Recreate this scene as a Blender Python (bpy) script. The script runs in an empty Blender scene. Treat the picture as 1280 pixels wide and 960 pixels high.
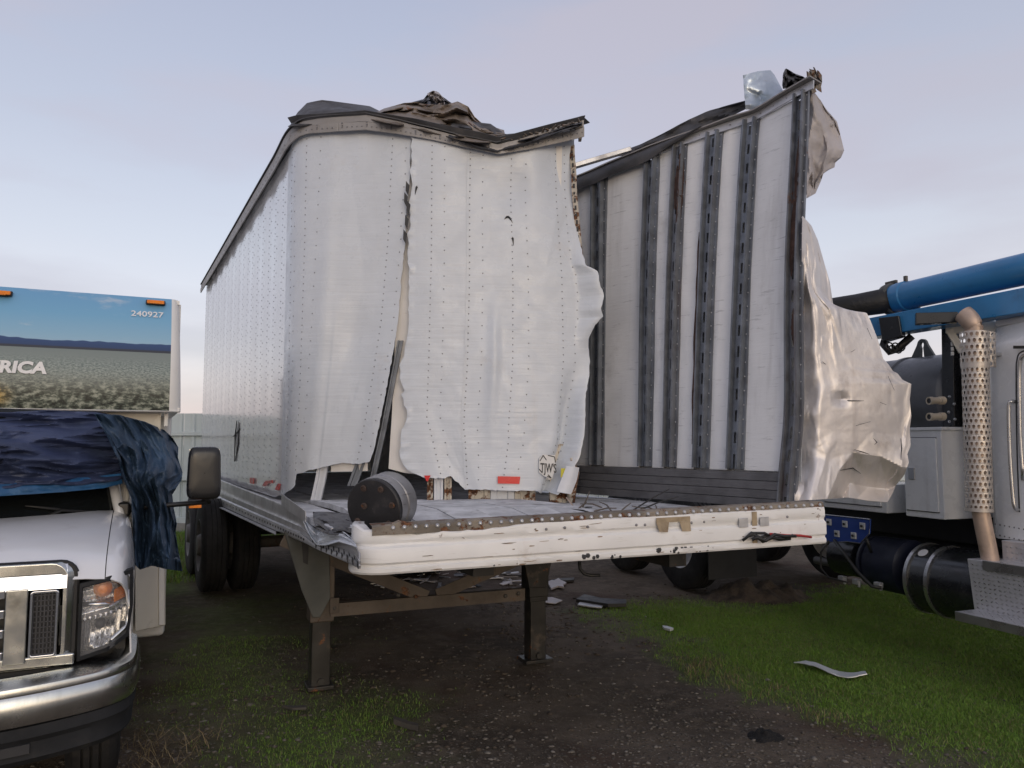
import bpy, bmesh, math, random
import numpy as np
from mathutils import Vector, Matrix, noise
from math import sin, cos, tan, atan, pi, radians, sqrt

random.seed(7)
rng = np.random.default_rng(11)
scene = bpy.context.scene
COL = scene.collection

# ------------------------------------------------------------------ camera
FPX = 962.0                      # focal length for a 1280 px wide frame
TILT = atan(75 / 962)            # camera looks up slightly
EYE = 1.6
cam_data = bpy.data.cameras.new('camera')
cam_data.sensor_width = 36.0
cam_data.lens = 36.0 * FPX / 1280.0
cam_data.clip_start = 0.05
cam_data.clip_end = 2000
cam = bpy.data.objects.new('camera', cam_data)
cam.location = (0, 0, EYE)
cam.rotation_euler = (pi / 2 + TILT, 0, 0)
COL.objects.link(cam)
scene.camera = cam

# ------------------------------------------------------------------ light
SUN_EL, SUN_AZ = radians(13), radians(163)     # azimuth from +Y towards +X: behind the camera, a little right
world = bpy.data.worlds.new('World')
scene.world = world
world.use_nodes = True
nt = world.node_tree
for n in list(nt.nodes):
    nt.nodes.remove(n)
wn = nt.nodes.new
out = wn('ShaderNodeOutputWorld')
sky = wn('ShaderNodeTexSky')
sky.sky_type = 'NISHITA'
sky.sun_disc = False
sky.sun_elevation = SUN_EL
sky.sun_rotation = SUN_AZ
sky.air_density = 1.0
sky.dust_density = 2.5
sky.ozone_density = 2.0
bg1 = wn('ShaderNodeBackground')
bg1.inputs[1].default_value = 0.05
nt.links.new(sky.outputs[0], bg1.inputs[0])
tc = wn('ShaderNodeTexCoord')
sep = wn('ShaderNodeSeparateXYZ')
nt.links.new(tc.outputs['Generated'], sep.inputs[0])
ramp = wn('ShaderNodeValToRGB')
els = ramp.color_ramp.elements
els[0].position = 0.0
els[0].color = (0.76, 0.61, 0.61, 1)
els[1].position = 1.0
els[1].color = (0.34, 0.35, 0.43, 1)
for p, c in ((0.05, (0.76, 0.63, 0.635)), (0.13, (0.70, 0.635, 0.655)), (0.24, (0.59, 0.575, 0.615)),
             (0.36, (0.485, 0.485, 0.55)), (0.55, (0.39, 0.40, 0.495))):
    e = els.new(p)
    e.color = (*c, 1)
nt.links.new(sep.outputs[2], ramp.inputs[0])
# thin cloud sheets: stretched noise on the sky direction
mp = wn('ShaderNodeMapping')
mp.inputs['Scale'].default_value = (1.6, 1.6, 6.5)
mp.inputs['Rotation'].default_value = (0.12, -0.10, 0.4)
nt.links.new(tc.outputs['Generated'], mp.inputs[0])
nz = wn('ShaderNodeTexNoise')
nz.inputs['Scale'].default_value = 1.25
nz.inputs['Detail'].default_value = 7
nz.inputs['Roughness'].default_value = 0.5
nt.links.new(mp.outputs[0], nz.inputs[0])
cr = wn('ShaderNodeValToRGB')
cr.color_ramp.elements[0].position = 0.42
cr.color_ramp.elements[1].position = 0.60
nt.links.new(nz.outputs[0], cr.inputs[0])
mx = wn('ShaderNodeMix')
mx.data_type = 'RGBA'
fm = wn('ShaderNodeMath')
fm.operation = 'MULTIPLY'
fm.inputs[1].default_value = 0.78
nt.links.new(cr.outputs[0], fm.inputs[0])
nt.links.new(fm.outputs[0], mx.inputs[0])
nt.links.new(ramp.outputs[0], mx.inputs[6])
mx.inputs[7].default_value = (0.50, 0.44, 0.475, 1)
bg2 = wn('ShaderNodeBackground')
bg2.inputs[1].default_value = 0.86
nt.links.new(mx.outputs[2], bg2.inputs[0])
add = wn('ShaderNodeAddShader')
nt.links.new(bg1.outputs[0], add.inputs[0])
nt.links.new(bg2.outputs[0], add.inputs[1])
nt.links.new(add.outputs[0], out.inputs[0])

sl = bpy.data.lights.new('sun', 'SUN')
sl.energy = 0.26
sl.angle = radians(38)
sl.color = (1.0, 0.98, 0.97)
sun = bpy.data.objects.new('sun', sl)
sd = Vector((sin(SUN_AZ) * cos(SUN_EL), cos(SUN_AZ) * cos(SUN_EL), sin(SUN_EL)))
sun.rotation_euler = sd.to_track_quat('Z', 'Y').to_euler()
sun.location = sd * 30
COL.objects.link(sun)

scene.view_settings.view_transform = 'Standard'
scene.view_settings.look = 'None'
scene.view_settings.exposure = 0.17
scene.view_settings.gamma = 1.0
scene.view_settings.use_curve_mapping = False
scene.cycles.max_bounces = 8
scene.cycles.transparent_max_bounces = 12

# ------------------------------------------------------------------ geometry helpers
CT, ST = cos(TILT), sin(TILT)


def ray(px, py):
    u, v = (px - 640) / FPX, (480 - py) / FPX
    return Vector((u, CT - v * ST, ST + v * CT))


def at_depth(px, py, y):
    r = ray(px, py)
    t = y / r.y
    return Vector((r.x * t, y, EYE + r.z * t))


def at_height(px, py, z):
    r = ray(px, py)
    t = (z - EYE) / r.z
    return Vector((r.x * t, r.y * t, z))


def at_plane(px, py, p, n):
    r = ray(px, py)
    o = Vector((0, 0, EYE))
    t = (Vector(p) - o).dot(n) / r.dot(n)
    return o + r * t


def proj(p):
    d = Vector(p) - Vector((0, 0, EYE))
    fy = d.y * CT + d.z * ST
    uy = -d.y * ST + d.z * CT
    return (640 + FPX * d.x / fy, 480 - FPX * uy / fy)


def lerp(a, b, t):
    return a + (b - a) * t


def poly_at(pts, t):
    """point at fraction t of a polyline (by arc length)"""
    pts = [Vector(p) for p in pts]
    ls = [(pts[i + 1] - pts[i]).length for i in range(len(pts) - 1)]
    T = sum(ls) * min(max(t, 0), 1)
    for i, l in enumerate(ls):
        if T <= l or i == len(ls) - 1:
            return pts[i].lerp(pts[i + 1], T / l if l else 0)
        T -= l


def coons(top, bottom, left, right):
    """surface patch between four outlines; u left->right, v top->bottom"""
    c00, c10 = Vector(top[0]), Vector(top[-1])
    c01, c11 = Vector(bottom[0]), Vector(bottom[-1])

    def f(u, v):
        a = poly_at(top, u) * (1 - v) + poly_at(bottom, u) * v
        b = poly_at(left, v) * (1 - u) + poly_at(right, v) * u
        c = c00 * (1 - u) * (1 - v) + c10 * u * (1 - v) + c01 * (1 - u) * v + c11 * u * v
        return a + b - c
    return f


def fbm(p, o=3):
    s, a = 0.0, 1.0
    p = Vector(p)
    for i in range(o):
        s += a * noise.noise(p)
        p = p * 2.03 + Vector((3.1, 1.7, 5.3))
        a *= 0.5
    return s


def facets(n, seed, edge=.5):
    """piecewise flat random relief over the unit square: creases like those of crumpled sheet metal"""
    from mathutils.geometry import delaunay_2d_cdt
    r = random.Random(seed)
    pts = [Vector((x, y)) for x in (-.1, .5, 1.1) for y in (-.1, .5, 1.1)]
    while len(pts) < n + 9:
        q = Vector((r.random(), r.random()))
        if r.random() < edge and min(q.x, 1 - q.x, q.y, 1 - q.y) > .22:
            continue
        pts.append(q)
    vs_, _, fs_, _, _, _ = delaunay_2d_cdt(pts, [], [], 0, 1e-6)
    h = [r.uniform(-1, 1) for _ in vs_]
    A = np.array([[vs_[f[0]][:], vs_[f[1]][:], vs_[f[2]][:]] for f in fs_])
    Hh = np.array([[h[i] for i in f] for f in fs_])
    e1, e2 = A[:, 1] - A[:, 0], A[:, 2] - A[:, 0]
    det = e1[:, 0] * e2[:, 1] - e1[:, 1] * e2[:, 0]

    def val(u, v):
        d = np.array([u, v]) - A[:, 0]
        a = (d[:, 0] * e2[:, 1] - d[:, 1] * e2[:, 0]) / det
        b = (e1[:, 0] * d[:, 1] - e1[:, 1] * d[:, 0]) / det
        k = int(np.argmax(np.minimum(np.minimum(a, b), 1 - a - b)))
        return float(Hh[k, 0] * (1 - a[k] - b[k]) + Hh[k, 1] * a[k] + Hh[k, 2] * b[k])
    return val


def tri_field(pts3):
    """piecewise flat relief through hand-set points (x, y, value)"""
    from mathutils.geometry import delaunay_2d_cdt
    vs_, _, fs_, _, _, _ = delaunay_2d_cdt([Vector(p[:2]) for p in pts3], [], [], 0, 1e-6)
    hv = [min(pts3, key=lambda q: (q[0] - p.x) ** 2 + (q[1] - p.y) ** 2)[2] for p in vs_]
    T_ = [([vs_[i] for i in f], [hv[i] for i in f]) for f in fs_]

    def val(x, y):
        best = None
        for P_, h_ in T_:
            e1, e2, d = P_[1] - P_[0], P_[2] - P_[0], Vector((x, y)) - P_[0]
            det = e1.x * e2.y - e1.y * e2.x
            a, b = (d.x * e2.y - d.y * e2.x) / det, (e1.x * d.y - e1.y * d.x) / det
            m = min(a, b, 1 - a - b)
            if best is None or m > best[0]:
                best = (m, h_[0] * (1 - a - b) + h_[1] * a + h_[2] * b)
        return best[1]
    return val


def sstep(a, b, x):
    t = min(max((x - a) / (b - a), 0), 1)
    return t * t * (3 - 2 * t)


def interp(x, xs, ys):
    return float(np.interp(x, xs, ys))


class MB:
    """collects shapes that become ONE mesh"""

    def __init__(self):
        self.v, self.f, self.m = [], [], []

    def add(self, vs, fs, mi=0):
        o = len(self.v)
        self.v += [Vector(p) for p in vs]
        self.f += [tuple(i + o for i in f) for f in fs]
        self.m += [mi] * len(fs)
        return self

    def hexa(self, p, mi=0):
        """8 corners: bottom 0-3, top 4-7, both counter-clockwise"""
        return self.add(p, [(3, 2, 1, 0), (4, 5, 6, 7), (0, 1, 5, 4), (1, 2, 6, 5), (2, 3, 7, 6), (3, 0, 4, 7)], mi)

    def box(self, c, ax, ay, az, mi=0):
        """centre and three half-axis vectors"""
        c, ax, ay, az = Vector(c), Vector(ax), Vector(ay), Vector(az)
        return self.hexa([c - ax - ay - az, c + ax - ay - az, c + ax + ay - az, c - ax + ay - az,
                          c - ax - ay + az, c + ax - ay + az, c + ax + ay + az, c - ax + ay + az], mi)

    def bar(self, p0, p1, w, h, up=(0, 0, 1), mi=0):
        p0, p1 = Vector(p0), Vector(p1)
        d = (p1 - p0)
        s = d.cross(Vector(up)).normalized()
        u = s.cross(d).normalized()
        return self.box((p0 + p1) / 2, d / 2, s * w / 2, u * h / 2, mi)

    def cyl(self, p0, p1, r0, r1=None, n=16, caps=True, mi=0):
        return self.tube([p0, p1], [r0, r0 if r1 is None else r1], n, caps, mi)

    def tube(self, pts, r, n=10, caps=True, mi=0):
        pts = [Vector(p) for p in pts]
        if not isinstance(r, (list, tuple)):
            r = [r] * len(pts)
        vs, fs = [], []
        ref = None
        for i, p in enumerate(pts):
            d = (pts[min(i + 1, len(pts) - 1)] - pts[max(i - 1, 0)]).normalized()
            if ref is None:
                ref = Vector((0, 0, 1)) if abs(d.z) < 0.9 else Vector((1, 0, 0))
            s = d.cross(ref).normalized()
            ref = s.cross(d).normalized()
            for k in range(n):
                a = 2 * pi * k / n
                vs.append(p + (s * cos(a) + ref * sin(a)) * r[i])
        for i in range(len(pts) - 1):
            for k in range(n):
                a, b = i * n + k, i * n + (k + 1) % n
                fs.append((a, b, b + n, a + n))
        if caps:
            fs.append(tuple(range(n))[::-1])
            fs.append(tuple((len(pts) - 1) * n + k for k in range(n)))
        return self.add(vs, fs, mi)

    def lathe(self, c, axis, prof, n=24, mi=0, closed=False):
        """prof: (distance along axis, radius)"""
        c, ax = Vector(c), Vector(axis).normalized()
        s = ax.cross(Vector((0, 0, 1)))
        s = s.normalized() if s.length > .01 else Vector((1, 0, 0))
        t = ax.cross(s)
        vs, fs = [], []
        for (h, r) in prof:
            for k in range(n):
                a = 2 * pi * k / n
                vs.append(c + ax * h + (s * cos(a) + t * sin(a)) * r)
        m = len(prof)
        for i in range(m if closed else m - 1):
            j = (i + 1) % m
            for k in range(n):
                k2 = (k + 1) % n
                fs.append((i * n + k, i * n + k2, j * n + k2, j * n + k))
        return self.add(vs, fs, mi)

    def grid(self, fn, nu, nv, mi=0, skip=None):
        vs = [fn(i / nu, j / nv) for j in range(nv + 1) for i in range(nu + 1)]
        fs = []
        for j in range(nv):
            for i in range(nu):
                if skip and skip((i + .5) / nu, (j + .5) / nv):
                    continue
                a = j * (nu + 1) + i
                fs.append((a, a + nu + 1, a + nu + 2, a + 1))
        return self.add(vs, fs, mi)

    def sweep(self, path, prof, mi=0, caps=False):
        """path: list of (point, outward vector); prof: list of (out, z)"""
        vs, fs = [], []
        m = len(prof)
        for p, o in path:
            for (a, z) in prof:
                vs.append(Vector(p) + Vector(o) * a + Vector((0, 0, z)))
        for i in range(len(path) - 1):
            for k in range(m - 1):
                a = i * m + k
                fs.append((a, a + m, a + m + 1, a + 1))
        if caps:
            fs.append(tuple(range(m)))
            fs.append(tuple((len(path) - 1) * m + k for k in range(m))[::-1])
        return self.add(vs, fs, mi)

    def dome(self, p, n, r, h=None, seg=6, mi=0):
        p, n = Vector(p), Vector(n).normalized()
        h = r * .6 if h is None else h
        s = n.cross(Vector((0, 0, 1)))
        s = s.normalized() if s.length > .01 else Vector((1, 0, 0))
        t = n.cross(s)
        vs, fs = [], []
        for (hh, rr) in ((0, 1), (.7, .7)):
            for k in range(seg):
                a = 2 * pi * k / seg
                vs.append(p + n * h * hh + (s * cos(a) + t * sin(a)) * r * rr)
        vs.append(p + n * h)
        for k in range(seg):
            k2 = (k + 1) % seg
            fs.append((k, k2, seg + k2, seg + k))
            fs.append((seg + k, seg + k2, 2 * seg))
        return self.add(vs, fs, mi)


ORG = {}


def thing(name, label, cat, loc, group=None):
    o = bpy.data.objects.new(name, None)
    o.empty_display_size = .2
    o.location = loc
    COL.objects.link(o)
    ORG[o.name] = Vector(loc)
    o['label'] = label
    o['category'] = cat
    if group:
        o['group'] = group
    return o


def tag(o, label, cat, group=None):
    o['label'] = label
    o['category'] = cat
    if group:
        o['group'] = group
    return o


def mk(name, mb, mat, parent=None, smooth=False, kind=None, label=None, bevel=0, solid=0, uv=None, sub=0, crisp=38):
    vs = np.array([tuple(v) for v in mb.v], dtype=float)
    c = (vs.min(0) + vs.max(0)) / 2
    me = bpy.data.meshes.new(name)
    me.from_pydata((vs - c).tolist(), [], mb.f)
    mats = mat if isinstance(mat, (list, tuple)) else [mat]
    for m in mats:
        me.materials.append(m)
    if len(mats) > 1:
        me.polygons.foreach_set('material_index', mb.m)
    if smooth:
        me.polygons.foreach_set('use_smooth', [True] * len(me.polygons))
    if uv is not None:
        l = me.uv_layers.new(name='UVMap')
        vi = np.zeros(len(me.loops), dtype=np.int32)
        me.loops.foreach_get('vertex_index', vi)
        l.data.foreach_set('uv', np.array(uv, dtype=float)[vi].ravel())
    me.update()
    o = bpy.data.objects.new(name, me)
    COL.objects.link(o)
    c = Vector(c)
    if parent is not None:
        o.parent = parent
        o.location = c - ORG[parent.name]
    else:
        o.location = c
    ORG[o.name] = c
    if solid:
        md = o.modifiers.new('thick', 'SOLIDIFY')
        md.thickness = solid
        md.offset = 0
        if smooth is True:      # crisp cut edges and creases
            me_ = o.modifiers.new('crisp', 'EDGE_SPLIT')
            me_.split_angle = radians(crisp)
    if sub:
        md = o.modifiers.new('sub', 'SUBSURF')
        md.levels = md.render_levels = sub
    if bevel:
        md = o.modifiers.new('bevel', 'BEVEL')
        md.width = bevel
        md.segments = 2
        md.limit_method = 'ANGLE'
        md.angle_limit = radians(40)
        if smooth is False:
            me.polygons.foreach_set('use_smooth', [True] * len(me.polygons))
            try:
                md.harden_normals = True
            except Exception:
                pass
    if smooth == 'auto':
        me.set_sharp_from_angle(angle=radians(35))
    if kind:
        o['kind'] = kind
    if label:
        o['label'] = label
    return o


def copy_tree(o, shift, parent=None, top=True):
    c = o.copy()
    COL.objects.link(c)
    c.parent = parent
    if top:
        c.location = o.location + Vector(shift)
    ORG[c.name] = ORG[o.name] + Vector(shift)
    for ch in list(o.children):
        copy_tree(ch, shift, c, False)
    return c


def text_part(name, body, origin, ax, ay, height, mat, parent, depth=.002, bold=.0, shear=0.0, wide=1.0, right=False):
    """lettering lying in the plane of ax / ay, as a mesh"""
    cu = bpy.data.curves.new(name, 'FONT')
    cu.body = body
    cu.size = height / 0.70
    cu.extrude = depth
    cu.offset = bold
    cu.shear = shear
    cu.resolution_u = 3
    if right:
        cu.align_x = 'RIGHT'
    tmp = bpy.data.objects.new('lettering_source', cu)
    COL.objects.link(tmp)
    bpy.context.view_layer.update()
    dg = bpy.context.evaluated_depsgraph_get()
    me = bpy.data.meshes.new_from_object(tmp.evaluated_get(dg))
    bpy.data.objects.remove(tmp)
    ax, ay = Vector(ax).normalized(), Vector(ay).normalized()
    az = ax.cross(ay)
    mb = MB()
    mb.add([Vector(origin) + ax * v.co.x * wide + ay * v.co.y + az * v.co.z for v in me.vertices],
           [tuple(p.vertices) for p in me.polygons])
    bpy.data.meshes.remove(me)
    return mk(name, mb, mat, parent)


# ------------------------------------------------------------------ materials
def pmat(name, col, rough=.5, metal=0.0, var=.10, vscale=4, dirt=None, streak=None, rust=None, bump=None,
         coat=0.0, spec=.5, rvar=.1, scr=None):
    """painted / metal / rubber surfaces.
    dirt=(colour, amount, scale)   blotches; streak=(colour, amount) vertical runs
    rust=(amount, scale)           rust patches; bump=(scale, strength[, (sx,sy,sz)]); scr=(colour, amount) fine scratches"""
    m = bpy.data.materials.new(name)
    m.use_nodes = True
    t = m.node_tree
    b = t.nodes['Principled BSDF']
    N, L = t.nodes.new, t.links.new
    co = N('ShaderNodeTexCoord')
    inf = N('ShaderNodeObjectInfo')
    off = N('ShaderNodeVectorMath')
    off.operation = 'SCALE'
    off.inputs[0].default_value = (13.0, 7.0, 17.0)
    L(inf.outputs['Random'], off.inputs['Scale'])
    ad = N('ShaderNodeVectorMath')
    L(co.outputs['Object'], ad.inputs[0])
    L(off.outputs[0], ad.inputs[1])
    P = ad.outputs[0]

    def noi(scale, detail=4, sc=None, rough_=.55):
        src = P
        if sc:
            mm = N('ShaderNodeMapping')
            mm.inputs['Scale'].default_value = sc
            L(P, mm.inputs[0])
            src = mm.outputs[0]
        n = N('ShaderNodeTexNoise')
        n.inputs['Scale'].default_value = scale
        n.inputs['Detail'].default_value = detail
        n.inputs['Roughness'].default_value = rough_
        L(src, n.inputs[0])
        return n.outputs[0]

    def rng_(s, a, b_, c=0., d=1.):
        r = N('ShaderNodeMapRange')
        r.interpolation_type = 'SMOOTHSTEP'
        for i, x in zip((1, 2, 3, 4), (a, b_, c, d)):
            r.inputs[i].default_value = x
        L(s, r.inputs[0])
        return r.outputs[0]

    def mix(f, a, b_):
        x = N('ShaderNodeMix')
        x.data_type = 'RGBA'
        L(f, x.inputs[0])
        for i, s in ((6, a), (7, b_)):
            if isinstance(s, tuple):
                x.inputs[i].default_value = (*s[:3], 1)
            else:
                L(s, x.inputs[i])
        return x.outputs[2]
    c0 = tuple(max(0, x * (1 - var)) for x in col)
    c1 = tuple(min(1, x * (1 + var)) for x in col)
    c = mix(rng_(noi(vscale, 5), .3, .7), c0, c1)
    R = rng_(noi(vscale * 2.3, 4), .25, .75, max(.03, rough - rvar), min(1, rough + rvar))
    if dirt:
        c = mix(rng_(noi(dirt[2], 7, None, .65), .62 - .25 * dirt[1], .80, 0, min(1, .35 + dirt[1])), c, dirt[0])
    if streak:
        f = rng_(noi(1.0, 5, (9, 9, .55), .6), .52, .80, 0, streak[1])
        c = mix(f, c, streak[0])
    if scr:
        f = rng_(noi(1.0, 6, (6, 6, 55), .7), .58, .68, 0, scr[1])
        c = mix(f, c, scr[0])
    if rust:
        n = noi(rust[1], 8, None, .7)
        f = rng_(n, .66 - .22 * rust[0], .70 - .20 * rust[0])
        rc = mix(rng_(noi(rust[1] * 5, 4), .35, .65), (.055, .022, .012), (.20, .085, .035))
        c = mix(f, c, rc)
        ma = N('ShaderNodeMath')
        ma.operation = 'MAXIMUM'
        L(R, ma.inputs[0])
        sc_ = N('ShaderNodeMath')
        sc_.operation = 'MULTIPLY'
        sc_.inputs[1].default_value = .85
        L(f, sc_.inputs[0])
        L(sc_.outputs[0], ma.inputs[1])
        R = ma.outputs[0]
        if metal:
            mm = N('ShaderNodeMath')
            mm.operation = 'MULTIPLY_ADD'
            mm.inputs[1].default_value = -metal
            mm.inputs[2].default_value = metal
            L(f, mm.inputs[0])
            L(mm.outputs[0], b.inputs['Metallic'])
    if not (rust and metal):
        b.inputs['Metallic'].default_value = metal
    L(c, b.inputs['Base Color'])
    L(R, b.inputs['Roughness'])
    b.inputs['Specular IOR Level'].default_value = spec
    if coat:
        b.inputs['Coat Weight'].default_value = coat
        b.inputs['Coat Roughness'].default_value = .08
    if bump:
        bp = N('ShaderNodeBump')
        bp.inputs['Strength'].default_value = bump[1]
        bp.inputs['Distance'].default_value = .02
        L(noi(bump[0], 5, bump[2] if len(bump) > 2 else None), bp.inputs['Height'])
        L(bp.outputs[0], b.inputs['Normal'])
    return m


M = {}
M['sheet'] = pmat('white_sheet_paint', (.61, .645, .69), .34, var=.035, dirt=((.50, .46, .42), .16, 3), streak=((.50, .48, .45), .22),
                  bump=(1.0, .16, (2.2, 2.2, 38)), spec=.5, rvar=.12, scr=((.55, .54, .53), .18))
M['side'] = pmat('white_side_paint', (.70, .71, .73), .15, var=.03, dirt=((.45, .43, .42), .12, 3), streak=((.50, .48, .47), .30),
                 bump=(1.0, .04, (2, 2, 25)), spec=.6, rvar=.06, coat=.4)
M['liner'] = pmat('liner_panel', (.70, .705, .715), .45, var=.04, dirt=((.34, .33, .32), .22, 2.5), streak=((.36, .35, .34), .4),
                  bump=(1, .12, (5, 5, 40)), scr=((.25, .25, .26), .45))
M['cream_liner'] = pmat('cream_liner', (.78, .75, .71), .5, var=.04, dirt=((.5, .42, .33), .15, 4), bump=(1, .1, (20, 20, 4)))
M['galv'] = pmat('galvanised_steel', (.155, .17, .195), .42, .4, var=.25, vscale=7, dirt=((.06, .056, .056), .34, 6), bump=(30, .08),
                 streak=((.10, .085, .08), .45))
M['galv_rust'] = pmat('rusted_post_steel', (.16, .17, .19), .45, .4, var=.22, vscale=7, dirt=((.05, .035, .03), .35, 6), bump=(30, .1),
                      streak=((.075, .04, .025), 1.0), rust=(.22, 3))
M['rust_post'] = pmat('rusty_white_post', (.55, .50, .42), .7, var=.15, streak=((.10, .05, .03), .95), rust=(.85, 9))
M['stub_white'] = pmat('white_post_paint', (.66, .68, .72), .45, var=.06, dirt=((.3, .27, .25), .2, 8))
M['rail_alu'] = pmat('weathered_aluminium', (.50, .50, .51), .38, .55, var=.14, vscale=5, dirt=((.12, .11, .105), .30, 6),
                     streak=((.16, .14, .13), .5), bump=(1, .08, (3, 3, 40)))
M['rail_top'] = pmat('top_rail_paint', (.29, .275, .265), .5, .15, var=.12, dirt=((.14, .12, .11), .4, 8), streak=((.18, .15, .13), .6))
M['front_white'] = pmat('peeling_white_paint', (.80, .79, .77), .42, var=.04, dirt=((.35, .25, .16), .12, 5), rust=(.14, 5.5),
                        scr=((.45, .40, .34), .25), bump=(6, .12))
M['rust_edge'] = pmat('rusty_flange', (.22, .19, .155), .7, .2, var=.35, rust=(.62, 14), bump=(30, .3))
M['rivet'] = pmat('rivet_head', (.20, .20, .21), .45, .4, var=.2)
M['rivet_light'] = pmat('light_rivet_head', (.46, .46, .47), .35, .5, var=.2)
M['wood'] = pmat('worn_floor_wood', (.56, .565, .585), .62, var=.22, vscale=6, dirt=((.06, .055, .05), .45, 3.5), bump=(12, .25),
                 scr=((.10, .10, .10), .5))
M['scuff'] = pmat('grey_scuff_board', (.10, .10, .108), .55, var=.3, vscale=5, dirt=((.03, .03, .03), .4, 5), bump=(1, .2, (6, 6, 60)))
M['foil'] = pmat('torn_bare_aluminium', (.68, .64, .615), .46, .52, var=.10, vscale=2.0, dirt=((.30, .24, .20), .30, 5), bump=(11, .20),
                 rvar=.10, streak=((.40, .34, .30), .4))
M['silver'] = pmat('silver_roof_scrap', (.50, .56, .62), .4, .7, var=.08, dirt=((.25, .24, .22), .25, 6), bump=(8, .1))
M['flap'] = pmat('torn_painted_skin', (.42, .39, .385), .55, .1, var=.10, dirt=((.28, .25, .23), .25, 6), bump=(12, .3))
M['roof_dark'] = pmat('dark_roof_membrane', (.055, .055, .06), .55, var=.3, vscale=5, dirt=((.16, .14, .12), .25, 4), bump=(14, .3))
M['roof_brown'] = pmat('scorched_roof_sheet', (.24, .20, .165), .5, .35, var=.35, vscale=6, dirt=((.07, .05, .04), .4, 6), rust=(.35, 6),
                       bump=(18, .4))
M['steel_dark'] = pmat('dirty_frame_steel', (.085, .078, .07), .62, .2, var=.3, dirt=((.15, .11, .075), .35, 6), rust=(.3, 7), bump=(20, .2))
M['steel_brown'] = pmat('brown_brace_steel', (.115, .093, .074), .68, .1, var=.22, dirt=((.06, .045, .035), .4, 6), rust=(.35, 8), bump=(20, .2))
M['steel_grey'] = pmat('grey_bracket_steel', (.085, .09, .086), .6, .1, var=.2, dirt=((.08, .07, .055), .4, 6), rust=(.2, 5))
M['leg_black'] = pmat('greasy_leg_steel', (.035, .033, .03), .42, .3, var=.35, dirt=((.17, .13, .095), .35, 7), rust=(.2, 8))
M['rubber'] = pmat('tyre_rubber', (.022, .022, .023), .78, var=.3, dirt=((.07, .06, .05), .3, 7), bump=(30, .2), spec=.3)
M['rim_dirty'] = pmat('dirty_steel_rim', (.16, .155, .15), .6, var=.2, dirt=((.05, .045, .04), .4, 8))
M['rim_white'] = pmat('white_steel_rim', (.62, .62, .63), .4, var=.06, dirt=((.2, .18, .16), .2, 8))
M['black'] = pmat('black_plastic', (.018, .018, .019), .5, var=.2, spec=.4)
M['black_gloss'] = pmat('black_gloss_paint', (.016, .017, .019), .22, var=.2, dirt=((.05, .045, .04), .2, 4))
M['red'] = pmat('red_reflector', (.62, .03, .03), .3, var=.08)
M['drum_black'] = pmat('scuffed_black_disc', (.035, .034, .036), .42, .3, var=.3, dirt=((.12, .10, .09), .3, 8), bump=(25, .15))
M['drum_side'] = pmat('grey_drum_side', (.30, .30, .31), .42, .5, var=.2, dirt=((.1, .09, .08), .35, 6), scr=((.09, .08, .08), .6))
M['bolt_rust'] = pmat('rusty_bolt', (.085, .06, .05), .6, .3, var=.3, rust=(.5, 40))
M['yellow'] = pmat('yellow_sticker', (.62, .56, .05), .5, var=.1)
M['sticker'] = pmat('pale_sticker', (.68, .67, .65), .5, var=.04)
M['rust_dark'] = pmat('dark_rust_stain', (.060, .030, .020), .75, var=.4, vscale=14, bump=(40, .3))
M['chip'] = pmat('bare_primer_scrape', (.22, .15, .095), .7, var=.5, vscale=20)
M['ink'] = pmat('dark_ink', (.03, .03, .032), .6, var=.2)
M['tape'] = pmat('brown_tape_residue', (.36, .28, .18), .6, var=.25, vscale=12, dirt=((.14, .08, .04), .4, 14))
M['cable'] = pmat('black_cable', (.02, .02, .02), .5, var=.1)
M['cable_red'] = pmat('red_cable', (.42, .03, .03), .5, var=.1)
# motorhome
M['van_white'] = pmat('van_white_paint', (.74, .75, .77), .22, var=.02, dirt=((.45, .43, .40), .10, 4), coat=.7, rvar=.05)
M['chrome'] = pmat('chrome', (.74, .75, .76), .08, 1.0, var=.06, dirt=((.30, .29, .27), .12, 12), rvar=.05, bump=(3, .04))
M['chrome_dull'] = pmat('dirty_chrome', (.62, .63, .60), .24, 1.0, var=.10, dirt=((.25, .24, .20), .22, 9), rvar=.06, streak=((.32, .31, .27), .5),
                        bump=(3, .05))
M['bumper_black'] = pmat('grey_black_valance', (.020, .021, .023), .72, var=.2, dirt=((.06, .055, .05), .3, 6), bump=(40, .1), spec=.25)
M['mesh_black'] = pmat('grille_mesh', (.045, .045, .05), .5, var=.2)
M['cream'] = pmat('cream_gelcoat', (.70, .66, .57), .35, var=.03, dirt=((.35, .31, .25), .14, 4), streak=((.4, .36, .3), .3))
M['trim_white'] = pmat('white_trim', (.74, .73, .70), .35, var=.03, dirt=((.4, .36, .3), .12, 6))
M['amber'] = pmat('amber_lens', (.80, .22, .01), .22, var=.12, vscale=30)
M['lens_inner'] = pmat('headlamp_reflector', (.80, .80, .80), .13, 1.0, var=.12, vscale=20, bump=(1, .6, (70, 70, 4)))
M['wiper'] = pmat('wiper_rubber', (.02, .02, .02), .5)
M['letter_white'] = pmat('white_lettering', (.80, .80, .80), .4, var=.01)
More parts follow.
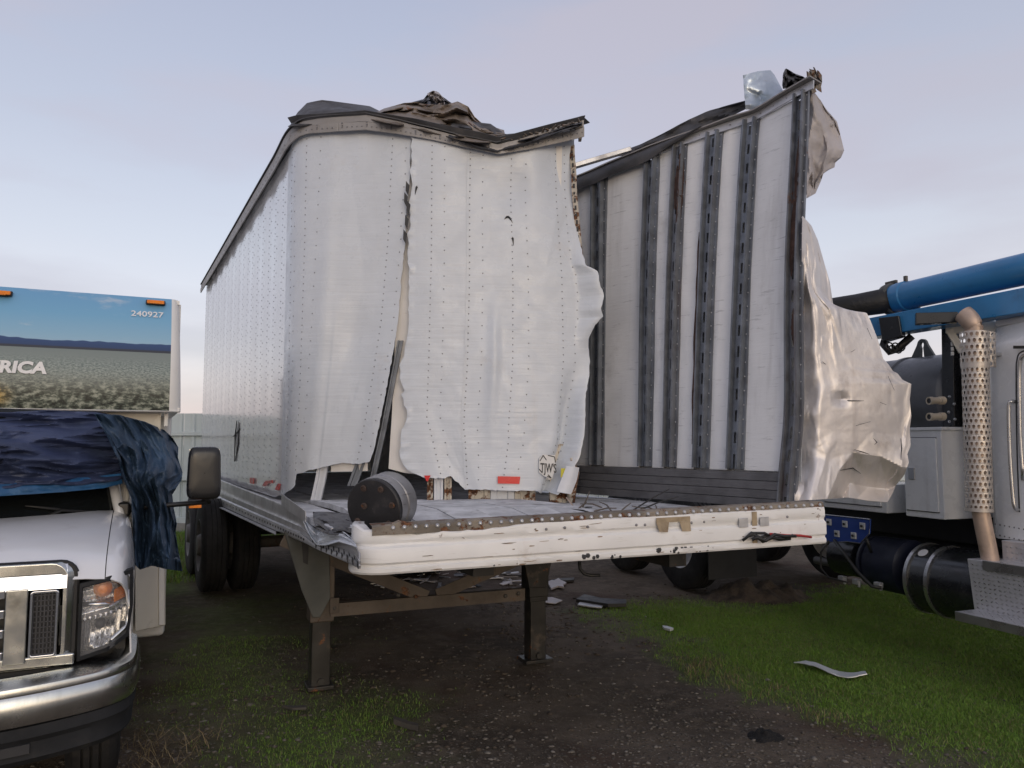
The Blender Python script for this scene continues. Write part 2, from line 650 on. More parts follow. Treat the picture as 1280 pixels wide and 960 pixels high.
# truck
M['truck_white'] = pmat('truck_grey_white', (.70, .71, .72), .30, var=.03, dirt=((.28, .26, .24), .16, 3), streak=((.3, .28, .26), .35), coat=.3)
M['cab_white'] = pmat('cab_white_paint', (.70, .71, .72), .25, var=.03, dirt=((.33, .31, .28), .12, 3), coat=.5)
M['boom_blue'] = pmat('boom_blue_paint', (.028, .19, .42), .35, var=.12, dirt=((.02, .05, .11), .3, 4), coat=.3)
M['plate_blue'] = pmat('blue_plate', (.03, .07, .30), .4, var=.12, dirt=((.02, .03, .09), .25, 8))
M['deep_blue'] = pmat('dark_blue_tank', (.006, .009, .026), .55, var=.3, dirt=((.03, .03, .04), .3, 8))
M['hose'] = pmat('black_hose', (.014, .014, .015), .55, var=.2, bump=(1, .3, (40, 40, 40)))
M['tank_black'] = pmat('black_vacuum_tank', (.10, .105, .115), .35, var=.15, dirt=((.04, .04, .04), .2, 3))
M['shield'] = pmat('heat_shield_metal', (.54, .49, .44), .45, .6, var=.10, dirt=((.30, .22, .15), .2, 6))
M['pipe_rust'] = pmat('heat_tinted_pipe', (.50, .38, .30), .45, .45, var=.2, vscale=8, dirt=((.22, .12, .07), .35, 9), rust=(.2, 10))
M['pvc'] = pmat('beige_fitting', (.55, .47, .36), .5, var=.1)
M['tread'] = pmat('diamond_plate', (.56, .56, .58), .40, .45, var=.10, dirt=((.2, .19, .18), .2, 6))
M['strap'] = pmat('steel_strap', (.50, .50, .50), .3, .9, var=.1)
M['alu_bright'] = pmat('pale_painted_sheet', (.66, .68, .70), .35, .3, var=.06, dirt=((.3, .3, .3), .15, 6))
M['fence'] = pmat('fence_steel', (.54, .60, .60), .45, .0, var=.05, dirt=((.34, .37, .36), .2, 3), streak=((.36, .38, .37), .4))
M['mirror'] = pmat('mirror_shell', (.016, .016, .017), .30, var=.15, spec=.5)


def glass_mat(name, col, rough, tr):
    m = bpy.data.materials.new(name)
    m.use_nodes = True
    t = m.node_tree
    b = t.nodes['Principled BSDF']
    b.inputs['Base Color'].default_value = (*col, 1)
    b.inputs['Roughness'].default_value = rough
    o = t.nodes['Material Output']
    tr_ = t.nodes.new('ShaderNodeBsdfTransparent')
    fr = t.nodes.new('ShaderNodeMix')
    mxs = t.nodes.new('ShaderNodeMixShader')
    mxs.inputs[0].default_value = 1 - tr
    nz_ = t.nodes.new('ShaderNodeTexNoise')
    nz_.inputs['Scale'].default_value = 8
    mr = t.nodes.new('ShaderNodeMapRange')
    mr.inputs[3].default_value = 1 - tr - .04
    mr.inputs[4].default_value = 1 - tr + .04
    t.links.new(nz_.outputs[0], mr.inputs[0])
    t.links.new(mr.outputs[0], mxs.inputs[0])
    t.links.new(tr_.outputs[0], mxs.inputs[1])
    t.links.new(b.outputs[0], mxs.inputs[2])
    t.links.new(mxs.outputs[0], o.inputs[0])
    t.nodes.remove(fr)
    return m


M['lens'] = glass_mat('clear_lens', (.5, .5, .5), .06, .80)
M['windshield'] = glass_mat('dark_windshield', (.012, .014, .014), .05, .10)
M['side_glass'] = glass_mat('cab_glass', (.01, .011, .012), .05, .06)
# ================================================================== damaged semi-trailer
TR = thing('semi_trailer', 'wrecked white box semi-trailer with its torn side wall folded across the open front', 'trailer', (-1.0, 7.0, 0))
AX_B = Vector((-.462, .887, 0))      # towards the trailer's rear
AX_R = Vector((.887, .462, 0))       # towards its right side
REAR_L, REAR_R = Vector((-4.64, 11.54, 0)), Vector((-2.33, 12.74, 0))
NOSE_L, NOSE_R = Vector((-.735, 3.72, 0)), Vector((1.775, 4.433, 0))
FLOOR = 1.15


def catmull(pts, n):
    pts = [Vector(p) for p in pts]
    P = [pts[0] * 2 - pts[1]] + pts + [pts[-1] * 2 - pts[-2]]
    o = []
    for i in range(1, len(P) - 2):
        for k in range(n):
            t = k / n
            a, b, c, d = P[i - 1], P[i], P[i + 1], P[i + 2]
            o.append(.5 * ((2 * b) + (c - a) * t + (2 * a - 5 * b + 4 * c - d) * t * t + (3 * b - a - 3 * c + d) * t ** 3))
    o.append(P[-2])
    return o


# plan of the left wall: straight from the rear, then folded round across the load bed
LEFT = catmull([(-4.64, 11.54), (-3.60, 9.545), (-2.60, 7.625), (-2.05, 6.57), (-1.86, 6.21), (-1.72, 5.98), (-1.58, 5.86), (-1.38, 5.79),
                (-1.07, 5.745), (-.6, 5.72), (-.1, 5.75), (.3, 5.82), (.70, 5.93)], 10)


def on_left(px, py, off=0.0):
    """where the line of sight meets the left wall (moved outwards by off)"""
    r = ray(px, py)
    best = None
    for i in range(len(LEFT) - 1):
        a, b = LEFT[i], LEFT[i + 1]
        ga, gb = a.x * r.y - a.y * r.x, b.x * r.y - b.y * r.x
        if ga <= 0 < gb or (i == 0 and ga > 0) or (i == len(LEFT) - 2 and gb <= 0):
            best = (a, b, ga, gb)
            break
    a, b, ga, gb = best
    t = -ga / (gb - ga)
    p = a + (b - a) * t
    tg = (b - a).normalized()
    n = Vector((tg.y, -tg.x, 0))
    k = p.y / r.y
    return Vector((p.x, p.y, EYE + r.z * k)) + n * off, n


def v2(pts):
    return [Vector((a, b)) for a, b in pts]


def ragged(pts, amp, step, seed):
    r = random.Random(seed)
    pts = v2(pts)
    out_ = [pts[0]]
    for a, b in zip(pts[:-1], pts[1:]):
        n = max(1, int((b - a).length / step))
        d = (b - a).normalized()
        q = Vector((-d.y, d.x))
        for k in range(1, n):
            out_.append(a.lerp(b, (k + r.uniform(-.3, .3)) / n) + q * r.uniform(-amp, amp))
        out_.append(b)
    return [(p.x, p.y) for p in out_]


def left_patch(top, bottom, left, right, disp, sl=None, sr=None, teeth=0):
    if teeth:
        bottom = ragged(bottom, teeth * .6, 3.5, 1)
        left = ragged(left, teeth, 6, 2) if sl else left
        right = ragged(right, teeth * .45, 4, 3) if sr else right
    L_, R_ = v2(left), v2(right)
    sl_, sr_ = (v2(sl) if sl else L_), (v2(sr) if sr else R_)
    c0 = coons(v2(top), v2(bottom), sl_, sr_)

    def c(u, v):
        q = c0(u, v)
        if sl and u < .09:
            q = q + (poly_at(L_, v) - poly_at(sl_, v)) * (1 - u / .09)
        if sr and u > .90:
            q = q + (poly_at(R_, v) - poly_at(sr_, v)) * ((u - .90) / .10)
        return q

    def f(u, v):
        q = c(u, v)
        p, n = on_left(q.x, q.y)
        return p + n * disp(u, v)
    return f


def rivet_part(f, cols, parent, r=.0065, toward=Vector((0, -1, 0)), mat='rivet'):
    mb = MB()
    for (u, v0, v1, n) in cols:
        for k in range(n):
            v = v0 + (v1 - v0) * k / (n - 1)
            p = f(u, v)
            a, b = f(min(u + .01, 1), v) - f(max(u - .01, 0), v), f(u, min(v + .01, 1)) - f(u, max(v - .01, 0))
            nn = a.cross(b).normalized()
            if nn.dot(toward) < 0:
                nn = -nn
            mb.dome(p + nn * .003, nn, r, r * .65, 6)
    return mk('rivets', mb, M[mat], parent, kind='stuff')


# --- far left side: sheets with riveted seams
edges = [(-4.64, 11.54)]
seg_end = on_left(358, 350)[0]
Ls = Vector((-4.64, 11.54, 0))
Le = Vector((seg_end.x, seg_end.y, 0))
# arc-length table of the path
acc = [0]
for i in range(len(LEFT) - 1):
    acc.append(acc[-1] + (LEFT[i + 1] - LEFT[i]).length)


def left_s(s, z, off=0.0):
    i = min(max(int(np.searchsorted(acc, s)) - 1, 0), len(LEFT) - 2)
    a, b = LEFT[i], LEFT[i + 1]
    t = (s - acc[i]) / (acc[i + 1] - acc[i])
    p = a + (b - a) * t
    tg = (b - a).normalized()
    n = Vector((tg.y, -tg.x, 0))
    return Vector((p.x, p.y, z)) + n * off


def s_of(p):
    p = Vector((p.x, p.y))
    best = min(range(len(LEFT) - 1), key=lambda i: (((LEFT[i] + LEFT[i + 1]) / 2) - p).length)
    return acc[best] + (p - LEFT[best]).dot((LEFT[best + 1] - LEFT[best]).normalized())


S_BEND = s_of(on_left(357, 400)[0])
cuts = [0, 1.25, 2.5, 3.72, 4.94, S_BEND]
for i in range(len(cuts) - 1):
    s0, s1 = cuts[i], cuts[i + 1]
    nu_ = 14 if i < 4 else 22
    last = (i == len(cuts) - 2)

    def fs(u, v, s0=s0, s1=s1, last=last):
        s = s0 + (s1 - s0) * u
        z0, z1 = 1.165, 4.0
        if last:       # lower front corner is torn off
            z0 = 1.165 + .03 * sstep(.75, 1, u)
        z = z1 + (z0 - z1) * v
        d = .004 * fbm((s * 1.1, z * .8, 2), 2) * sstep(0, .4, S_BEND - s) + .002 * sin(s * 10.3) * sstep(0, .4, S_BEND - s)
        return left_s(s, z, d)
    mb = MB().grid(fs, nu_, 26)
    o = mk('side_sheet', mb, M['side'], TR, smooth=True, solid=.003)
    w = s1 - s0
    cols = []
    nn = 4 if w > .9 else 3
    for k in range(nn):
        u = .03 + k * .305 / w
        if u < .97:
            cols.append((u, .012, .985, 52))
            if u + .085 / w < .985:
                cols.append((u + .085 / w, .03, .97, 26))
    rivet_part(fs, cols, o, r=.005, toward=Vector((-.887, -.46, 0)))

# --- folded section, left sheet (bluish-white, dented)
FA, FA2 = facets(20, 9, .2), facets(60, 19, .1)
def dispA(u, v):
    d = .026 * sin(u * 5.2 + .6) * (.5 + .5 * v) + .008 * fbm((u * 1.6, v * 2.0, 4.2), 2)
    d += .03 * sstep(.80, 1, u) * v
    d -= .025 * math.exp(-((u - .68) / .12) ** 2 - ((v - .62) / .10) ** 2)
    d += .018 * math.exp(-((u - .42) / .06) ** 2 - ((v - .55) / .5) ** 2)
    d += .007 * FA2(u, v) * sstep(.6, 1, v) + .002 * fbm((u * 6, v * 14, 8), 2)
    return (d + .008 * FA(u, v)) * sstep(0, .12, u) + .004


LE = [proj(left_s(S_BEND - .004, z)) for z in np.linspace(3.99, 1.19, 12)]
fA = left_patch([LE[0], (378, 163), (410, 158), (460, 156), (514, 165)],
                [LE[-1], (367, 612), (372, 606), (374, 592), (385, 589), (408, 583), (425, 579), (447, 580), (463, 577)],
                LE,
                [(514, 165), (512, 230), (508, 262), (507, 300), (502, 345), (498, 400), (490, 450), (479, 510), (469, 560), (463, 577)], dispA, sr=[(514, 165), (507, 300), (497, 400), (480, 500), (463, 577)], teeth=1.5)
oA = mk('folded_sheet', MB().grid(fA, 110, 170), M['sheet'], TR, smooth=True, solid=.004)
rivet_part(fA, [(.075, .02, .96, 44), (.12, .04, .93, 22), (.235, .01, .97, 50), (.335, .03, .97, 25), (.865, .01, .985, 50), (.965, .05, .95, 24)], oA, r=.0052)

# --- folded section, right sheet (jagged outline)
FB = facets(26, 5, .2)


def dispB(u, v):
    d = .02 + .006 * fbm((u * 1.6, v * 1.2, 9.1), 2) + .010 * sin(u * 9 + 1) * (1 - .4 * v)
    d += .022 * math.exp(-((u - .50) / .03) ** 2) * sstep(.40, .55, v) * sstep(.95, .6, v)
    d -= .09 * sstep(.70, .95, u) * sstep(.40, .05, v)
    d += .10 * sstep(.93, 1.0, u) * sstep(.25, .42, v) * sstep(.62, .48, v)
    d -= .10 * math.exp(-((u - .92) / .035) ** 2) * sstep(.62, .85, v)
    d += .05 * sstep(.95, 1, u) * sstep(.6, .8, v)
    d -= .03 * math.exp(-((u - .62) / .12) ** 2 - ((v - .12) / .06) ** 2)
    d += .010 * FB(u, v) * sstep(.02, .2, u) + .002 * fbm((u * 9, v * 20, 3), 2)
    d += .02 * sstep(.04, 0, u) * abs(noise.noise(Vector((v * 30, 0, 2))))
    return d


fB = left_patch([(515, 165), (550, 171), (582, 178), (622, 185), (670, 178), (722, 167)],
                [(531, 597), (556, 598), (564, 595), (581, 612), (600, 612), (640, 613), (671, 613), (677, 617), (684, 613), (688, 616), (694, 618)],
                [(515, 165), (515, 240), (512, 255), (514, 270), (511, 300), (513, 360), (512, 400), (506, 446), (500, 457), (503, 480), (507, 489), (502, 493), (510, 517),
                 (502, 545), (501, 570), (505, 581), (516, 591), (531, 597)],
                [(722, 167), (722, 250), (724, 300), (728, 335), (741, 343), (743, 358), (748, 374), (744, 388), (748, 398), (739, 408), (733, 425), (736, 448), (735, 466),
                 (728, 500), (726, 540), (721, 568), (712, 588), (705, 606), (694, 618)], dispB,
                sl=[(515, 165), (513, 300), (509, 420), (506, 520), (531, 597)], sr=[(722, 167), (722, 250), (728, 350), (730, 450), (722, 550), (694, 618)], teeth=1.6)
oB = mk('folded_sheet', MB().grid(fB, 130, 220), M['sheet'], TR, smooth=True, solid=.004)
rivet_part(fB, [(.125, .015, .985, 52), (.20, .03, .97, 26), (.355, .01, .985, 54), (.43, .03, .97, 26), (.60, .02, .99, 52), (.685, .06, .97, 26),
                (.875, .02, .975, 50), (.935, .02, .93, 38)], oB, r=.0052)
# lap seam: a narrow strip standing proud along the riveted joint
fseam = lambda u, v: fB(.338 + .010 * u, .004 + .992 * v) + Vector((0, -.006, 0))
mk('seam_strip', MB().grid(fseam, 1, 80), M['sheet'], oB, smooth=True, solid=.003)
# small rips
for (u, v, l, sl_) in ((.56, .21, .22, .3), (.60, .27, .10, 1.2), (.035, .16, .10, 2.0)):
    mb = MB()
    pts = []
    for k in range(7):
        t = k / 6
        uu, vv = u + l * .28 * t * cos(sl_) * .8, v + l * .2 * t * sin(sl_) - .012 * sin(t * pi)
        pts.append(fB(uu, vv) + Vector((0, -.004, 0)))
    mb.tube(pts, [.001, .006, .009, .009, .007, .004, .001], 5)
    mk('rip', mb, M['ink'], oB)

# black notches of the tear at the top of the seam
mb = MB()
for (x, y) in ((511, 238), (509, 252), (512, 262), (510, 280), (508, 298)):
    p = on_left(x, y, .055)[0]
    mb.add([p + Vector((a, 0, b)) for a, b in ((-.012, .055), (.016, .02), (.006, -.06), (-.014, -.02))], [(0, 1, 2, 3)])
mk('tear_gap', mb, M['ink'], TR, solid=.004)

# liner behind the right sheet
def lin(u, v):
    q = coons(v2([(505, 165), (600, 180), (705, 180)]), v2([(484, 586), (507, 592), (600, 596), (690, 600)]),
              v2([(505, 165), (499, 330), (492, 430), (488, 520), (484, 586)]), v2([(705, 180), (700, 400), (690, 600)]))(u, v)
    p, n = on_left(q.x, q.y)
    return p - n * (.05 + .01 * fbm((u * 3, v * 3, 7)))
mk('inner_liner', MB().grid(lin, 24, 40), M['cream_liner'], TR, smooth=True, solid=.008)

# bent galvanised post behind the left sheet
def on_off(px, py, d):
    p, n = on_left(px, py)
    return p - n * d
mb = MB()
prev = None
for (x, y) in ((505, 330), (499, 430), (491, 470), (479, 540), (464, 606), (462, 614)):
    pass
pp = [on_off(x, y, .02) for x, y in ((500, 425), (492, 466), (479, 535), (463, 607))]
def postprof(path, prof):
    vs, fs = [], []
    for p in path:
        for (a, b) in prof:
            vs.append(p + Vector((a, b, 0)))
    m = len(prof)
    for i in range(len(path) - 1):
        for k in range(m - 1):
            a = i * m + k
            fs.append((a, a + m, a + m + 1, a + 1))
    return MB().add(vs, fs)
prof = [(-.035, .03), (-.035, 0), (-.018, 0), (-.014, .016), (.012, .016), (.016, -.004), (.034, -.004), (.034, .03)]
mk('wall_post', postprof(pp, [(a * .55, b * .7) for a, b in prof]), M['galv'], TR, solid=.003)
for pts, mat in (([(447, 570), (452, 545), (438, 608)], 'galv'),):
    pp = [on_off(455, 540, .07), on_off(447, 580, .06), on_off(437, 608, .05)]
    mk('wall_post', postprof(pp, prof), M[mat], TR, solid=.003)
pp = [on_off(402, 560, .06), on_off(396, 600, .05), on_off(389, 638, .03)]
mk('wall_post', postprof(pp, [(a * 1.1, b) for a, b in prof]), M['stub_white'], TR, solid=.003)
# cream rail of the inner wall seen under the left sheet
mb = MB().bar(on_off(408, 584, .08), on_off(456, 583, .08), .02, .075)
mk('inner_rail', mb, M['cream_liner'], TR, bevel=.003)

# stubs of posts under the right sheet
for (x0, x1, mat, z1) in ((533, 540, 'rust_post', 1.55), (542, 553, 'stub_white', 1.6), (555, 564, 'rust_post', 1.55), (586, 613, 'rust_post', 1.55),
                          (614, 644, 'stub_white', 1.55), (645, 671, 'rust_post', 1.55), (690, 712, 'rust_post', 1.6)):
    a, b = on_off(x0, 620, .05), on_off(x1, 620, .05)
    d = (b - a)
    d.z = 0
    w = d.length
    d.normalize()
    n = Vector((-d.y, d.x, 0))
    c = (a + b) / 2
    pr = [(-w / 2, .03), (-w / 2, 0), (-w / 4, 0), (-w / 5, .012), (w / 5, .012), (w / 4, 0), (w / 2, 0), (w / 2, .03)]
    path = []
    for z in np.linspace(FLOOR, z1, 6):
        path.append(Vector((c.x, c.y, z)))
    vs, fs = [], []
    for p in path:
        for (aa, bb) in pr:
            vs.append(p + d * aa + n * bb)
    for i in range(5):
        for k in range(7):
            q = i * 8 + k
            fs.append((q, q + 1, q + 9, q + 8))
    mk('wall_post', MB().add(vs, fs), M[mat], TR, solid=.003)

# folded steel foot at the right end of the right sheet
mb = MB().tube([on_off(712, 572, -.04), on_off(716, 590, -.05), on_off(712, 610, -.03), on_off(716, 634, .02)], [.012, .035, .045, .02], 7)
mk('bent_foot', mb, M['rust_post'], TR, smooth=True)
f_ = left_patch([(704, 582), (719, 584)], [(692, 614), (709, 617)], [(704, 582), (697, 600), (692, 614)], [(719, 584), (716, 600), (709, 617)],
                lambda u, v: .08 + .02 * sin(u * 3))
mk('bent_bracket', MB().grid(f_, 6, 8), M['stub_white'], TR, smooth=True, solid=.004)

# reflectors and stickers on the folded wall
def left_quad(pts, off):
    return MB().add([on_left(x, y, off)[0] for x, y in pts], [tuple(range(len(pts)))])
for pts, off in (([(621.5, 595), (649, 595.5), (648, 604.5), (621.5, 604)], .045), ([(531, 594), (539, 594), (536, 601), (534, 601)], .05),
                 ([(314, 597), (319, 598), (319, 605), (314, 604)], .012),
                 ([(330, 607), (334, 601), (343, 600), (343, 604), (338, 604), (334, 608)], .014),
                 ([(347, 609), (350, 604), (353, 605), (351, 613), (346, 612)], .014)):
    mb = MB()
    a = [on_left(x, y, off)[0] for x, y in pts]
    mb.add(a, [tuple(range(len(a)))])
    mk('reflector', mb, M['red'], TR, solid=.003)
stick = left_quad([(672, 573), (677, 568), (692, 569), (692, 586), (688, 598), (678, 595), (672, 590)], .045)
so = mk('sticker', stick, M['sticker'], TR, solid=.002)
p0, p1 = on_left(673.6, 589.5, .049)[0], on_left(690, 590.5, .049)[0]
text_part('lettering', "TJW'S", p0, p1 - p0, (0, 0, 1), .066, M['ink'], so, .0008, .0012, 0, .52)
mb = MB()
for a, b in (((673, 576), (677, 569)), ((677, 569), (681, 575)), ((683, 569), (691, 571)), ((691, 571), (692, 578)), ((672, 586), (676, 591)), ((683, 593), (687, 597)),
             ((687, 597), (682, 595))):
    mb.tube([on_left(*a, .049)[0], on_left(*b, .049)[0]], .003, 4)
mk('outline_mark', mb, M['ink'], so, kind='stuff')
ys = left_quad([(697.5, 585), (704, 585), (704, 591), (700, 597), (697, 596)], .075)
mk('sticker', ys, M['yellow'], TR, solid=.002, label='small yellow sticker')
# dark scrawl scratched into the left side
mb = MB()
for pts in (((297, 526), (295, 545), (294, 577)), ((300, 528), (299, 555), (295, 576)), ((292, 546), (297, 541), (301, 536))):
    mb.tube([on_left(x, y, .008)[0] for x, y in pts], [.004, .008, .004], 4)
mk('scratch', mb, M['ink'], TR)

# --- top rail of the left wall
top_px = [(253, 349), (280, 306), (310, 252), (340, 197), (352, 172), (362, 158), (380, 153), (420, 150), (460, 147), (500, 155), (540, 165), (580, 175), (600, 179), (622, 184),
          (660, 172), (700, 159), (727, 151)]
bot_px = [(253, 359), (280, 318), (310, 266), (340, 213), (353, 188), (365, 177), (382, 171), (420, 168), (460, 166), (500, 171), (540, 178), (580, 187), (600, 191), (622, 196),
          (660, 190), (700, 181), (727, 174)]
def rail_patch(ta, tb, off):
    def f(u, v):
        x = 256 + (727 - 256) * u
        y = interp(x, [p[0] for p in top_px], [p[1] for p in top_px]) * (1 - (ta + (tb - ta) * v)) + \
            interp(x, [p[0] for p in bot_px], [p[1] for p in bot_px]) * (ta + (tb - ta) * v)
        w = .008 * noise.noise(Vector((x * .03, v, 3))) * (1 if x > 360 else .2)
        p = on_left(x, y, off + w)[0]
        zz = 4.055 - .125 * (ta + (tb - ta) * v)
        k = sstep(395, 350, x)
        p.z = p.z * (1 - k) + zz * k
        return p
    return f
fr_top = rail_patch(0, .42, .045)
fr_low = rail_patch(.46, 1.0, .053)
rt = mk('top_rail', MB().grid(fr_top, 120, 4), M['rail_top'], TR, smooth=True, solid=.01)
rl = mk('top_rail', MB().grid(fr_low, 120, 4), M['rail_top'], TR, smooth=True, solid=.012)
fl = lambda u, v: fr_top(u, 0) + Vector((-.01, -.02, .012)) * (1 - v) + Vector((.06, .12, .02)) * v
mk('rail_cap', MB().grid(fl, 120, 2), M['roof_dark'], TR, smooth=True, solid=.008)
mb = MB()
for k in range(60):
    u = .245 + .75 * k / 59
    p = fr_low(u, .55)
    mb.dome(p + Vector((0, -.008, 0)), (0, -1, 0), .006, .004)
    if k % 5 == 0:
        for v in (.05, .35):
            mb.dome(fr_low(u, v) + Vector((0, -.008, 0)), (0, -1, 0), .007, .005)
for k in range(40):
    p = fr_low(.24 * k / 40, .5)
    mb.dome(p + Vector((-.008, -.004, 0)), (-.887, -.46, 0), .006, .004)
mk('rivets', mb, M['rivet'], rl, kind='stuff')
# vertical joints in the rail
for u in (.36, .47, .58, .655, .705, .80, .90, .965):
    a, b = fr_low(u, 0), fr_low(u, 1)
    mk('rail_joint', MB().bar(a + Vector((0, -.008, 0)), b + Vector((0, -.008, 0)), .012, .006, up=(0, -1, 0)), M['rail_top'], rl)

gx_ = [360, 380, 420, 460, 500, 520, 550, 575, 600, 622, 640, 680, 727]
g0_ = [152, 148, 146, 143, 150, 153, 160, 165, 170, 176, 172, 161, 149]
g1_ = [160, 156, 152, 149, 157, 160, 168, 175, 180, 186, 181, 169, 155]
def fgap(u, v):
    x = 371 + 356 * u
    y = interp(x, gx_, g0_) * (1 - v) + (interp(x, gx_, g1_) - 2) * v
    return on_left(x, y, .045 + .03 * (1 - v))[0]
mk('dark_roof_band', MB().grid(fgap, 80, 3), M['roof_dark'], TR, smooth=True, solid=.006)  # dark strip painting the black of the gap between top rail and roof
# --- torn roof remains along the left wall
def px_patch(top, bottom, ytop, ybot, amp, sc, seed):
    fc = facets(int(10 + 9 * sc), seed, .1)
    def f(u, v):
        t, b = poly_at(v2(top), u), poly_at(v2(bottom), u)
        q = t * (1 - v) + b * v
        y = interp(v, [0, 1], [ytop, ybot]) + amp * .5 * fbm((u * sc, v * sc * .6, seed), 3) + amp * .9 * fc(u, v)
        return at_depth(q.x, q.y, y)
    return f
f = px_patch([(363, 157), (372, 141), (384, 129), (403, 125), (432, 129), (462, 133), (474, 139)], [(360, 158), (385, 156), (420, 153), (450, 149), (466, 148), (472, 147), (476, 148)],
             6.25, 5.80, .07, 3, 1)
mk('roof_sheet', MB().grid(f, 40, 14), M['roof_dark'], TR, smooth=True, solid=.006)
f = px_patch([(464, 144), (480, 136), (505, 129), (520, 128), (535, 131), (558, 131), (572, 127), (585, 133), (593, 146), (603, 155), (630, 163)],
             [(464, 149), (500, 157), (530, 163), (560, 171), (575, 175), (590, 177), (600, 178), (612, 178), (632, 172)], 6.05, 5.68, .16, 6, 3)
mk('roof_sheet', MB().grid(f, 110, 36), M['roof_brown'], TR, smooth=True, solid=.005)
f = px_patch([(508, 130), (530, 124), (536, 116), (545, 114), (553, 121), (570, 133)], [(512, 134), (530, 133), (540, 133), (548, 133), (556, 134), (572, 136)], 6.25, 6.1, .10, 7, 6)
mk('roof_sheet', MB().grid(f, 40, 14), M['roof_dark'], TR, smooth=True, solid=.005)
f = px_patch([(534, 117), (542, 113), (549, 116), (555, 124)], [(537, 124), (545, 128), (549, 132), (556, 131)], 6.0, 6.05, .12, 9, 8)
mk('roof_scrap', MB().grid(f, 10, 6), M['flap'], TR, smooth=True, solid=.004)
f = px_patch([(566, 150), (590, 152), (604, 154), (613, 155), (632, 168), (655, 166), (690, 157), (715, 150), (729, 149)],
             [(560, 171), (585, 180), (600, 185), (622, 189), (640, 184), (665, 177), (690, 169), (715, 160), (727, 157)], 5.95, 5.64, .10, 6, 12)
mk('roof_sheet', MB().grid(f, 90, 22), M['roof_dark'], TR, smooth=True, solid=.005)
mb = MB()
for k in range(14):
    x = 640 + k * 6.4
    y = interp(x, [640, 690, 727], [176, 161, 151])
    mb.tube([at_depth(x, y, 5.75), at_depth(x + random.uniform(-4, 8), y - random.uniform(1, 5), 5.7)], [.012, .003], 5)
mk('roof_shreds', mb, M['roof_brown'], TR, kind='stuff')
# twisted end of the folded top rail
mb = MB()
mb.box(at_depth(725, 164, 5.86), (.012, 0, 0), (0, .03, 0), (0, 0, .075))
mb.box(at_depth(723, 158, 5.82), (.03, .01, .015), (0, .02, 0), (-.004, 0, .02))
mk('rail_end', mb, M['rust_edge'], TR, bevel=.004)
# edge strip with rivet holes down the folded wall's free edge
def fe(u, v):
    x = interp(v, [0, .35, .75, 1], [716, 716, 722, 727])
    y = 178 + v * 165
    return on_left(x + 5.5 * u, y, -.03 + .02 * u - .05 * sstep(.3, 0, v))[0]
mk('edge_strip', MB().grid(fe, 2, 24), M['rust_post'], TR, smooth=True, solid=.006)
mb = MB()
for k in range(17):
    v = .05 + k * .055
    p = fe(.45, v)
    mb.box(p + Vector((0, -.006, 0)), (.007, 0, 0), (0, .002, 0), (0, 0, .017 if k % 3 else .010))
mk('edge_holes', mb, M['ink'], TR, kind='stuff')

# ------------------------------------------------------------------ right wall, seen from inside
RW0, RW1 = Vector((1.85, 4.98, 0)), Vector((.56, 6.50, 0))


def RW(r, z, off=0.0):
    """r 0 (front) .. 1 (bend) .. 2 (rear); off inwards"""
    if r <= 1:
        p = RW0.lerp(RW1, r)
        d = (RW1 - RW0).normalized()
    else:
        p = RW1.lerp(REAR_R, r - 1)
        d = (REAR_R - RW1).normalized()
    n_out = Vector((-d.y, d.x, 0)) * -1
    n_out = Vector((d.y, -d.x, 0))
    a = interp(r, [-.05, 0, .23, .45, .64, 1, 1.3], [.22, .24, .33, .24, .156, .04, 0])
    nn = Vector((.762, .647, 0)) if r <= 1 else n_out
    lean = a * (z - 1.2) / 2.65 * (1 - .15 * sin(pi * (z - 1.2) / 2.8))
    return Vector((p.x, p.y, z)) + nn * (lean - off)


def r_of(px, z):
    lo, hi = -.3, 1.99
    for _ in range(40):
        mid = (lo + hi) / 2
        if proj(RW(mid, z))[0] > px:
            lo = mid
        else:
            hi = mid
    return lo


def ztop(r):
    return interp(r, [0, .3, .6, 1, 2], [4.08, 4.04, 3.985, 3.885, 3.90])


posts_px = [(737, 757, 'galv', 0), (798, 817, 'galv', 2), (829, 848, 'galv_rust', 3), (866, 889, 'galv', 4), (908, 933, 'galv', 5), (978, 1005, 'galv_rust', 6)]
rr = []
for a, b, m_, i in posts_px:
    rr.append((r_of(a + .08 * (b - a), 1.5), r_of(b - .08 * (b - a), 1.5), m_, i))
# panels between the posts
bounds = [(1.30, rr[0][0])]
for i in range(len(rr) - 1):
    bounds.append((rr[i][1], rr[i + 1][0]))
for k, (ra, rb) in enumerate(bounds):
    def fp(u, v, ra=ra, rb=rb):
        r = ra + (rb - ra) * u
        z1 = ztop(r) - .055
        z = z1 + (1.42 - z1) * v
        return RW(r, z, .004 * sin(u * pi) + .006 * fbm((u * 2 + k * 5, v * 5, 1), 2))
    mk('liner_panel', MB().grid(fp, 8, 40), M['liner'], TR, smooth=True, solid=.006)
# further back, in the shade, the wall goes on
def fp(u, v):
    r = 1.30 + .70 * u
    z = ztop(r) - .08 + (1.15 - ztop(r) + .08) * v
    return RW(r, z, 0)
mk('liner_panel', MB().grid(fp, 6, 4), M['liner'], TR, solid=.01)
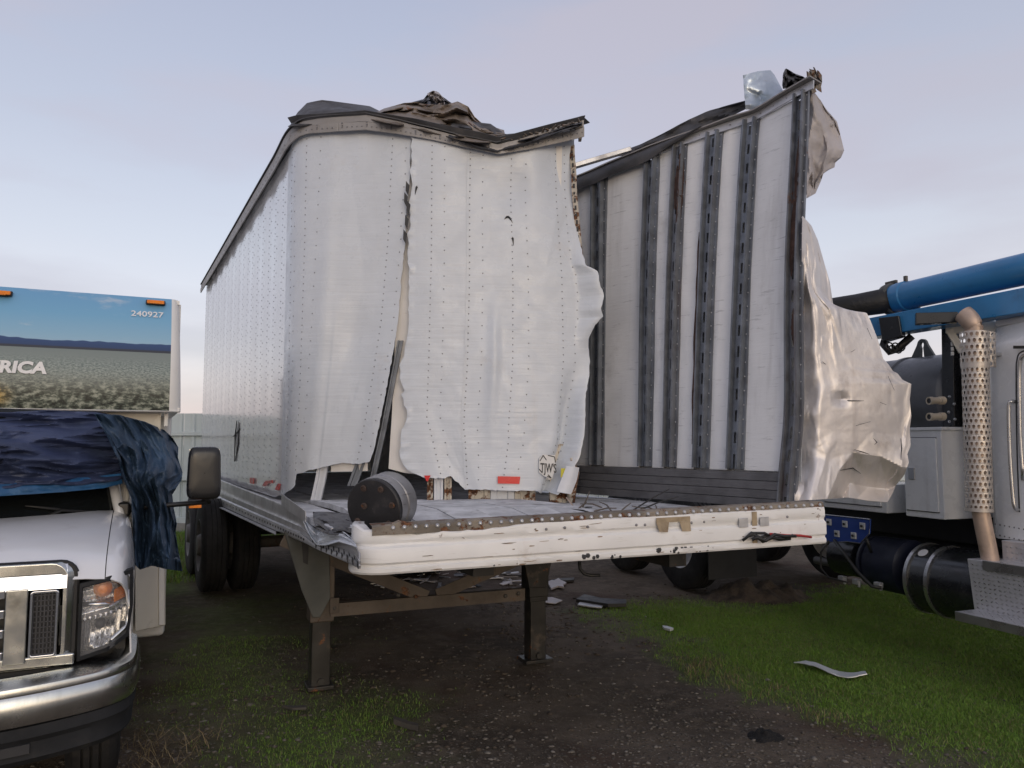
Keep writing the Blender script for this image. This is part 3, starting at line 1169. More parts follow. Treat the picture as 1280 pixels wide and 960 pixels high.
# logistic posts with slots
for (ra, rb, m_, idx) in rr:
    def pt(u, z, off, ra=ra, rb=rb, idx=idx):
        z0 = 1.42 if idx < 6 else 1.19
        wob = .012 * sin(z * 3 + idx) if idx == 6 else .004 * sin(z * 2 + idx)
        return RW(ra + (rb - ra) * u + (.02 * sstep(1.9, 1.2, z) if idx == 6 else 0), z, off + wob)
    z0 = 1.43 if idx < 6 else 1.19
    z1 = ztop((ra + rb) / 2) - .035
    mb = MB()
    NZ = 24
    def strip(u0, o0, u1, o1, za=z0, zb=z1, n=NZ):
        base = len(mb.v)
        vs, fs = [], []
        for k in range(n + 1):
            z = za + (zb - za) * k / n
            vs += [pt(u0, z, o0), pt(u1, z, o1)]
        for k in range(n):
            fs.append((2 * k, 2 * k + 1, 2 * k + 3, 2 * k + 2))
        mb.add(vs, fs)
    # hat section: flange, rib, web with slots, rib, flange
    strip(-.02, -.004, -.02, .02)
    strip(-.02, .02, .14, .02)
    strip(.14, .02, .18, .058)
    strip(.18, .058, .26, .058)
    strip(.26, .058, .32, .022)
    strip(.32, .022, .44, .022)
    strip(.56, .022, .70, .022)
    strip(.70, .022, .74, .058)
    strip(.74, .058, .84, .058)
    strip(.84, .058, .88, .02)
    strip(.88, .02, 1.02, .02)
    strip(1.02, .02, 1.02, -.004)
    # web middle: solid bits between slots
    pitch = .152
    z = z1
    first = True
    while z > z0 + .03:
        zb_ = z
        za_ = max(z - (.075 if not first else .05), z0)
        strip(.44, .022, .56, .022, za_, zb_, 2)
        first = False
        z = za_ - .077
    po = mk('logistic_post', mb, M[m_], TR, solid=.002, label=('post streaked with brown rust' if m_ == 'galv_rust' else None))
    # rows of small rivets on the flange
    rb_ = MB()
    nr = 26
    for k in range(nr):
        z = z0 + .04 + (z1 - z0 - .08) * k / (nr - 1)
        for u in (.06, .94):
            p = pt(u, z, .022)
            rb_.dome(p, (-.70, -.71, 0), .006, .005, 5)
    mk('rivets', rb_, M['rivet_light'], po, kind='stuff')
# dark rust stains
for (ra, rb, m_, idx) in rr:
    spots = {3: [(.62, .98, 3.30, 3.86), (.30, .62, 3.42, 3.78)], 6: [(.42, .78, 3.10, 3.72), (.30, .60, 2.72, 3.25), (.45, .72, 2.25, 2.50)], 4: [(-.10, .04, 1.6, 3.2)]}.get(idx, [])
    for (ua, ub2, za, zb) in spots:
        def fst(u, v):
            jag = .10 * noise.noise(Vector((v * 7, ua * 9, idx)))
            lo, hi = ua + jag, ub2 + .8 * jag * (1 if v > .5 else -1)
            k = sin(pi * min(max(v, .02), .98)) ** .5
            uu = (lo + hi) / 2 + (hi - lo) * (u - .5) * k
            o = .062 if (.74 < uu < .84 or .18 < uu < .26) else .027
            wob = .012 * sin((zb + (za - zb) * v) * 3 + idx) if idx == 6 else .004 * sin((zb + (za - zb) * v) * 2 + idx)
            return RW(ra + (rb - ra) * uu, zb + (za - zb) * v, o + wob)
        mk('rust_stain', MB().grid(fst, 8, 30), M['rust_dark'], TR, smooth=True)
# outer skin behind, with a punched hole
rh = r_of(886, 3.2)
def skin(u, v):
    r = .015 + 1.285 * u
    z = ztop(r) - .05 + (1.18 - ztop(r) + .05) * v
    return RW(r, z, -.055)
hole = lambda u, v: abs((.015 + 1.285 * u) - r_of_hole) < .016 and 3.03 < 4.0 - 2.83 * v < 3.22
r_of_hole = (rr[3][0] + rr[3][1]) / 2
mk('outer_skin', MB().grid(skin, 90, 80, skip=hole), M['sheet'], TR, smooth=True, solid=.003)
# bottom scuff boards
for k in range(4):
    za, zb = 1.195 + k * .058, 1.195 + (k + 1) * .058 - .004
    mb = MB()
    n = 18
    r0 = r_of(980, 1.42)
    def wv(r):
        return .004 * sin(r * 9 + k)
    vs, fs = [], []
    for i in range(n + 1):
        r = r0 + (1.32 - r0) * i / n
        dz = -.012 * (1 - i / n)
        vs += [RW(r, za + dz, .0), RW(r, za + dz, .042 + wv(r)), RW(r, zb + dz, .042 + wv(r)), RW(r, zb + dz, .0)]
    for i in range(n):
        for j in range(4):
            a, b = i * 4 + j, i * 4 + (j + 1) % 4
            fs.append((a, a + 4, b + 4, b))
    fs += [(0, 1, 2, 3), (n * 4 + 3, n * 4 + 2, n * 4 + 1, n * 4)]
    mk('scuff_board', mb.add(vs, fs), M['scuff'], TR)
# top rail, inner face and lip
def tr1(u, v):
    r = -.03 + 1.38 * u
    z = ztop(r) - .062 * v + .006 * noise.noise(Vector((r * 6, 2, 2)))
    return RW(r, z, .025 + .004 * sin(r * 17))
o = mk('top_rail', MB().grid(tr1, 60, 3), M['rail_alu'], TR, smooth=True, solid=.012)
def tr2(u, v):
    r = -.03 + 1.38 * u
    return RW(r, ztop(r) + .012 + .008 * noise.noise(Vector((r * 8, 7, 2))), .075 - .15 * v)
mk('rail_cap', MB().grid(tr2, 60, 2), M['rail_top'], TR, smooth=True, solid=.01)
mb = MB()
for k in range(16):
    p = RW(.02 + k * .06, ztop(.02 + k * .06) - .03, .034)
    mb.dome(p, (-.7, -.7, 0), .006)
mk('rivets', mb, M['rivet'], o, kind='stuff')

# torn roof on the right wall
f = px_patch([(775, 190), (800, 181), (830, 168), (860, 150), (885, 141), (905, 133), (932, 127)], [(778, 193), (805, 190), (835, 178), (865, 165), (890, 154), (910, 145), (934, 134)],
             6.0, 6.05, .06, 5, 21)
def f2(u, v):
    q = poly_at(v2([(775, 190), (800, 181), (830, 166), (860, 150), (885, 139), (905, 133), (932, 126)]), u) * (1 - v) + \
        poly_at(v2([(770, 196), (803, 190), (835, 180), (865, 168), (890, 157), (910, 147), (936, 134)]), u) * v
    y = interp(q.x, [770, 840, 940], [6.45, 6.12, 5.72]) + .05 * fbm((u * 6, v * 2, 5), 3)
    return at_depth(q.x, q.y, y)
mk('roof_sheet', MB().grid(f2, 40, 8), M['roof_dark'], TR, smooth=True, solid=.006)
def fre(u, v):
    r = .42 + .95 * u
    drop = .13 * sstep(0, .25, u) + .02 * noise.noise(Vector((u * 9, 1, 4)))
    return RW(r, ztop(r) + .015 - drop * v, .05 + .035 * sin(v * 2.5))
mk('dark_roof_band', MB().grid(fre, 40, 5), M['roof_dark'], TR, smooth=True, solid=.005)  # hanging roof sheet; its dark band also paints the shadow along the rail
mb = MB().bar(at_depth(700, 213, 5.98), at_depth(788, 187, 6.02), .06, .035)
mk('roof_bow', mb, M['rail_alu'], TR, bevel=.004)
def f3(u, v):
    q = poly_at(v2([(929, 94), (948, 89), (963, 88), (968, 94)]), u) * (1 - v) + poly_at(v2([(932, 137), (944, 137), (961, 130), (982, 120)]), u) * v
    y = 5.62 + .14 * u * (1 - .6 * v) - .30 * sstep(.35, .9, u) * v + .03 * fbm((u * 4, v * 4, 3), 2)
    return at_depth(q.x, q.y, y)
mk('roof_scrap', MB().grid(f3, 22, 22), M['silver'], TR, smooth=True, solid=.004, label='curled silver scrap on the right top rail')
def f4(u, v):
    q = poly_at(v2([(978, 107), (979, 92), (982, 85), (993, 92), (1004, 96)]), u) * (1 - v) + poly_at(v2([(979, 111), (985, 110), (992, 107), (999, 103), (1007, 98)]), u) * v
    return at_depth(q.x, q.y, 5.38 + .10 * fbm((u * 5, v * 4, 8), 3))
mk('roof_scrap', MB().grid(f4, 18, 12), M['roof_dark'], TR, smooth=True, solid=.004)
mb = MB()
for k in range(16):
    a = at_depth(1012 + random.uniform(0, 13), 92 + random.uniform(0, 20), 5.20 + random.uniform(-.05, .1))
    mb.box(a, (random.uniform(.01, .03), .01, random.uniform(-.02, .02)), (0, .015, .01), (random.uniform(-.01, .01), 0, random.uniform(.01, .035)))
mk('corner_shreds', mb, M['rust_edge'], TR, kind='stuff')

# ------------------------------------------------------------------ torn skin spread out beside the right wall
LOWF = tri_field([(980, 240, 0), (1150, 240, 0), (980, 535, 0), (1040, 540, 0), (1090, 540, 0), (1150, 548, 0), (985, 562, .0), (1012, 558, .0), (1035, 575, -.02), (1049, 588, -.05),
                  (1066, 566, -.01), (1100, 570, -.03), (1128, 584, -.05), (1150, 588, -.05), (990, 630, -.15), (1003, 632, -.14), (1030, 632, -.12), (1048, 634, .06), (1062, 604, .10),
                  (1085, 609, .12), (1110, 612, .11), (1134, 600, .03), (1060, 634, -.03), (1085, 636, -.06), (1112, 634, -.02), (1150, 640, .02)])
FF1, FF2, FF4 = facets(16, 4, .3), facets(110, 8, .7), facets(420, 18, .4)


def foil_depth(u, v, x, y):
    d = 5.02 + .18 * u
    w = 1 - .85 * sstep(1035, 1055, x) * sstep(1135, 1105, x) * sstep(395, 420, y) * sstep(580, 555, y)
    d += w * (.010 * FF1(u, v) + .011 * FF2(u, v) + .003 * FF4(u, v)) + .03 * fbm((x * .006, y * .006, 1), 2)
    d += .0015 * fbm((x * .06, y * .06, 4), 2)
    d += .15 * sstep(.20, 0, u) * sstep(.10, .35, v) * (.8 + .5 * noise.noise(Vector((y * .03, 2, 2))))
    d += LOWF(x, y)
    d += .035 * max(0, 1 - abs(x - 1051) / 13) * max(0, 1 - abs(y - 499) / 11)
    return d


cf = coons(v2([(1003, 270), (1014, 282), (1022, 300)]),
           v2([(993, 626), (1030, 624), (1060, 622), (1085, 626), (1109, 628)]),
           v2([(1003, 270), (1001, 400), (998, 500), (993, 626)]),
           v2([(1022, 300), (1031, 332), (1037, 352), (1041, 380), (1050, 390), (1083, 391), (1088, 401), (1097, 424), (1104, 449), (1110, 455), (1116, 464), (1122, 467), (1128, 475), (1139, 480),
               (1137, 500), (1139, 520), (1137, 535), (1138, 557), (1134, 568), (1136, 578), (1130, 594), (1120, 606), (1116, 616), (1109, 628)]))
def ff(u, v):
    q = cf(u, v)
    return at_depth(q.x, q.y, foil_depth(u, v, q.x, q.y))
mk('torn_skin', MB().grid(ff, 120, 210), M['foil'], TR, smooth=True, solid=.003, crisp=22, label='crumpled bare metal skin torn outwards')
mb = MB()
for pts in (((1046, 499), (1052, 500), (1062, 501), (1080, 501)), ((1049, 492), (1052, 499), (1055, 505)), ((1058, 486), (1054, 494), (1051, 499)), ((1100, 503), (1108, 506)), ((1070, 532), (1088, 527)),
            ((1092, 548), (1096, 553), (1093, 556)), ((1126, 548), (1127, 560), (1126, 575)), ((1068, 562), (1078, 565), (1087, 568)), ((1064, 440), (1069, 437)), ((1028, 452), (1038, 460)),
            ((1050, 588), (1066, 585), (1076, 592)), ((1084, 410), (1090, 424)), ((1110, 470), (1118, 488))):
    P_ = [at_depth(x, y, foil_depth(.5 if x > 1030 else .2, (y - 270) / 356, x, y) - .012) for x, y in pts]
    mb.tube(P_, [.0015] + [.004] * (len(P_) - 2) + [.0012], 5)
mk('scratches', mb, M['ink'], TR, kind='stuff')
cu_ = coons(v2([(1012, 108), (1026, 126), (1031, 135)]), v2([(1008, 248), (1019, 242), (1026, 226)]),
            v2([(1012, 108), (1010, 170), (1008, 248)]), v2([(1031, 135), (1046, 152), (1049, 163), (1051, 172), (1055, 188), (1051, 197), (1044, 203), (1043, 209), (1030, 214), (1026, 226)]))
FF3 = facets(34, 2, .3)
def fu(u, v):
    q = cu_(u, v)
    return at_depth(q.x, q.y, 5.22 + .10 * u + .04 * FF3(u, v) + .03 * fbm((u * 3, v * 5, 2), 2))
mk('torn_skin', MB().grid(fu, 36, 80), M['flap'], TR, smooth=True, solid=.003, crisp=22, label='grey torn flap at the top of the right wall')

# ------------------------------------------------------------------ floor
NP = 11
for i in range(NP):
    a, b = i / NP, (i + 1) / NP - .004
    back = .16 if i > 1 else .55
    def fl_(p, q, t):
        return p.lerp(q, t)
    A0, B0 = NOSE_L.lerp(NOSE_R, a), NOSE_L.lerp(NOSE_R, b)
    A1, B1 = REAR_L.lerp(REAR_R, a), REAR_L.lerp(REAR_R, b)
    A0, B0 = A0.lerp(A1, back / 9), B0.lerp(B1, back / 9)
    dz = random.uniform(-.006, .006)
    n = 14
    vs, fs = [], []
    for k in range(n + 1):
        t = (k / n) ** 1.6
        p, q = A0.lerp(A1, t), B0.lerp(B1, t)
        bow = .055 * sstep(.32, .12, abs(t * 9 - 1.2) / 9 * 3) * (1 if 1 <= i <= 6 else .2)
        z = FLOOR + dz + bow
        vs += [Vector((p.x, p.y, z - .035)), Vector((q.x, q.y, z - .035)), Vector((q.x, q.y, z)), Vector((p.x, p.y, z))]
    for k in range(n):
        for j in range(4):
            x, y = k * 4 + j, k * 4 + (j + 1) % 4
            fs.append((x, y, y + 4, x + 4))
    fs += [(3, 2, 1, 0), (n * 4, n * 4 + 1, n * 4 + 2, n * 4 + 3)]
    mk('floor_plank', MB().add(vs, fs), M['wood'], TR)
# steel under the floor, main rails
for t in (.28, .72):
    a = NOSE_L.lerp(NOSE_R, t).lerp(REAR_L.lerp(REAR_R, t), .03)
    b = REAR_L.lerp(REAR_R, t)
    mk('chassis_rail', MB().bar(Vector((a.x, a.y, 1.0)), Vector((b.x, b.y, 1.0)), .12, .2), M['leg_black'], TR)
for k in range(12):
    t = .03 + k * .085
    a, b = NOSE_L.lerp(REAR_L, t), NOSE_R.lerp(REAR_R, t)
    mk('cross_member', MB().bar(Vector((a.x, a.y, 1.065)), Vector((b.x, b.y, 1.065)), .05, .085), M['leg_black'], TR)
# roof over the rear part and the rear wall
ra, rb_ = Vector((-1.9, 6.35, 3.97)), Vector((.30, 7.0, 3.87))
mb = MB().hexa([ra, rb_, Vector((*REAR_R.xy, 3.88)), Vector((*REAR_L.xy, 3.96)), ra + Vector((0, 0, .02)), rb_ + Vector((0, 0, .02)),
                Vector((*REAR_R.xy, 3.90)), Vector((*REAR_L.xy, 3.98))])
mk('roof', mb, M['roof_dark'], TR)
for t0_, t1_ in ((0, .497), (.503, 1)):
    a, b = REAR_L.lerp(REAR_R, t0_), REAR_L.lerp(REAR_R, t1_)
    mb = MB().bar(Vector((a.x, a.y, 2.54)), Vector((b.x, b.y, 2.54)), .05, 2.76)
    mk('rear_door', mb, M['side'], TR, bevel=.004)

# ------------------------------------------------------------------ front rail with rounded corner
fd = (NOSE_R - Vector((-.62, 3.728, 0))).normalized()
fn = Vector((fd.y, -fd.x, 0))
corner = [((-.805, 3.95), (-.90, -.43)), ((-.79, 3.87), (-.90, -.43)), ((-.775, 3.81), (-.88, -.48)), ((-.755, 3.765), (-.75, -.66)), ((-.715, 3.735), (-.45, -.89)),
          ((-.665, 3.724), (-.08, -1.0))]
path = []
for (x, y), o in corner:
    path.append((Vector((x, y, 0)), Vector((*o, 0))))
N = 60
for k in range(N + 1):
    t = k / N
    p = Vector((-.62, 3.728, 0)).lerp(NOSE_R, t)
    p.z = .058 * t
    path.append((p, fn))
prof = [(-.05, 1.186), (-.002, 1.19), (.010, 1.182), (.013, 1.165), (.013, 1.135), (.004, 1.122), (.004, 1.112), (.019, 1.102), (.022, 1.09), (.022, 1.035), (.008, 1.024), (.008, 1.016),
        (.019, 1.008), (.019, .990), (.012, .980), (-.05, .978)]
mb = MB()
vs, fs = [], []
for i, (p, o) in enumerate(path):
    for j, (a, z) in enumerate(prof):
        t = max(0, (i - 5) / N)
        dent = .006 * fbm((t * 9, z * 6, 4), 3) - .018 * math.exp(-((t - .06) / .05) ** 2) * sstep(1.08, 1.16, z)
        zz = z
        if z > 1.15:      # top edge peeled down on the left third
            zz -= .030 * sstep(.02, .07, t) * sstep(.34, .20, t) * (.7 + .5 * noise.noise(Vector((t * 40, 1, 1))))
            zz += .02 * (i < 4)
        if z < .985:
            zz += .010 * noise.noise(Vector((t * 60, 5, 1))) * (t > .35)
        vs.append(p + o * (a + dent) + Vector((0, 0, zz)))
m_ = len(prof)
for i in range(len(path) - 1):
    for k in range(m_ - 1):
        a = i * m_ + k
        fs.append((a, a + m_, a + m_ + 1, a + 1))
fs.append(tuple((len(path) - 1) * m_ + k for k in range(m_))[::-1])
mk('front_rail', mb.add(vs, fs), M['front_white'], TR, smooth='auto')
# seam in the rail and bolted flange on top
def rail_pt(t, z, o=.026):
    p = Vector((-.62, 3.728, 0)).lerp(NOSE_R, t) + fn * o
    return Vector((p.x, p.y, z + .058 * t))
mk('rail_joint', MB().bar(rail_pt(.27, .984, .021), rail_pt(.27, 1.012, .021), .006, .006, up=fn), M['front_white'], TR)
mk('rail_joint', MB().bar(rail_pt(.815, .99, .016), rail_pt(.815, 1.18, .016), .004, .03, up=fd), M['tape'], TR)
mb = MB()
vs, fs = [], []
for k in range(61):
    t = -.02 + 1.02 * k / 60
    jag = .012 * noise.noise(Vector((t * 50, 3, 3))) + .012 * noise.noise(Vector((t * 14, 3, 9)))
    for (o, z) in ((.004, 1.165), (.004, 1.207 + jag), (-.012, 1.214 + jag), (-.13 + jag, 1.210)):
        vs.append(rail_pt(t, z, o))
for k in range(60):
    for j in range(3):
        a = k * 4 + j
        fs.append((a, a + 4, a + 5, a + 1))
ofl = mk('rail_flange', mb.add(vs, fs), M['rust_edge'], TR, solid=.003)
mb = MB()
for k in range(46):
    t = .02 + .97 * k / 45
    mb.dome(rail_pt(t, 1.198, .005), fn + Vector((0, 0, .6)), .012, .009, 7)
mk('rivets', mb, M['rivet_light'], ofl, kind='stuff')
mb = MB()
for (t, z) in ((.33, 1.15), (.37, 1.152), (.42, 1.15), (.66, 1.14), (.69, 1.141), (.90, 1.142), (.53, 1.145), (.55, 1.143), (.08, 1.06), (.22, .99)):
    mb.dome(rail_pt(t, z, .014), fn, .008, .006, 7)
mk('rail_screws', mb, M['rivet'], TR, kind='stuff')
mb = MB()
rc = random.Random(3)
for k in range(38):
    tt = rc.choice([rc.uniform(.02, .30), rc.uniform(.10, .50), rc.uniform(.15, .45), rc.uniform(.3, .98)])
    z = rc.choice([rc.uniform(1.09, 1.098), rc.uniform(1.13, 1.162), rc.uniform(1.14, 1.165), rc.uniform(1.03, 1.08), rc.uniform(.985, .998)])
    o = .0245 if 1.03 < z < 1.10 else (.0215 if z < 1.0 else .0155)
    l, h = rc.uniform(.006, .045) * (1 if tt < .5 else .4), rc.uniform(.001, .0035)
    sl = rc.uniform(-.10, .16)
    n = 8
    pts = []
    for j in range(n):
        a = 2 * pi * j / n
        pts.append(rail_pt(tt + l * cos(a) * rc.uniform(.7, 1.2) / 2.6, z + h * sin(a) * rc.uniform(.5, 1.4) + sl * l * cos(a) * .3, o))
    mb.add(pts, [tuple(range(n))])
mk('paint_chips', mb, M['chip'], TR, kind='stuff')
# brown tape remains, small metal plates
for pts in (((.575, 1.176), (.655, 1.176), (.655, 1.150), (.575, 1.152)), ((.575, 1.152), (.605, 1.152), (.60, 1.10), (.58, 1.105)), ((.63, 1.150), (.655, 1.150), (.655, 1.098), (.634, 1.10))):
    mb = MB().add([rail_pt(t, z, .0285 if z < 1.12 else .021) for t, z in pts], [(0, 1, 2, 3)])
    mk('tape_patch', mb, M['tape'], TR, solid=.002)
for t in (.785, .838):
    mk('small_plate', MB().bar(rail_pt(t - .011, 1.125, .024), rail_pt(t + .011, 1.125, .024), .006, .05), M['rail_alu'], TR, bevel=.002)
mb = MB()
for k in range(26):
    t = random.choice([random.uniform(.38, .50), random.uniform(.55, .68), random.uniform(.62, .70)])
    mb.dome(rail_pt(t, .988 + random.uniform(0, .02), .017), fn, random.uniform(.006, .016), .003, 6)
mk('dirt_specks', mb, M['ink'], TR, kind='stuff')

# ------------------------------------------------------------------ left bottom rail
Z = Vector((0, 0, 1))
ld = (REAR_L - NOSE_L).normalized()
ln = Vector((-ld.y, ld.x, 0))
ln = ln if ln.x < 0 else -ln
def side_px(px, py, off=0.0):
    return at_plane(px, py, NOSE_L + ln * off, ln)
r_top = [(256, 590), (277, 600), (320, 617), (350, 629), (375, 640), (384, 655), (393, 668), (404, 675), (420, 673), (436, 675), (444, 680), (449, 692)]
r_bot = [(256, 622), (277, 632), (320, 652), (347, 664), (372, 675), (384, 680), (393, 685), (404, 690), (420, 697), (436, 704), (444, 708), (450, 711)]
xs = [p[0] for p in r_top]
def rail_f(u, v):
    x = 256 + (450 - 256) * u
    y0, y1 = interp(x, xs, [p[1] for p in r_top]), interp(x, [p[0] for p in r_bot], [p[1] for p in r_bot])
    y = y0 + (y1 - y0) * v
    o = .02 + .012 * sstep(.42, .47, v) + (.02 * sstep(.72, .76, v)) + .012 * fbm((x * .03, v * 2, 6), 2) * sstep(370, 400, x)
    return side_px(x, y, o)
mk('bottom_rail', MB().grid(rail_f, 90, 16), M['rail_alu'], TR, smooth='auto', solid=.006)
mb = MB()
for k in range(34):
    u = .02 + .62 * (k / 33) ** .85
    p = rail_f(u, .86)
    mb.box(p + ld * 0 + ln * .003, ld * .016, ln * .002, Vector((0, 0, .006)))
for k in range(9):
    u = .70 + .27 * k / 8
    for v_, sh in ((.62, 0), (.80, .02)):
        p = rail_f(u + sh, v_)
        mb.box(p + ln * .003, ld * .010 + Z * .006, ln * .002, Vector((0, 0, .011)))
mk('rail_holes', mb, M['ink'], TR, kind='stuff')
def strip_f(u, v):
    x = 256 + (345 - 256) * u
    y = interp(x, [256, 345], [624, 664.5]) + v * interp(x, [256, 345], [2, 4])
    return side_px(x, y, .05 + .04 * v)
mk('rail_lip', MB().grid(strip_f, 10, 2), M['rail_alu'], TR, solid=.006)
# white skin torn off the rail and curling down
cw = coons(v2([(375, 638), (385, 646), (396, 654), (412, 660), (430, 665), (444, 676)]), v2([(379, 652), (387, 669), (396, 681), (407, 682), (424, 677), (446, 684)]),
           v2([(375, 638), (377, 645), (379, 652)]), v2([(444, 676), (445, 680), (446, 684)]))
def fw(u, v):
    q = cw(u, v)
    return side_px(q.x, q.y, .06 - .10 * (1 - v) + .02 * FF3(u, v) + .02 * fbm((u * 5, v * 3, 8), 2))
mk('torn_flap', MB().grid(fw, 50, 16), M['sheet'], TR, smooth=True, solid=.004)
# dark crumpled sheet lying in the corner behind
cd = coons(v2([(391, 640), (410, 640), (432, 642), (447, 647)]), v2([(394, 660), (412, 668), (428, 668), (446, 676)]), v2([(391, 640), (392, 650), (394, 660)]), v2([(447, 647), (446, 660), (446, 676)]))
def fdk(u, v):
    q = cd(u, v)
    return at_depth(q.x, q.y, 4.75 - .65 * v - .10 * u + .05 * fbm((u * 5, v * 5, 3), 3) + .07 * FF3(u, v))
mk('crumpled_sheet', MB().grid(fdk, 40, 28), M['scuff'], TR, smooth=True, solid=.004)
f_ = lambda u, v: side_px(352 + 30 * u, 617 + 22 * u + v * (16 - 2 * u), .035 + .01 * sin(u * 3))
mk('patch_plate', MB().grid(f_, 6, 4), M['rail_alu'], TR, smooth=True, solid=.004)

# ------------------------------------------------------------------ landing gear
LG1, LG2 = Vector((-1.270, 5.20, 0)), Vector((.170, 5.82, 0))
lgd = (LG2 - LG1).normalized()
lgn = Vector((lgd.y, -lgd.x, 0))
Z = Vector((0, 0, 1))
for i, (g, mlow, mup) in enumerate(((LG1, 'leg_black', 'steel_brown'), (LG2, 'leg_black', 'leg_black'))):
    lower = mk('landing_leg', MB().box(g + Z * .27, lgd * .062, lgn * .062, Z * .25), M[mlow], TR, bevel=.008)
    up = mk('leg_housing', MB().box(g + Z * .78, lgd * .078, lgn * .078, Z * (.34 if i == 0 else .30)), M[mup], lower, bevel=.008)
    mk('foot_plate', MB().box(g + Z * .02, lgd * (.11 if i else .085), lgn * .09, Z * .014), M['leg_black'], lower, bevel=.006)
    mk('foot_pin', MB().cyl(g + Z * .06 - lgn * .08, g + Z * .06 + lgn * .08, .022, n=10), M['leg_black'], lower)
    mk('leg_collar', MB().box(g + Z * (.46 if i == 0 else .47), lgd * .072, lgn * .072, Z * .022), M['steel_brown' if i == 0 else 'leg_black'], lower, bevel=.004)
# wing bracket on the left leg: tapered plate
def wing(pts, o0, o1, name, mat):
    a = [at_plane(x, y, LG1 + lgn * o0, lgn) for x, y in pts]
    b = [p - lgn * (o0 - o1) for p in a]
    n = len(a)
    return mk(name, MB().add(a + b, [tuple(range(n)), tuple(range(n, 2 * n))[::-1]] + [(i, i + n, (i + 1) % n + n, (i + 1) % n) for i in range(n)]), M[mat], TR, bevel=.004)
wing([(355, 664), (412, 690), (413, 748), (400, 772), (391, 772), (377, 738)], .100, .085, 'leg_bracket', 'steel_grey')
wing([(377, 676), (386, 680), (385, 706), (379, 703)], .106, .100, 'bracket_slot', 'ink')
wing([(655, 700), (690, 700), (683, 735), (662, 735)], .120, .085, 'leg_bracket', 'leg_black')
# braces
def on_lg(px, py, o=.09):
    return at_plane(px, py, LG1 + lgn * o, lgn)
def angle_bar(name, a, b, h, mat):
    mb = MB().bar(a, b, .010, h)
    d = (b - a).normalized()
    up = Z if abs(d.z) < .5 else Z
    mb.bar(a - lgn * .03 + Z * (h / 2 - .005), b - lgn * .03 + Z * (h / 2 - .005), .06, .009)
    return mk(name, mb, M[mat], TR, bevel=.002)
angle_bar('brace', on_lg(413, 763, .092), on_lg(656, 743, .092), .085, 'steel_brown')
for a, b in (((402, 694), (534, 746)), ((640, 703), (546, 744))):
    A_, B_ = on_lg(*a, .075), on_lg(*b, .080)
    A_ = A_ + (A_ - B_) * .35
    mk('brace', MB().bar(A_, B_, .010, .085, up=Z), M['steel_brown'], TR, bevel=.002)
mk('brace_plate', MB().box(on_lg(418, 757, .105), lgd * .03, lgn * .006, Z * .05), M['steel_brown'], TR, bevel=.003)
mb = MB()
for x, y in ((418, 760), (498, 744), (520, 746), (632, 745), (648, 742)):
    mb.dome(on_lg(x, y, .105), lgn, .016, .012, 6)
mk('brace_bolts', mb, M['steel_dark'], TR, kind='stuff')
# crossing shaft between the legs
mk('gear_shaft', MB().cyl(LG1 + Z * .88, LG2 + Z * .88, .022, n=10), M['leg_black'], TR)

# ------------------------------------------------------------------ wheels (dual tyres on two axles)
def wheel(c, axis, R, W, parent, rim_mat='rim_white', name='wheel', dish=.06, both=False):
    """c: centre, axis: outward unit vector"""
    c, axis = Vector(c), Vector(axis).normalized()
    rr_ = R * .56
    pr = [(-W / 2, rr_), (-W / 2 - .006, R * .70), (-W / 2, R * .88), (-W / 2 + .018, R * .965), (-W / 2 + .035, R)]
    nb = 4
    for k in range(nb):
        x0 = -W / 2 + .035 + (W - .07) * k / nb
        x1 = -W / 2 + .035 + (W - .07) * (k + 1) / nb
        if k:
            pr += [(x0 - .006, R), (x0 - .005, R - .014), (x0 + .005, R - .014), (x0 + .006, R)]
    pr += [(W / 2 - .035, R), (W / 2 - .018, R * .965), (W / 2, R * .88), (W / 2 + .006, R * .70), (W / 2, rr_)]
    wh = mk(name, MB().lathe(c, axis, pr, 40), M['rubber'], parent, smooth='auto')
    wh.name = name
    rim = [(-W / 2, rr_), (W / 2 - .004, rr_ + .008), (W / 2 + .002, rr_ - .004), (W / 2 - .03, rr_ - .03), (W / 2 - dish, rr_ * .82), (W / 2 - dish * 1.1, rr_ * .5), (W / 2 - dish * .2, rr_ * .42),
           (W / 2 + .02, rr_ * .36), (W / 2 + .025, 0.001)]
    ro = mk('rim', MB().lathe(c, axis, rim, 32), M[rim_mat], wh, smooth='auto')
    nb_ = MB()
    s = axis.cross(Z).normalized()
    for k in range(10):
        a = 2 * pi * k / 10
        p = c + (s * cos(a) + Z * sin(a)) * rr_ * .62 + axis * (W / 2 - dish * 1.05)
        nb_.cyl(p, p + axis * .022, .014, n=6)
    mk('lug_nuts', nb_, M['strap'], wh, kind='stuff')
    return wh
w_out = -AX_R
c1 = at_height(273, 722, 0)
base1 = Vector((-3.30, 8.56, .50))
first = wheel(base1, w_out, .50, .26, TR, 'rim_dirty')
inner = copy_tree(first, (AX_R * .32).to_tuple(), TR)
for o in (first, inner):
    copy_tree(o, (AX_R * (1.90 if o is inner else 2.55)).to_tuple(), TR)
for o in (first, inner):
    copy_tree(o, (AX_B * 1.28).to_tuple(), TR)
for k in (0, 1.28):
    a = base1 + AX_B * k
    mk('axle', MB().cyl(a + AX_R * .1, a + AX_R * 2.3, .065, n=12), M['steel_dark'], TR)
mk('suspension_frame', MB().box(base1 + AX_R * 1.2 + AX_B * .6 + Z * .30, AX_B * 1.2, AX_R * .45, Z * .10), M['steel_dark'], TR, bevel=.01)
mk('mud_flap', MB().box(base1 + AX_B * 2.05 + AX_R * .2 + Z * .02, AX_R * .30, AX_B * .006, Z * .32), M['black'], TR)
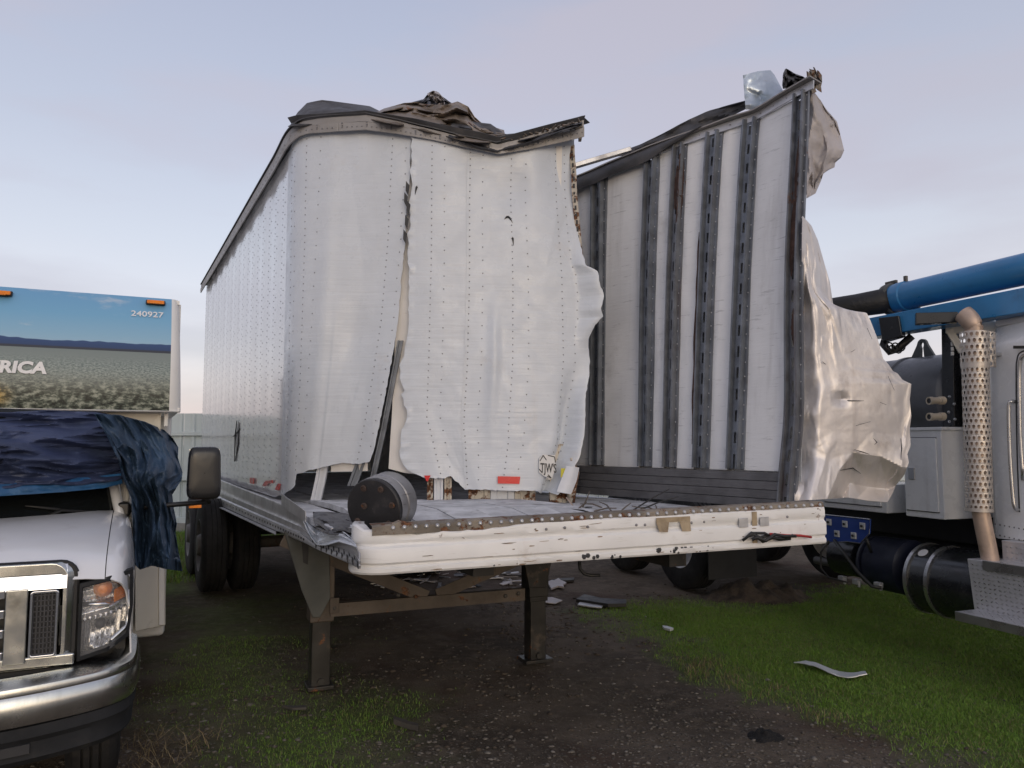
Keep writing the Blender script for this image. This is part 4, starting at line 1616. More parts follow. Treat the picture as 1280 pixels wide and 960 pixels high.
mk('air_tank', MB().lathe(base1 + AX_R * 1.35 - AX_B * .95 + Z * .33, AX_R, [(-.35, .001), (-.34, .08), (-.30, .12), (.30, .12), (.34, .08), (.35, .001)], 18), M['steel_dark'], TR, smooth='auto')

# cable hanging on the front rail
mb = MB()
pts = [rail_pt(t, z, o) for t, z, o in ((.79, 1.045, .03), (.80, 1.06, .04), (.82, 1.03, .045), (.845, 1.05, .04), (.87, 1.032, .04), (.90, 1.035, .035))]
for j in range(3):
    mb.tube([p + Vector((.012 * j, -.01 * j, .012 * sin(j * 2 + i))) for i, p in enumerate(pts)], .009, 6)
mb.tube([rail_pt(.78, 1.03, .03), rail_pt(.80, 1.07, .05), rail_pt(.83, 1.065, .05), rail_pt(.85, 1.04, .04)], .008, 6)
mk('cable', mb, M['cable'], TR, smooth=True)
mb = MB().tube([rail_pt(.845, 1.058, .045), rail_pt(.89, 1.044, .045), rail_pt(.925, 1.038, .042), rail_pt(.955, 1.024, .035)], .0075, 6)
mk('cable', mb, M['cable_red'], TR, smooth=True, label='red piece of cable')
# black bent hose hanging below the rail
mb = MB().tube([at_depth(724, 700, 4.5), at_depth(725, 711, 4.5), at_depth(730, 717, 4.5), at_depth(738, 719.5, 4.5), at_depth(750, 719, 4.5)], .010, 8)
mk('hose', mb, M['cable'], TR, smooth=True)

# ------------------------------------------------------------------ things lying on the load bed
DR = thing('bolted_drum', 'short cylinder with black bolted disc face lying on the front left of the load bed', 'drum', at_depth(472, 652, 4.1))
dax = Vector((.33, .92, .16)).normalized()
dc = at_depth(470, 634, 4.02)
mk('disc', MB().lathe(dc, -dax, [(.0, .150), (.012, .156), (.026, .154), (.032, .148), (.033, .06), (.033, .001)], 40), M['drum_black'], DR, smooth='auto')
mk('shell', MB().lathe(dc, dax, [(.0, .154), (.02, .157), (.07, .153), (.075, .158), (.085, .158), (.09, .153), (.16, .156), (.17, .150), (.17, .001)], 40), M['drum_side'], DR, smooth='auto')
s_ = dax.cross(Z).normalized()
t_ = s_.cross(dax)
for k in range(7):
    a = 2 * pi * (k + .2) / 7
    p = dc + (s_ * cos(a) + t_ * sin(a)) * (.115 if k != 3 else .05) - dax * .033
    bo = mk('bolt', MB().lathe(p, -dax, [(0, .017), (.006, .017), (.008, .011), (.001, .010), (.001, .001)], 12), M['bolt_rust'], DR, smooth='auto')
ST_ = thing('broken_sticks', 'thin broken sticks and wires scattered on the load bed behind the front rail', 'sticks', (.55, 5.1, FLOOR))
for k in range(16):
    p = Vector((random.uniform(.35, 1.0), random.uniform(4.75, 5.45), FLOOR + .01))
    a = random.uniform(0, pi)
    l = random.uniform(.12, .32)
    d = Vector((cos(a), sin(a), random.uniform(.05, .45)))
    mk('stick', MB().tube([p, p + d * l * .5 + Vector((.01, 0, .012)), p + d * l], [.006, .005, .003], 5), M['steel_brown' if k % 3 else 'leg_black'], ST_)
mk('stick', MB().tube([at_depth(708, 622, 5.45), at_depth(716, 632, 5.3), at_depth(722, 640, 5.1)], .005, 5), M['pipe_rust'], ST_)
# ================================================================== motorhome on the left
VQ = Vector((-1.51, 3.05, 0))
VU = Vector((.9007, .4345, 0))       # towards the vehicle's left side (right in the picture)
VB = Vector((-.4345, .9007, 0))      # towards its rear
MH = thing('motorhome', 'white motorhome with landscape graphics over its tarp-covered windscreen', 'motorhome', VQ + VU * -1 + VB * 2)


def V(u, b, z):
    return VQ + VU * u + VB * b + Z * z


def vpx(px, py, b):
    """pixel -> point of the vertical cross plane at distance b behind the nose"""
    return at_plane(px, py, VQ + VB * b, VB)


def ub(p):
    d = Vector(p) - VQ
    return d.dot(VU), d.dot(VB)


HALF = -1.0        # u of the centre line
def mirrored(u):
    return 2 * HALF - u

# --- hood
def hood_rear(u):
    c = abs(u - HALF)
    return interp(c, [0, .3, .5, .75, .93], [.38, .41, .46, .62, .80])
def hood_front_z(u):
    return 1.088
def fh(u_, v):
    u = -.069 + (-1.931 + .069) * u_
    b = -.015 + (hood_rear(u) + .015) * v
    z = hood_front_z(u) + (1.285 - hood_front_z(u)) * (v ** .45) + .006 * sin(pi * v)
    c = abs(u - HALF)
    z -= .006 * sstep(.85, .93, c)
    return V(u, b, z)
mk('hood', MB().grid(fh, 60, 24), M['van_white'], MH, smooth=True, solid=.006)
# --- fenders and cab sides
for side in (0, 1):
    mu = (lambda u: u) if side == 0 else mirrored
    def ff_(u_, v, mu=mu):
        # strip from the hood seam over the shoulder
        b0_ = -.012 + .105 * sstep(1.2, 4.5, u_ * 5)
        b = b0_ + (.838 - b0_) * v
        us = [-.066, -.04, -.012, .006, .016, .020]
        zs = [0, -.006, -.022, -.06, -.13, -.20]
        k = u_ * 5
        z0 = 1.082 + (1.279 - 1.082) * (v ** .45) + .006 * sin(pi * v)
        return V(mu(interp(k, range(6), us) + .012 * sin(pi * v) * (k / 5)), b, z0 + interp(k, range(6), zs))
    mk('fender', MB().grid(ff_, 14, 20), M['van_white'], MH, smooth=True, solid=.006)
    def fside(u_, v, mu=mu):
        b = .095 + 1.805 * u_
        zt = min(1.085 + (1.275 - 1.085) * (min(b / .85, 1) ** .8) - .19, 1.2)
        if b > .85:
            zt = 1.10
        z = zt + (.46 - zt) * v
        return V(mu(.02 + .012 * sin(pi * v)), b, z)
    arch = lambda u_, v: (.095 + 1.805 * u_ < .45 and v > .42) or abs(.095 + 1.805 * u_ - .92) < .47 and ((.095 + 1.805 * u_ - .92) ** 2 + (1.05 - .60 * v - .42) ** 2) < .46 ** 2
    mk('cab_side', MB().grid(fside, 60, 24, skip=arch), M['van_white'], MH, smooth=True, solid=.006)
    # door and window above
    mb = MB().hexa([V(mu(-.02), .86, 1.10), V(mu(.03), .86, 1.10), V(mu(.03), 1.95, 1.10), V(mu(-.02), 1.95, 1.10),
                    V(mu(-.10), 1.05, 1.78), V(mu(-.06), 1.05, 1.78), V(mu(-.06), 1.95, 1.78), V(mu(-.10), 1.95, 1.78)])
    mk('cab_door', mb, M['trim_white'], MH, bevel=.01)
# A pillar strip next to the windscreen
for side in (0, 1):
    mu = (lambda u: u) if side == 0 else mirrored
    pts = [V(mu(-.030), .78, 1.225), V(mu(-.050), .84, 1.30), V(mu(-.085), .92, 1.45), V(mu(-.13), 1.02, 1.68), V(mu(-.15), 1.10, 1.80)]
    mk('pillar', MB().tube(pts, [.018, .024, .026, .03, .03], 10), M['van_white'], MH, smooth=True)
# --- windscreen
def fws(u_, v):
    u = -.075 + (-1.925 + .075) * u_
    c = abs(u - HALF)
    ub_ = -.12 + (-1.88 + .12) * u_
    uu = u * (1 - v) + ub_ * v
    b = hood_rear(u) + .01 + .32 * v
    return V(uu, b, 1.262 + .50 * v)
mk('windscreen', MB().grid(fws, 40, 10), M['windshield'], MH, smooth=True, solid=.004)
def fcowl(u_, v):
    u = -.07 + (-1.93 + .07) * u_
    return V(u, hood_rear(u) - .03 + .10 * v, 1.268 + .004 * v - .012 * abs(sin(u * 120)) * (v > .3) * (v < .8))
mk('cowl_grille', MB().grid(fcowl, 240, 4), M['black'], MH, solid=.004)
# wiper
def wsp(u, v):
    u_ = (u + .075) / (-1.85)
    return fws(u_, v) - VB * .02
mb = MB().tube([wsp(-.34, .02), wsp(-.27, .08), wsp(-.19, .055), wsp(-.10, .03)], [.009, .008, .007, .004], 6)
mb.tube([wsp(-.40, .14), wsp(-.30, .10), wsp(-.20, .05)], [.004, .008, .005], 6)
mk('wiper', mb, M['wiper'], MH, smooth=True)
# dashboard and dark cab interior
mk('dashboard', MB().box(V(HALF, 1.15, 1.15), VU * .88, VB * .3, Z * .10), M['black'], MH, bevel=.03)
mk('firewall', MB().box(V(HALF, 1.95, 1.2), VU * .95, VB * .02, Z * .55), M['black'], MH)

# --- chrome grille
gR, gT, gB = -.158, 1.160, .770
def fp_(u, z, b=-.03):
    return V(u, b, z)
def frame(name, u0, u1, z0, z1, w, b0, b1, mat, rad=.05, parent=MH):
    """rounded rectangular ring"""
    def loop(u0, u1, z0, z1, r):
        o = []
        for (cu, cz, a0) in ((u1 - r, z1 - r, 0), (u0 + r, z1 - r, pi / 2), (u0 + r, z0 + r, pi), (u1 - r, z0 + r, 3 * pi / 2)):
            for k in range(6):
                a = a0 + pi / 2 * k / 5
                o.append((cu + r * cos(a), cz + r * sin(a)))
        return o
    A = loop(u0, u1, z0, z1, rad)
    B = loop(u0 + w, u1 - w, z0 + w, z1 - w, max(rad - w, .006))
    n = len(A)
    vs = [V(u, b1, z) for u, z in A] + [V(u * .96 + (u0 + u1) / 2 * .04, b0, z * .985 + (z0 + z1) / 2 * .015) for u, z in A] + [V(u, b0, z) for u, z in B] + [V(u, b1, z) for u, z in B]
    fs = []
    for r in range(3):
        for k in range(n):
            k2 = (k + 1) % n
            fs.append((r * n + k, r * n + k2, (r + 1) * n + k2, (r + 1) * n + k))
    return mk(name, MB().add(vs, fs), M[mat], parent, bevel=.004)
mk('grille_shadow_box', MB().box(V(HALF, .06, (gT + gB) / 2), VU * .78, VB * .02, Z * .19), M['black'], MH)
# upper bright band, sloping back
def fband(u_, v):
    u = gR - .035 + (2 * (HALF - gR) + .07) * u_
    return V(u, -.014 - .026 * v ** .7, gT - .012 - .085 * v)
mk('grille_band', MB().grid(fband, 40, 8), M['chrome'], MH, smooth=True, solid=.006)
frame('grille_surround', 2 * HALF - gR, gR, gB, gT, .048, -.032, .0, 'chrome_dull', .06)
mk('grille_sill', MB().box(V(HALF, -.026, gB + .03), VU * (HALF - gR + .0) * -1, VB * .012, Z * .022), M['chrome_dull'], MH, bevel=.008)
# outline seal
frame('grille_seal', 2 * HALF - gR - .006, gR + .004, gB - .006, gT + .004, .005, -.012, .0, 'black', .062)
def vbar(name, u0, u1, z0, z1, b, mat, d=.02):
    return mk(name, MB().box(V((u0 + u1) / 2, b, (z0 + z1) / 2), VU * ((u1 - u0) / 2), VB * d, Z * ((z1 - z0) / 2)), M[mat], MH, bevel=.005)
for side in (0, 1):
    mu = (lambda u: u) if side == 0 else mirrored
    # right opening with wire mesh
    uA, uB = sorted((mu(-.226), mu(-.298)))
    mo = frame('mesh_frame', uA - .012, uB + .012, .815, 1.062, .012, -.046, 0, 'chrome', .012)
    mb = MB()
    for k in range(7):
        u = uA + (uB - uA) * k / 6
        mb.bar(V(u, -.030, .822), V(u, -.030, 1.055), .002, .004, up=VU)
    for k in range(13):
        z = .828 + .232 * k / 12
        mb.bar(V(uA, -.030, z), V(uB, -.030, z), .002, .004)
    mk('grille_mesh', mb, M['mesh_black'], MH)
    mk('mesh_back', MB().box(V((uA + uB) / 2, -.012, .945), VU * .040, VB * .004, Z * .13), M['ink'], MH)
    a, b = sorted((mu(-.314), mu(-.385)))
    vbar('grille_post', a, b, .80, 1.07, -.026, 'chrome_dull')
for z in (.835, .915, .985, 1.055):
    vbar('grille_bar', -1.615, -.385, z - .016, z + .016, -.028, 'chrome', .018)
mb = MB()
for k in range(60):
    u = -1.55 + 1.1 * k / 59
    mb.bar(V(u, -.012, .80), V(u, -.012, 1.085), .004, .006, up=VU)
mk('grille_mesh', mb, M['mesh_black'], MH)

mk('fender_filler', MB().box(V(-.030, .33, .97), VU * .040, VB * .17, Z * .10), M['van_white'], MH)
mk('fender_filler', MB().box(V(mirrored(-.030), .33, .97), VU * .040, VB * .17, Z * .10), M['van_white'], MH)
# --- headlights
for side in (0, 1):
    mu = (lambda u: u) if side == 0 else mirrored
    O = [(-.150, 1.068), (-.05, 1.088), (.026, 1.098), (.030, .96), (.018, .840), (-.05, .812), (-.150, .785)]
    def hb(u):      # wraps back at the outer end
        return -.01 + .10 * sstep(-.07, .02, u) ** 1.5
    def HP(u, z, d=0.0):
        return V(mu(u), hb(u) + d, z)
    def inset(k):
        cx, cz = -.062, .945
        return [(cx + (u - cx) * k, cz + (z - cz) * k) for u, z in O]
    n = len(O)
    # bezel ring
    A, B = inset(1.03), inset(.90)
    vs = [HP(u, z, -.006) for u, z in A] + [HP(u, z, -.012) for u, z in B] + [HP(u, z, .05) for u, z in B] + [HP(u, z, .05) for u, z in A]
    fs = []
    for r in range(4):
        for k in range(n):
            k2 = (k + 1) % n
            fs.append((r * n + k, r * n + k2, ((r + 1) % 4) * n + k2, ((r + 1) % 4) * n + k))
    hl = mk('headlight', MB().add(vs, fs), M['bumper_black'], MH, bevel=.003)
    # reflector back
    cc = coons([Vector(p) for p in (O[0], O[1], O[2])], [Vector(p) for p in (O[6], O[5], O[4])], [Vector(O[0]), Vector(O[6])], [Vector(p) for p in (O[2], O[3], O[4])])
    def fb_(u_, v):
        q = cc(.03 + .94 * u_, .03 + .94 * v)
        d = .055 + .012 * sin(u_ * 60) * (v > .52) + .010 * sin(v * 40) * (v < .30)
        # two bowls
        for (cu, cv, r) in ((.42, .76, .25), (.5, .18, .22)):
            e = ((u_ - cu) ** 2 + ((v - cv) * 1.1) ** 2) / r ** 2
            if e < 1:
                d += .05 * (1 - e)
        d -= .03 * (abs(v - .46) < .07)
        return HP(q.x, q.y, d)
    mk('reflector', MB().grid(fb_, 60, 40), M['lens_inner'], hl, smooth=True)
    mk('bulb', MB().dome(HP(-.080, .905, .06), -VB, .022, .03, 8), M['black'], hl, smooth=True)
    # amber bulb and amber side marker
    mb = MB().lathe(HP(-.075, 1.040, .05), -VB, [(-.03, .026), (.0, .034), (.015, .028), (.03, .016), (.034, .001)], 14)
    mk('amber_bulb', mb, M['amber'], hl, smooth='auto')
    mb = MB()
    vs = [HP(-.035, .985, .0), HP(.008, .995, .0), HP(.010, 1.045, .0), HP(-.035, 1.035, .0)]
    mk('amber_marker', mb.add(vs + [p + VB * .03 for p in vs], [(0, 1, 2, 3), (7, 6, 5, 4), (0, 4, 5, 1), (1, 5, 6, 2), (2, 6, 7, 3), (3, 7, 4, 0)]), M['amber'], hl, bevel=.004)
    mb = MB().tube([HP(.016, 1.02, .005), HP(.020, .93, .005), HP(.012, .875, .01), HP(-.04, .845, .005)], .009, 6)
    mk('light_pipe', mb, M['chrome'], hl, smooth=True)
    mk('divider', MB().tube([HP(-.148, .99, .02), HP(-.08, .985, .02), HP(-.05, .98, .02)], .010, 6), M['chrome'], hl, smooth=True)
    def fl2(u_, v):
        q = cc(u_, v)
        return HP(q.x, q.y, -.004 - .012 * sin(pi * u_) * sin(pi * v))
    mk('lens', MB().grid(fl2, 20, 14), M['lens'], hl, smooth=True)

# --- bumper: chrome bar above a black valance
def bump_path(n=24):
    half = [(-1.0, -.20), (-.7, -.185), (-.45, -.16), (-.25, -.130), (-.12, -.095), (-.04, -.055), (.015, .01), (.040, .09), (.046, .20), (.046, .34)]
    P = catmull(half, 5)
    P = [Vector((2 * HALF - p.x, p.y)) for p in P[::-1]][:-1] + P
    out_ = []
    for i, p in enumerate(P):
        t = (P[min(i + 1, len(P) - 1)] - P[max(i - 1, 0)]).normalized()
        nrm = VU * t.y - VB * t.x
        if nrm.dot(V(p.x, p.y, 0) - V(HALF, .6, 0)) < 0:
            nrm = -nrm
        out_.append((V(p.x, p.y, 0), nrm))
    return out_
BP = bump_path()
def droop(p):     # height change towards the outer end
    u, b = ub(p)
    c = abs(u - HALF)
    return .012 * sstep(.6, 1.05, c) + .03 * sstep(0, .3, b)
prof_c = [(-.05, .606), (.0, .606), (.012, .612), (.020, .635), (.022, .67), (.016, .705), (.010, .715), (.012, .722), (.006, .742), (-.02, .757), (-.07, .765)]
vs, fs = [], []
for p, o in BP:
    for a, z in prof_c:
        vs.append(p + o * a + Z * (z + droop(p)))
m_ = len(prof_c)
for i in range(len(BP) - 1):
    for k in range(m_ - 1):
        a = i * m_ + k
        fs.append((a, a + m_, a + m_ + 1, a + 1))
mk('bumper', MB().add(vs, fs), M['chrome_dull'], MH, smooth='auto')
prof_v = [(-.05, .603), (.004, .602), (.010, .565), (-.004, .545), (-.004, .505), (.0, .49), (-.02, .468), (-.08, .460)]
vs, fs = [], []
for p, o in BP:
    for a, z in prof_v:
        vs.append(p + o * a + Z * (z + droop(p) * 1.3))
m_ = len(prof_v)
for i in range(len(BP) - 1):
    for k in range(m_ - 1):
        a = i * m_ + k
        fs.append((a, a + m_, a + m_ + 1, a + 1))
mk('valance', MB().add(vs, fs), M['bumper_black'], MH, smooth='auto')
mk('lamp_filler', MB().box(V(-.09, .16, .81), VU * .10, VB * .04, Z * .08), M['black'], MH)
# dark gap between bumper and grille
mk('bumper_gap', MB().box(V(HALF, .02, .755), VU * .98, VB * .04, Z * .015), M['black'], MH)
def on_bumper(u, z, off):
    us = [ub(p)[0] for p, o in BP]
    i = min(range(len(us) - 1), key=lambda k: abs((us[k] + us[k + 1]) / 2 - u))
    t = (u - us[i]) / (us[i + 1] - us[i])
    p = BP[i][0].lerp(BP[i + 1][0], t)
    return p + BP[i][1] * off + Z * (z + droop(p))
for (u0, u1, z0, z1, nm) in ((-.66, -.455, .635, .690, 'bumper_slot'), (-.37, -.28, .512, .545, 'valance_slot'), (-.60, -.45, .505, .545, 'valance_slot')):
    of = .023 if nm == 'bumper_slot' else .008
    mb = MB()
    q = [on_bumper(u, z, of) for u, z in ((u0, z0), (u1, z0), (u1, z1), (u0, z1))]
    mb.add(q + [p + VB * .03 for p in q], [(0, 1, 2, 3), (7, 6, 5, 4), (0, 4, 5, 1), (1, 5, 6, 2), (2, 6, 7, 3), (3, 7, 4, 0)])
    s = mk(nm, mb, M['ink'], MH)
    if nm == 'bumper_slot':
        mb = MB().tube([on_bumper(u0, z1, of), on_bumper(u1, z1, of), on_bumper(u1, z0, of), on_bumper(u0, z0, of)], .006, 6)
        mk('slot_trim', mb, M['chrome'], s)
# --- front wheels
for side in (0, 1):
    ax = VU if side == 0 else -VU
    u = -.115 if side == 0 else mirrored(-.115)
    wheel(V(u, .98, .375), ax, .375, .215, MH, 'rim_white', 'wheel', .05)
mk('axle', MB().cyl(V(-.2, .98, .36), V(-1.8, .98, .36), .05), M['steel_dark'], MH)
mk('engine_bay', MB().box(V(HALF, .75, .72), VU * .66, VB * .62, Z * .24), M['black'], MH)

# --- living box behind the cab
bx = [V(2 * HALF - .215, 1.98, .40), V(.215, 1.98, .40), V(.215, 6.3, .40), V(2 * HALF - .215, 6.3, .40)]
mk('body', MB().hexa(bx + [p + Z * 2.0 for p in bx]), M['trim_white'], MH, bevel=.03)
pa, pb = at_depth(169, 652, 4.62), at_depth(207, 652, 4.85)
bot_a, bot_b = at_depth(169, 790, 4.62), at_depth(207, 782, 4.85)
mb = MB().hexa([bot_a, bot_b, bot_b + VB * .3, bot_a + VB * .3, pa, pb, pb + VB * .3, pa + VB * .3])
mk('lower_body_panel', mb, M['cream'], MH, bevel=.008)
e0, e1 = at_depth(202, 652, 4.80), at_depth(202, 781, 4.80)
mk('panel_edge', MB().bar(e0, e1, .03, .015, up=VB), M['trim_white'], MH, bevel=.003)
# --- overcab
OB = .92
def oc(u, t):
    """front face: t 0 bottom .. 1 top, leaning back and rounded under"""
    b = OB + .18 * t * t - .03 * sin(pi * t)
    z = 1.768 + .612 * t
    return V(u, b, z)
uR, uL = .165, 2 * HALF - .165
nu_, nv_ = 60, 24
mb = MB()
vs, fs, uv = [], [], []
for j in range(nv_ + 1):
    for i in range(nu_ + 1):
        s, t = i / nu_, j / nv_
        vs.append(oc(uL + (uR - uL) * s, t))
        uv.append((s * (uR - uL) / .612, t))
for j in range(nv_):
    for i in range(nu_):
        a = j * (nu_ + 1) + i
        fs.append((a, a + 1, a + nu_ + 2, a + nu_ + 1))


def landscape():
    m = bpy.data.materials.new('landscape_print')
    m.use_nodes = True
    t = m.node_tree
    b = t.nodes['Principled BSDF']
    N, L = t.nodes.new, t.links.new
    uvn = N('ShaderNodeUVMap')
    uvn.uv_map = 'UVMap'
    sp = N('ShaderNodeSeparateXYZ')
    L(uvn.outputs[0], sp.inputs[0])

    def math(op, a, b_):
        n = N('ShaderNodeMath')
        n.operation = op
        for i, s in enumerate((a, b_)):
            if isinstance(s, (int, float)):
                n.inputs[i].default_value = s
            else:
                L(s, n.inputs[i])
        return n.outputs[0]

    def nz_(scale, detail, sc, out_=0):
        mm = N('ShaderNodeMapping')
        mm.inputs['Scale'].default_value = sc
        L(uvn.outputs[0], mm.inputs[0])
        n = N('ShaderNodeTexNoise')
        n.inputs['Scale'].default_value = scale
        n.inputs['Detail'].default_value = detail
        n.inputs['Roughness'].default_value = .65
        L(mm.outputs[0], n.inputs[0])
        return n.outputs[out_]

    def rampc(f, st):
        r = N('ShaderNodeValToRGB')
        e = r.color_ramp.elements
        e[0].position, e[0].color = st[0][0], (*st[0][1], 1)
        e[1].position, e[1].color = st[-1][0], (*st[-1][1], 1)
        for p, c in st[1:-1]:
            x = e.new(p)
            x.color = (*c, 1)
        L(f, r.inputs[0])
        return r.outputs[0]

    def mix(f, a, b_):
        x = N('ShaderNodeMix')
        x.data_type = 'RGBA'
        L(f, x.inputs[0])
        for i, s in ((6, a), (7, b_)):
            if isinstance(s, tuple):
                x.inputs[i].default_value = (*s, 1)
            else:
                L(s, x.inputs[i])
        return x.outputs[2]

    def step(s, a, b_):
        r = N('ShaderNodeMapRange')
        r.interpolation_type = 'SMOOTHSTEP'
        r.inputs[1].default_value = a
        r.inputs[2].default_value = b_
        L(s, r.inputs[0])
        return r.outputs[0]
    v, u = sp.outputs[1], sp.outputs[0]
    skyc = rampc(v, [(.52, (.33, .50, .62)), (.62, (.27, .47, .62)), (.8, (.19, .42, .62)), (1.0, (.16, .37, .60))])
    cl = step(nz_(1.7, 6, (1.0, 3.2, 1)), .56, .72)
    skyc = mix(math('MULTIPLY', cl, .55), skyc, (.62, .66, .70))
    # field: fine far away, coarse at the bottom
    n1 = nz_(48, 3, (1, 2.2, 1))
    n2 = nz_(17, 4, (1, 1.7, 1))
    far = rampc(n1, [(.40, (.07, .115, .12)), (.60, (.26, .31, .29))])
    near = rampc(n2, [(.40, (.010, .014, .012)), (.50, (.07, .09, .07)), (.62, (.34, .36, .29))])
    fld = mix(step(v, .10, .34), near, far)
    haze = mix(step(v, .34, .46), fld, (.185, .225, .215))
    # yellow bloom towards the lower left of what is seen
    du = math('SUBTRACT', u, 2.50)
    dv = math('SUBTRACT', v, .10)
    d2 = math('ADD', math('MULTIPLY', du, du), math('MULTIPLY', math('MULTIPLY', dv, dv), 3.0))
    yel = math('MULTIPLY', step(math('SQRT', d2, 0), .24, .03), .85)
    haze = mix(yel, haze, mix(step(n2, .42, .6), (.10, .07, .01), (.62, .36, .02)))
    hill_top = math('ADD', .525, math('MULTIPLY', nz_(2.2, 3, (1, 0, 1)), .075))
    is_hill = step(math('SUBTRACT', hill_top, v), -.004, .004)
    hill = rampc(v, [(.48, (.020, .024, .035)), (.505, (.03, .035, .05)), (.512, (.020, .05, .14)), (.57, (.035, .075, .19))])
    c = mix(is_hill, skyc, hill)
    c = mix(step(math('SUBTRACT', .488, v), -.003, .003), c, haze)
    L(c, b.inputs['Base Color'])
    b.inputs['Roughness'].default_value = .35
    return m


mb.add(vs, fs)
ocp = mk('overcab', mb, landscape(), MH, smooth=True, uv=uv)
# rounded white ends, underside, top
for side in (0, 1):
    u0 = uR if side == 0 else uL
    sg = 1 if side == 0 else -1
    def fe_(a, t):
        q = a * pi / 2
        wd = .050 * (.75 + .45 * t * 0 + .4 * (1 - t))
        b_add = .07 * (1 - cos(q))
        if a > .8:
            q = pi / 2
            b_add = .07 + (OB + .30 - .07 - ub(oc(u0, t))[1]) * (a - .8) / .2
        else:
            q = a / .8 * pi / 2
            b_add = .07 * (1 - cos(q))
        p = oc(u0 + sg * wd * sin(q), t)
        return p + VB * b_add
    mk('overcab_edge', MB().grid(fe_, 10, 20), M['trim_white'], MH, smooth=True)
p0, p1 = V(uL - .04, OB + .02, 1.768), V(uR + .05, OB + .02, 1.768)
mk('overcab_floor', MB().hexa([p0, p1, p1 + VB * 1.1, p0 + VB * 1.1, p0 + Z * .02, p1 + Z * .02, p1 + VB * 1.1 + Z * .02, p0 + VB * 1.1 + Z * .02]), M['trim_white'], MH)
p0, p1 = V(uL - .04, OB + .19, 2.375), V(uR + .04, OB + .19, 2.375)
mk('overcab_roof', MB().hexa([p0 - Z * .02, p1 - Z * .02, p1 + VB * 1.0 - Z * .02, p0 + VB * 1.0 - Z * .02, p0, p1, p1 + VB * 1.0 + Z * .03, p0 + VB * 1.0 + Z * .03]), M['trim_white'], MH)
for uu in (uR + .045, uL - .045):
    mk('overcab_side', MB().box(V(uu, OB + .78, 2.07), VU * .006, VB * .5, Z * .30), M['trim_white'], MH)
mk('overcab_trim', MB().bar(V(uL - .03, OB + .005, 1.766), V(uR + .05, OB + .005, 1.766), .02, .008), M['trim_white'], MH, bevel=.004)
# cream wall below, with a vertical edge
mk('cab_back_wall', MB().box(V(HALF, 1.9, 1.6), VU * 1.17, VB * .02, Z * .19), M['cream'], MH)
mb = MB().bar(V(.155, 1.0, 1.69), V(.155, 1.0, 1.765), .02, .02, up=VB)
mk('corner_post', mb, M['trim_white'], MH, bevel=.004)
mk('side_wall_panel', MB().hexa([V(-.02, 1.05, 1.55), V(.13, 1.02, 1.55), V(.13, 1.06, 1.55), V(-.02, 1.10, 1.55), V(-.25, 1.05, 1.768), V(.13, 1.02, 1.768), V(.13, 1.06, 1.768), V(-.25, 1.10, 1.768)]), M['cream'], MH)
# amber marker lamps and lettering
def oc_box(u, t, w, h, d, name, mat, parent=MH, bev=.005):
    c = oc(u, t) - VB * d * .5
    up = (oc(u, t + .02) - oc(u, t - .02)).normalized()
    return mk(name, MB().box(c, VU * w / 2, VB * d / 2, up * h / 2), M[mat], parent, bevel=bev)
def oc_px(px, py):
    lo = [None, 9e9]
    for i in range(401):
        for t in ():
            pass
    # search in t for the pixel row, u from the plane
    best = None
    for t in np.linspace(0, 1, 201):
        b = OB + .18 * t * t - .03 * sin(pi * t)
        p = at_plane(px, py, VQ + VB * b, VB)
        e = abs(p.z - (1.768 + .612 * t))
        if best is None or e < best[0]:
            best = (e, ub(p)[0], t)
    return best[1], best[2]
for px, py in ((194.5, 378.5), (2, 367)):
    u, t = oc_px(px, py)
    o = oc_box(u, t, .095, .034, .022, 'marker_base', 'black')
    oc_box(u, t, .084, .026, .042, 'marker_lamp', 'amber', o)
for k in (-1.0, -.62, -1.38, -1.9):
    o = oc_box(k, .93, .095, .034, .022, 'marker_base', 'black')
    oc_box(k, .93, .084, .026, .042, 'marker_lamp', 'amber', o)
u, t = oc_px(163.5, 394.5)
u1, t1 = oc_px(211.5, 396)
up = (oc(u, t + .03) - oc(u, t - .03)).normalized()
nt_ = text_part('lettering', '240927', oc(u, t) - VB * .006, VU, up, .036, M['letter_white'], ocp, .0008, .0006)
nt_.scale.x = 1
u, t = oc_px(57, 467)
up = (oc(u, t + .03) - oc(u, t - .03)).normalized()
text_part('lettering', 'AMERICA', oc(u, t) - VB * .008, VU, up, .054, M['letter_white'], ocp, .0008, .0035, .12, 1.12, True)

# --- door mirror on a long arm
a = V(-.03, .86, 1.283)
MA = thing_arm = None
pts = [at_plane(155, 636, VQ + VB * .86, VB), at_plane(175, 634, VQ + VB * .86, VB), at_plane(215, 631, VQ + VB * .88, VB), at_plane(262, 627, VQ + VB * .90, VB)]
mk('mirror_arm', MB().tube(pts, [.026, .016, .013, .014], 10), M['mirror'], MH, smooth=True)
mk('arm_foot', MB().box(pts[0], VU * .03, VB * .05, Z * .035), M['mirror'], MH, bevel=.015)
mc = at_plane(255, 591, VQ + VB * .88, VB)
mw, mh_ = .080, .134
mb = MB()
def fmirror(u_, v):
    # rounded shell
    a, b = (u_ - .5) * 2, (v - .5) * 2
    sx = mw * (1 - .06 * b * 1) * (1 if True else 0)
    return mc + VU * (a * sx) - Z * (b * mh_) - VB * (.045 * (1 - a ** 4) * (1 - b ** 4) ** .5)
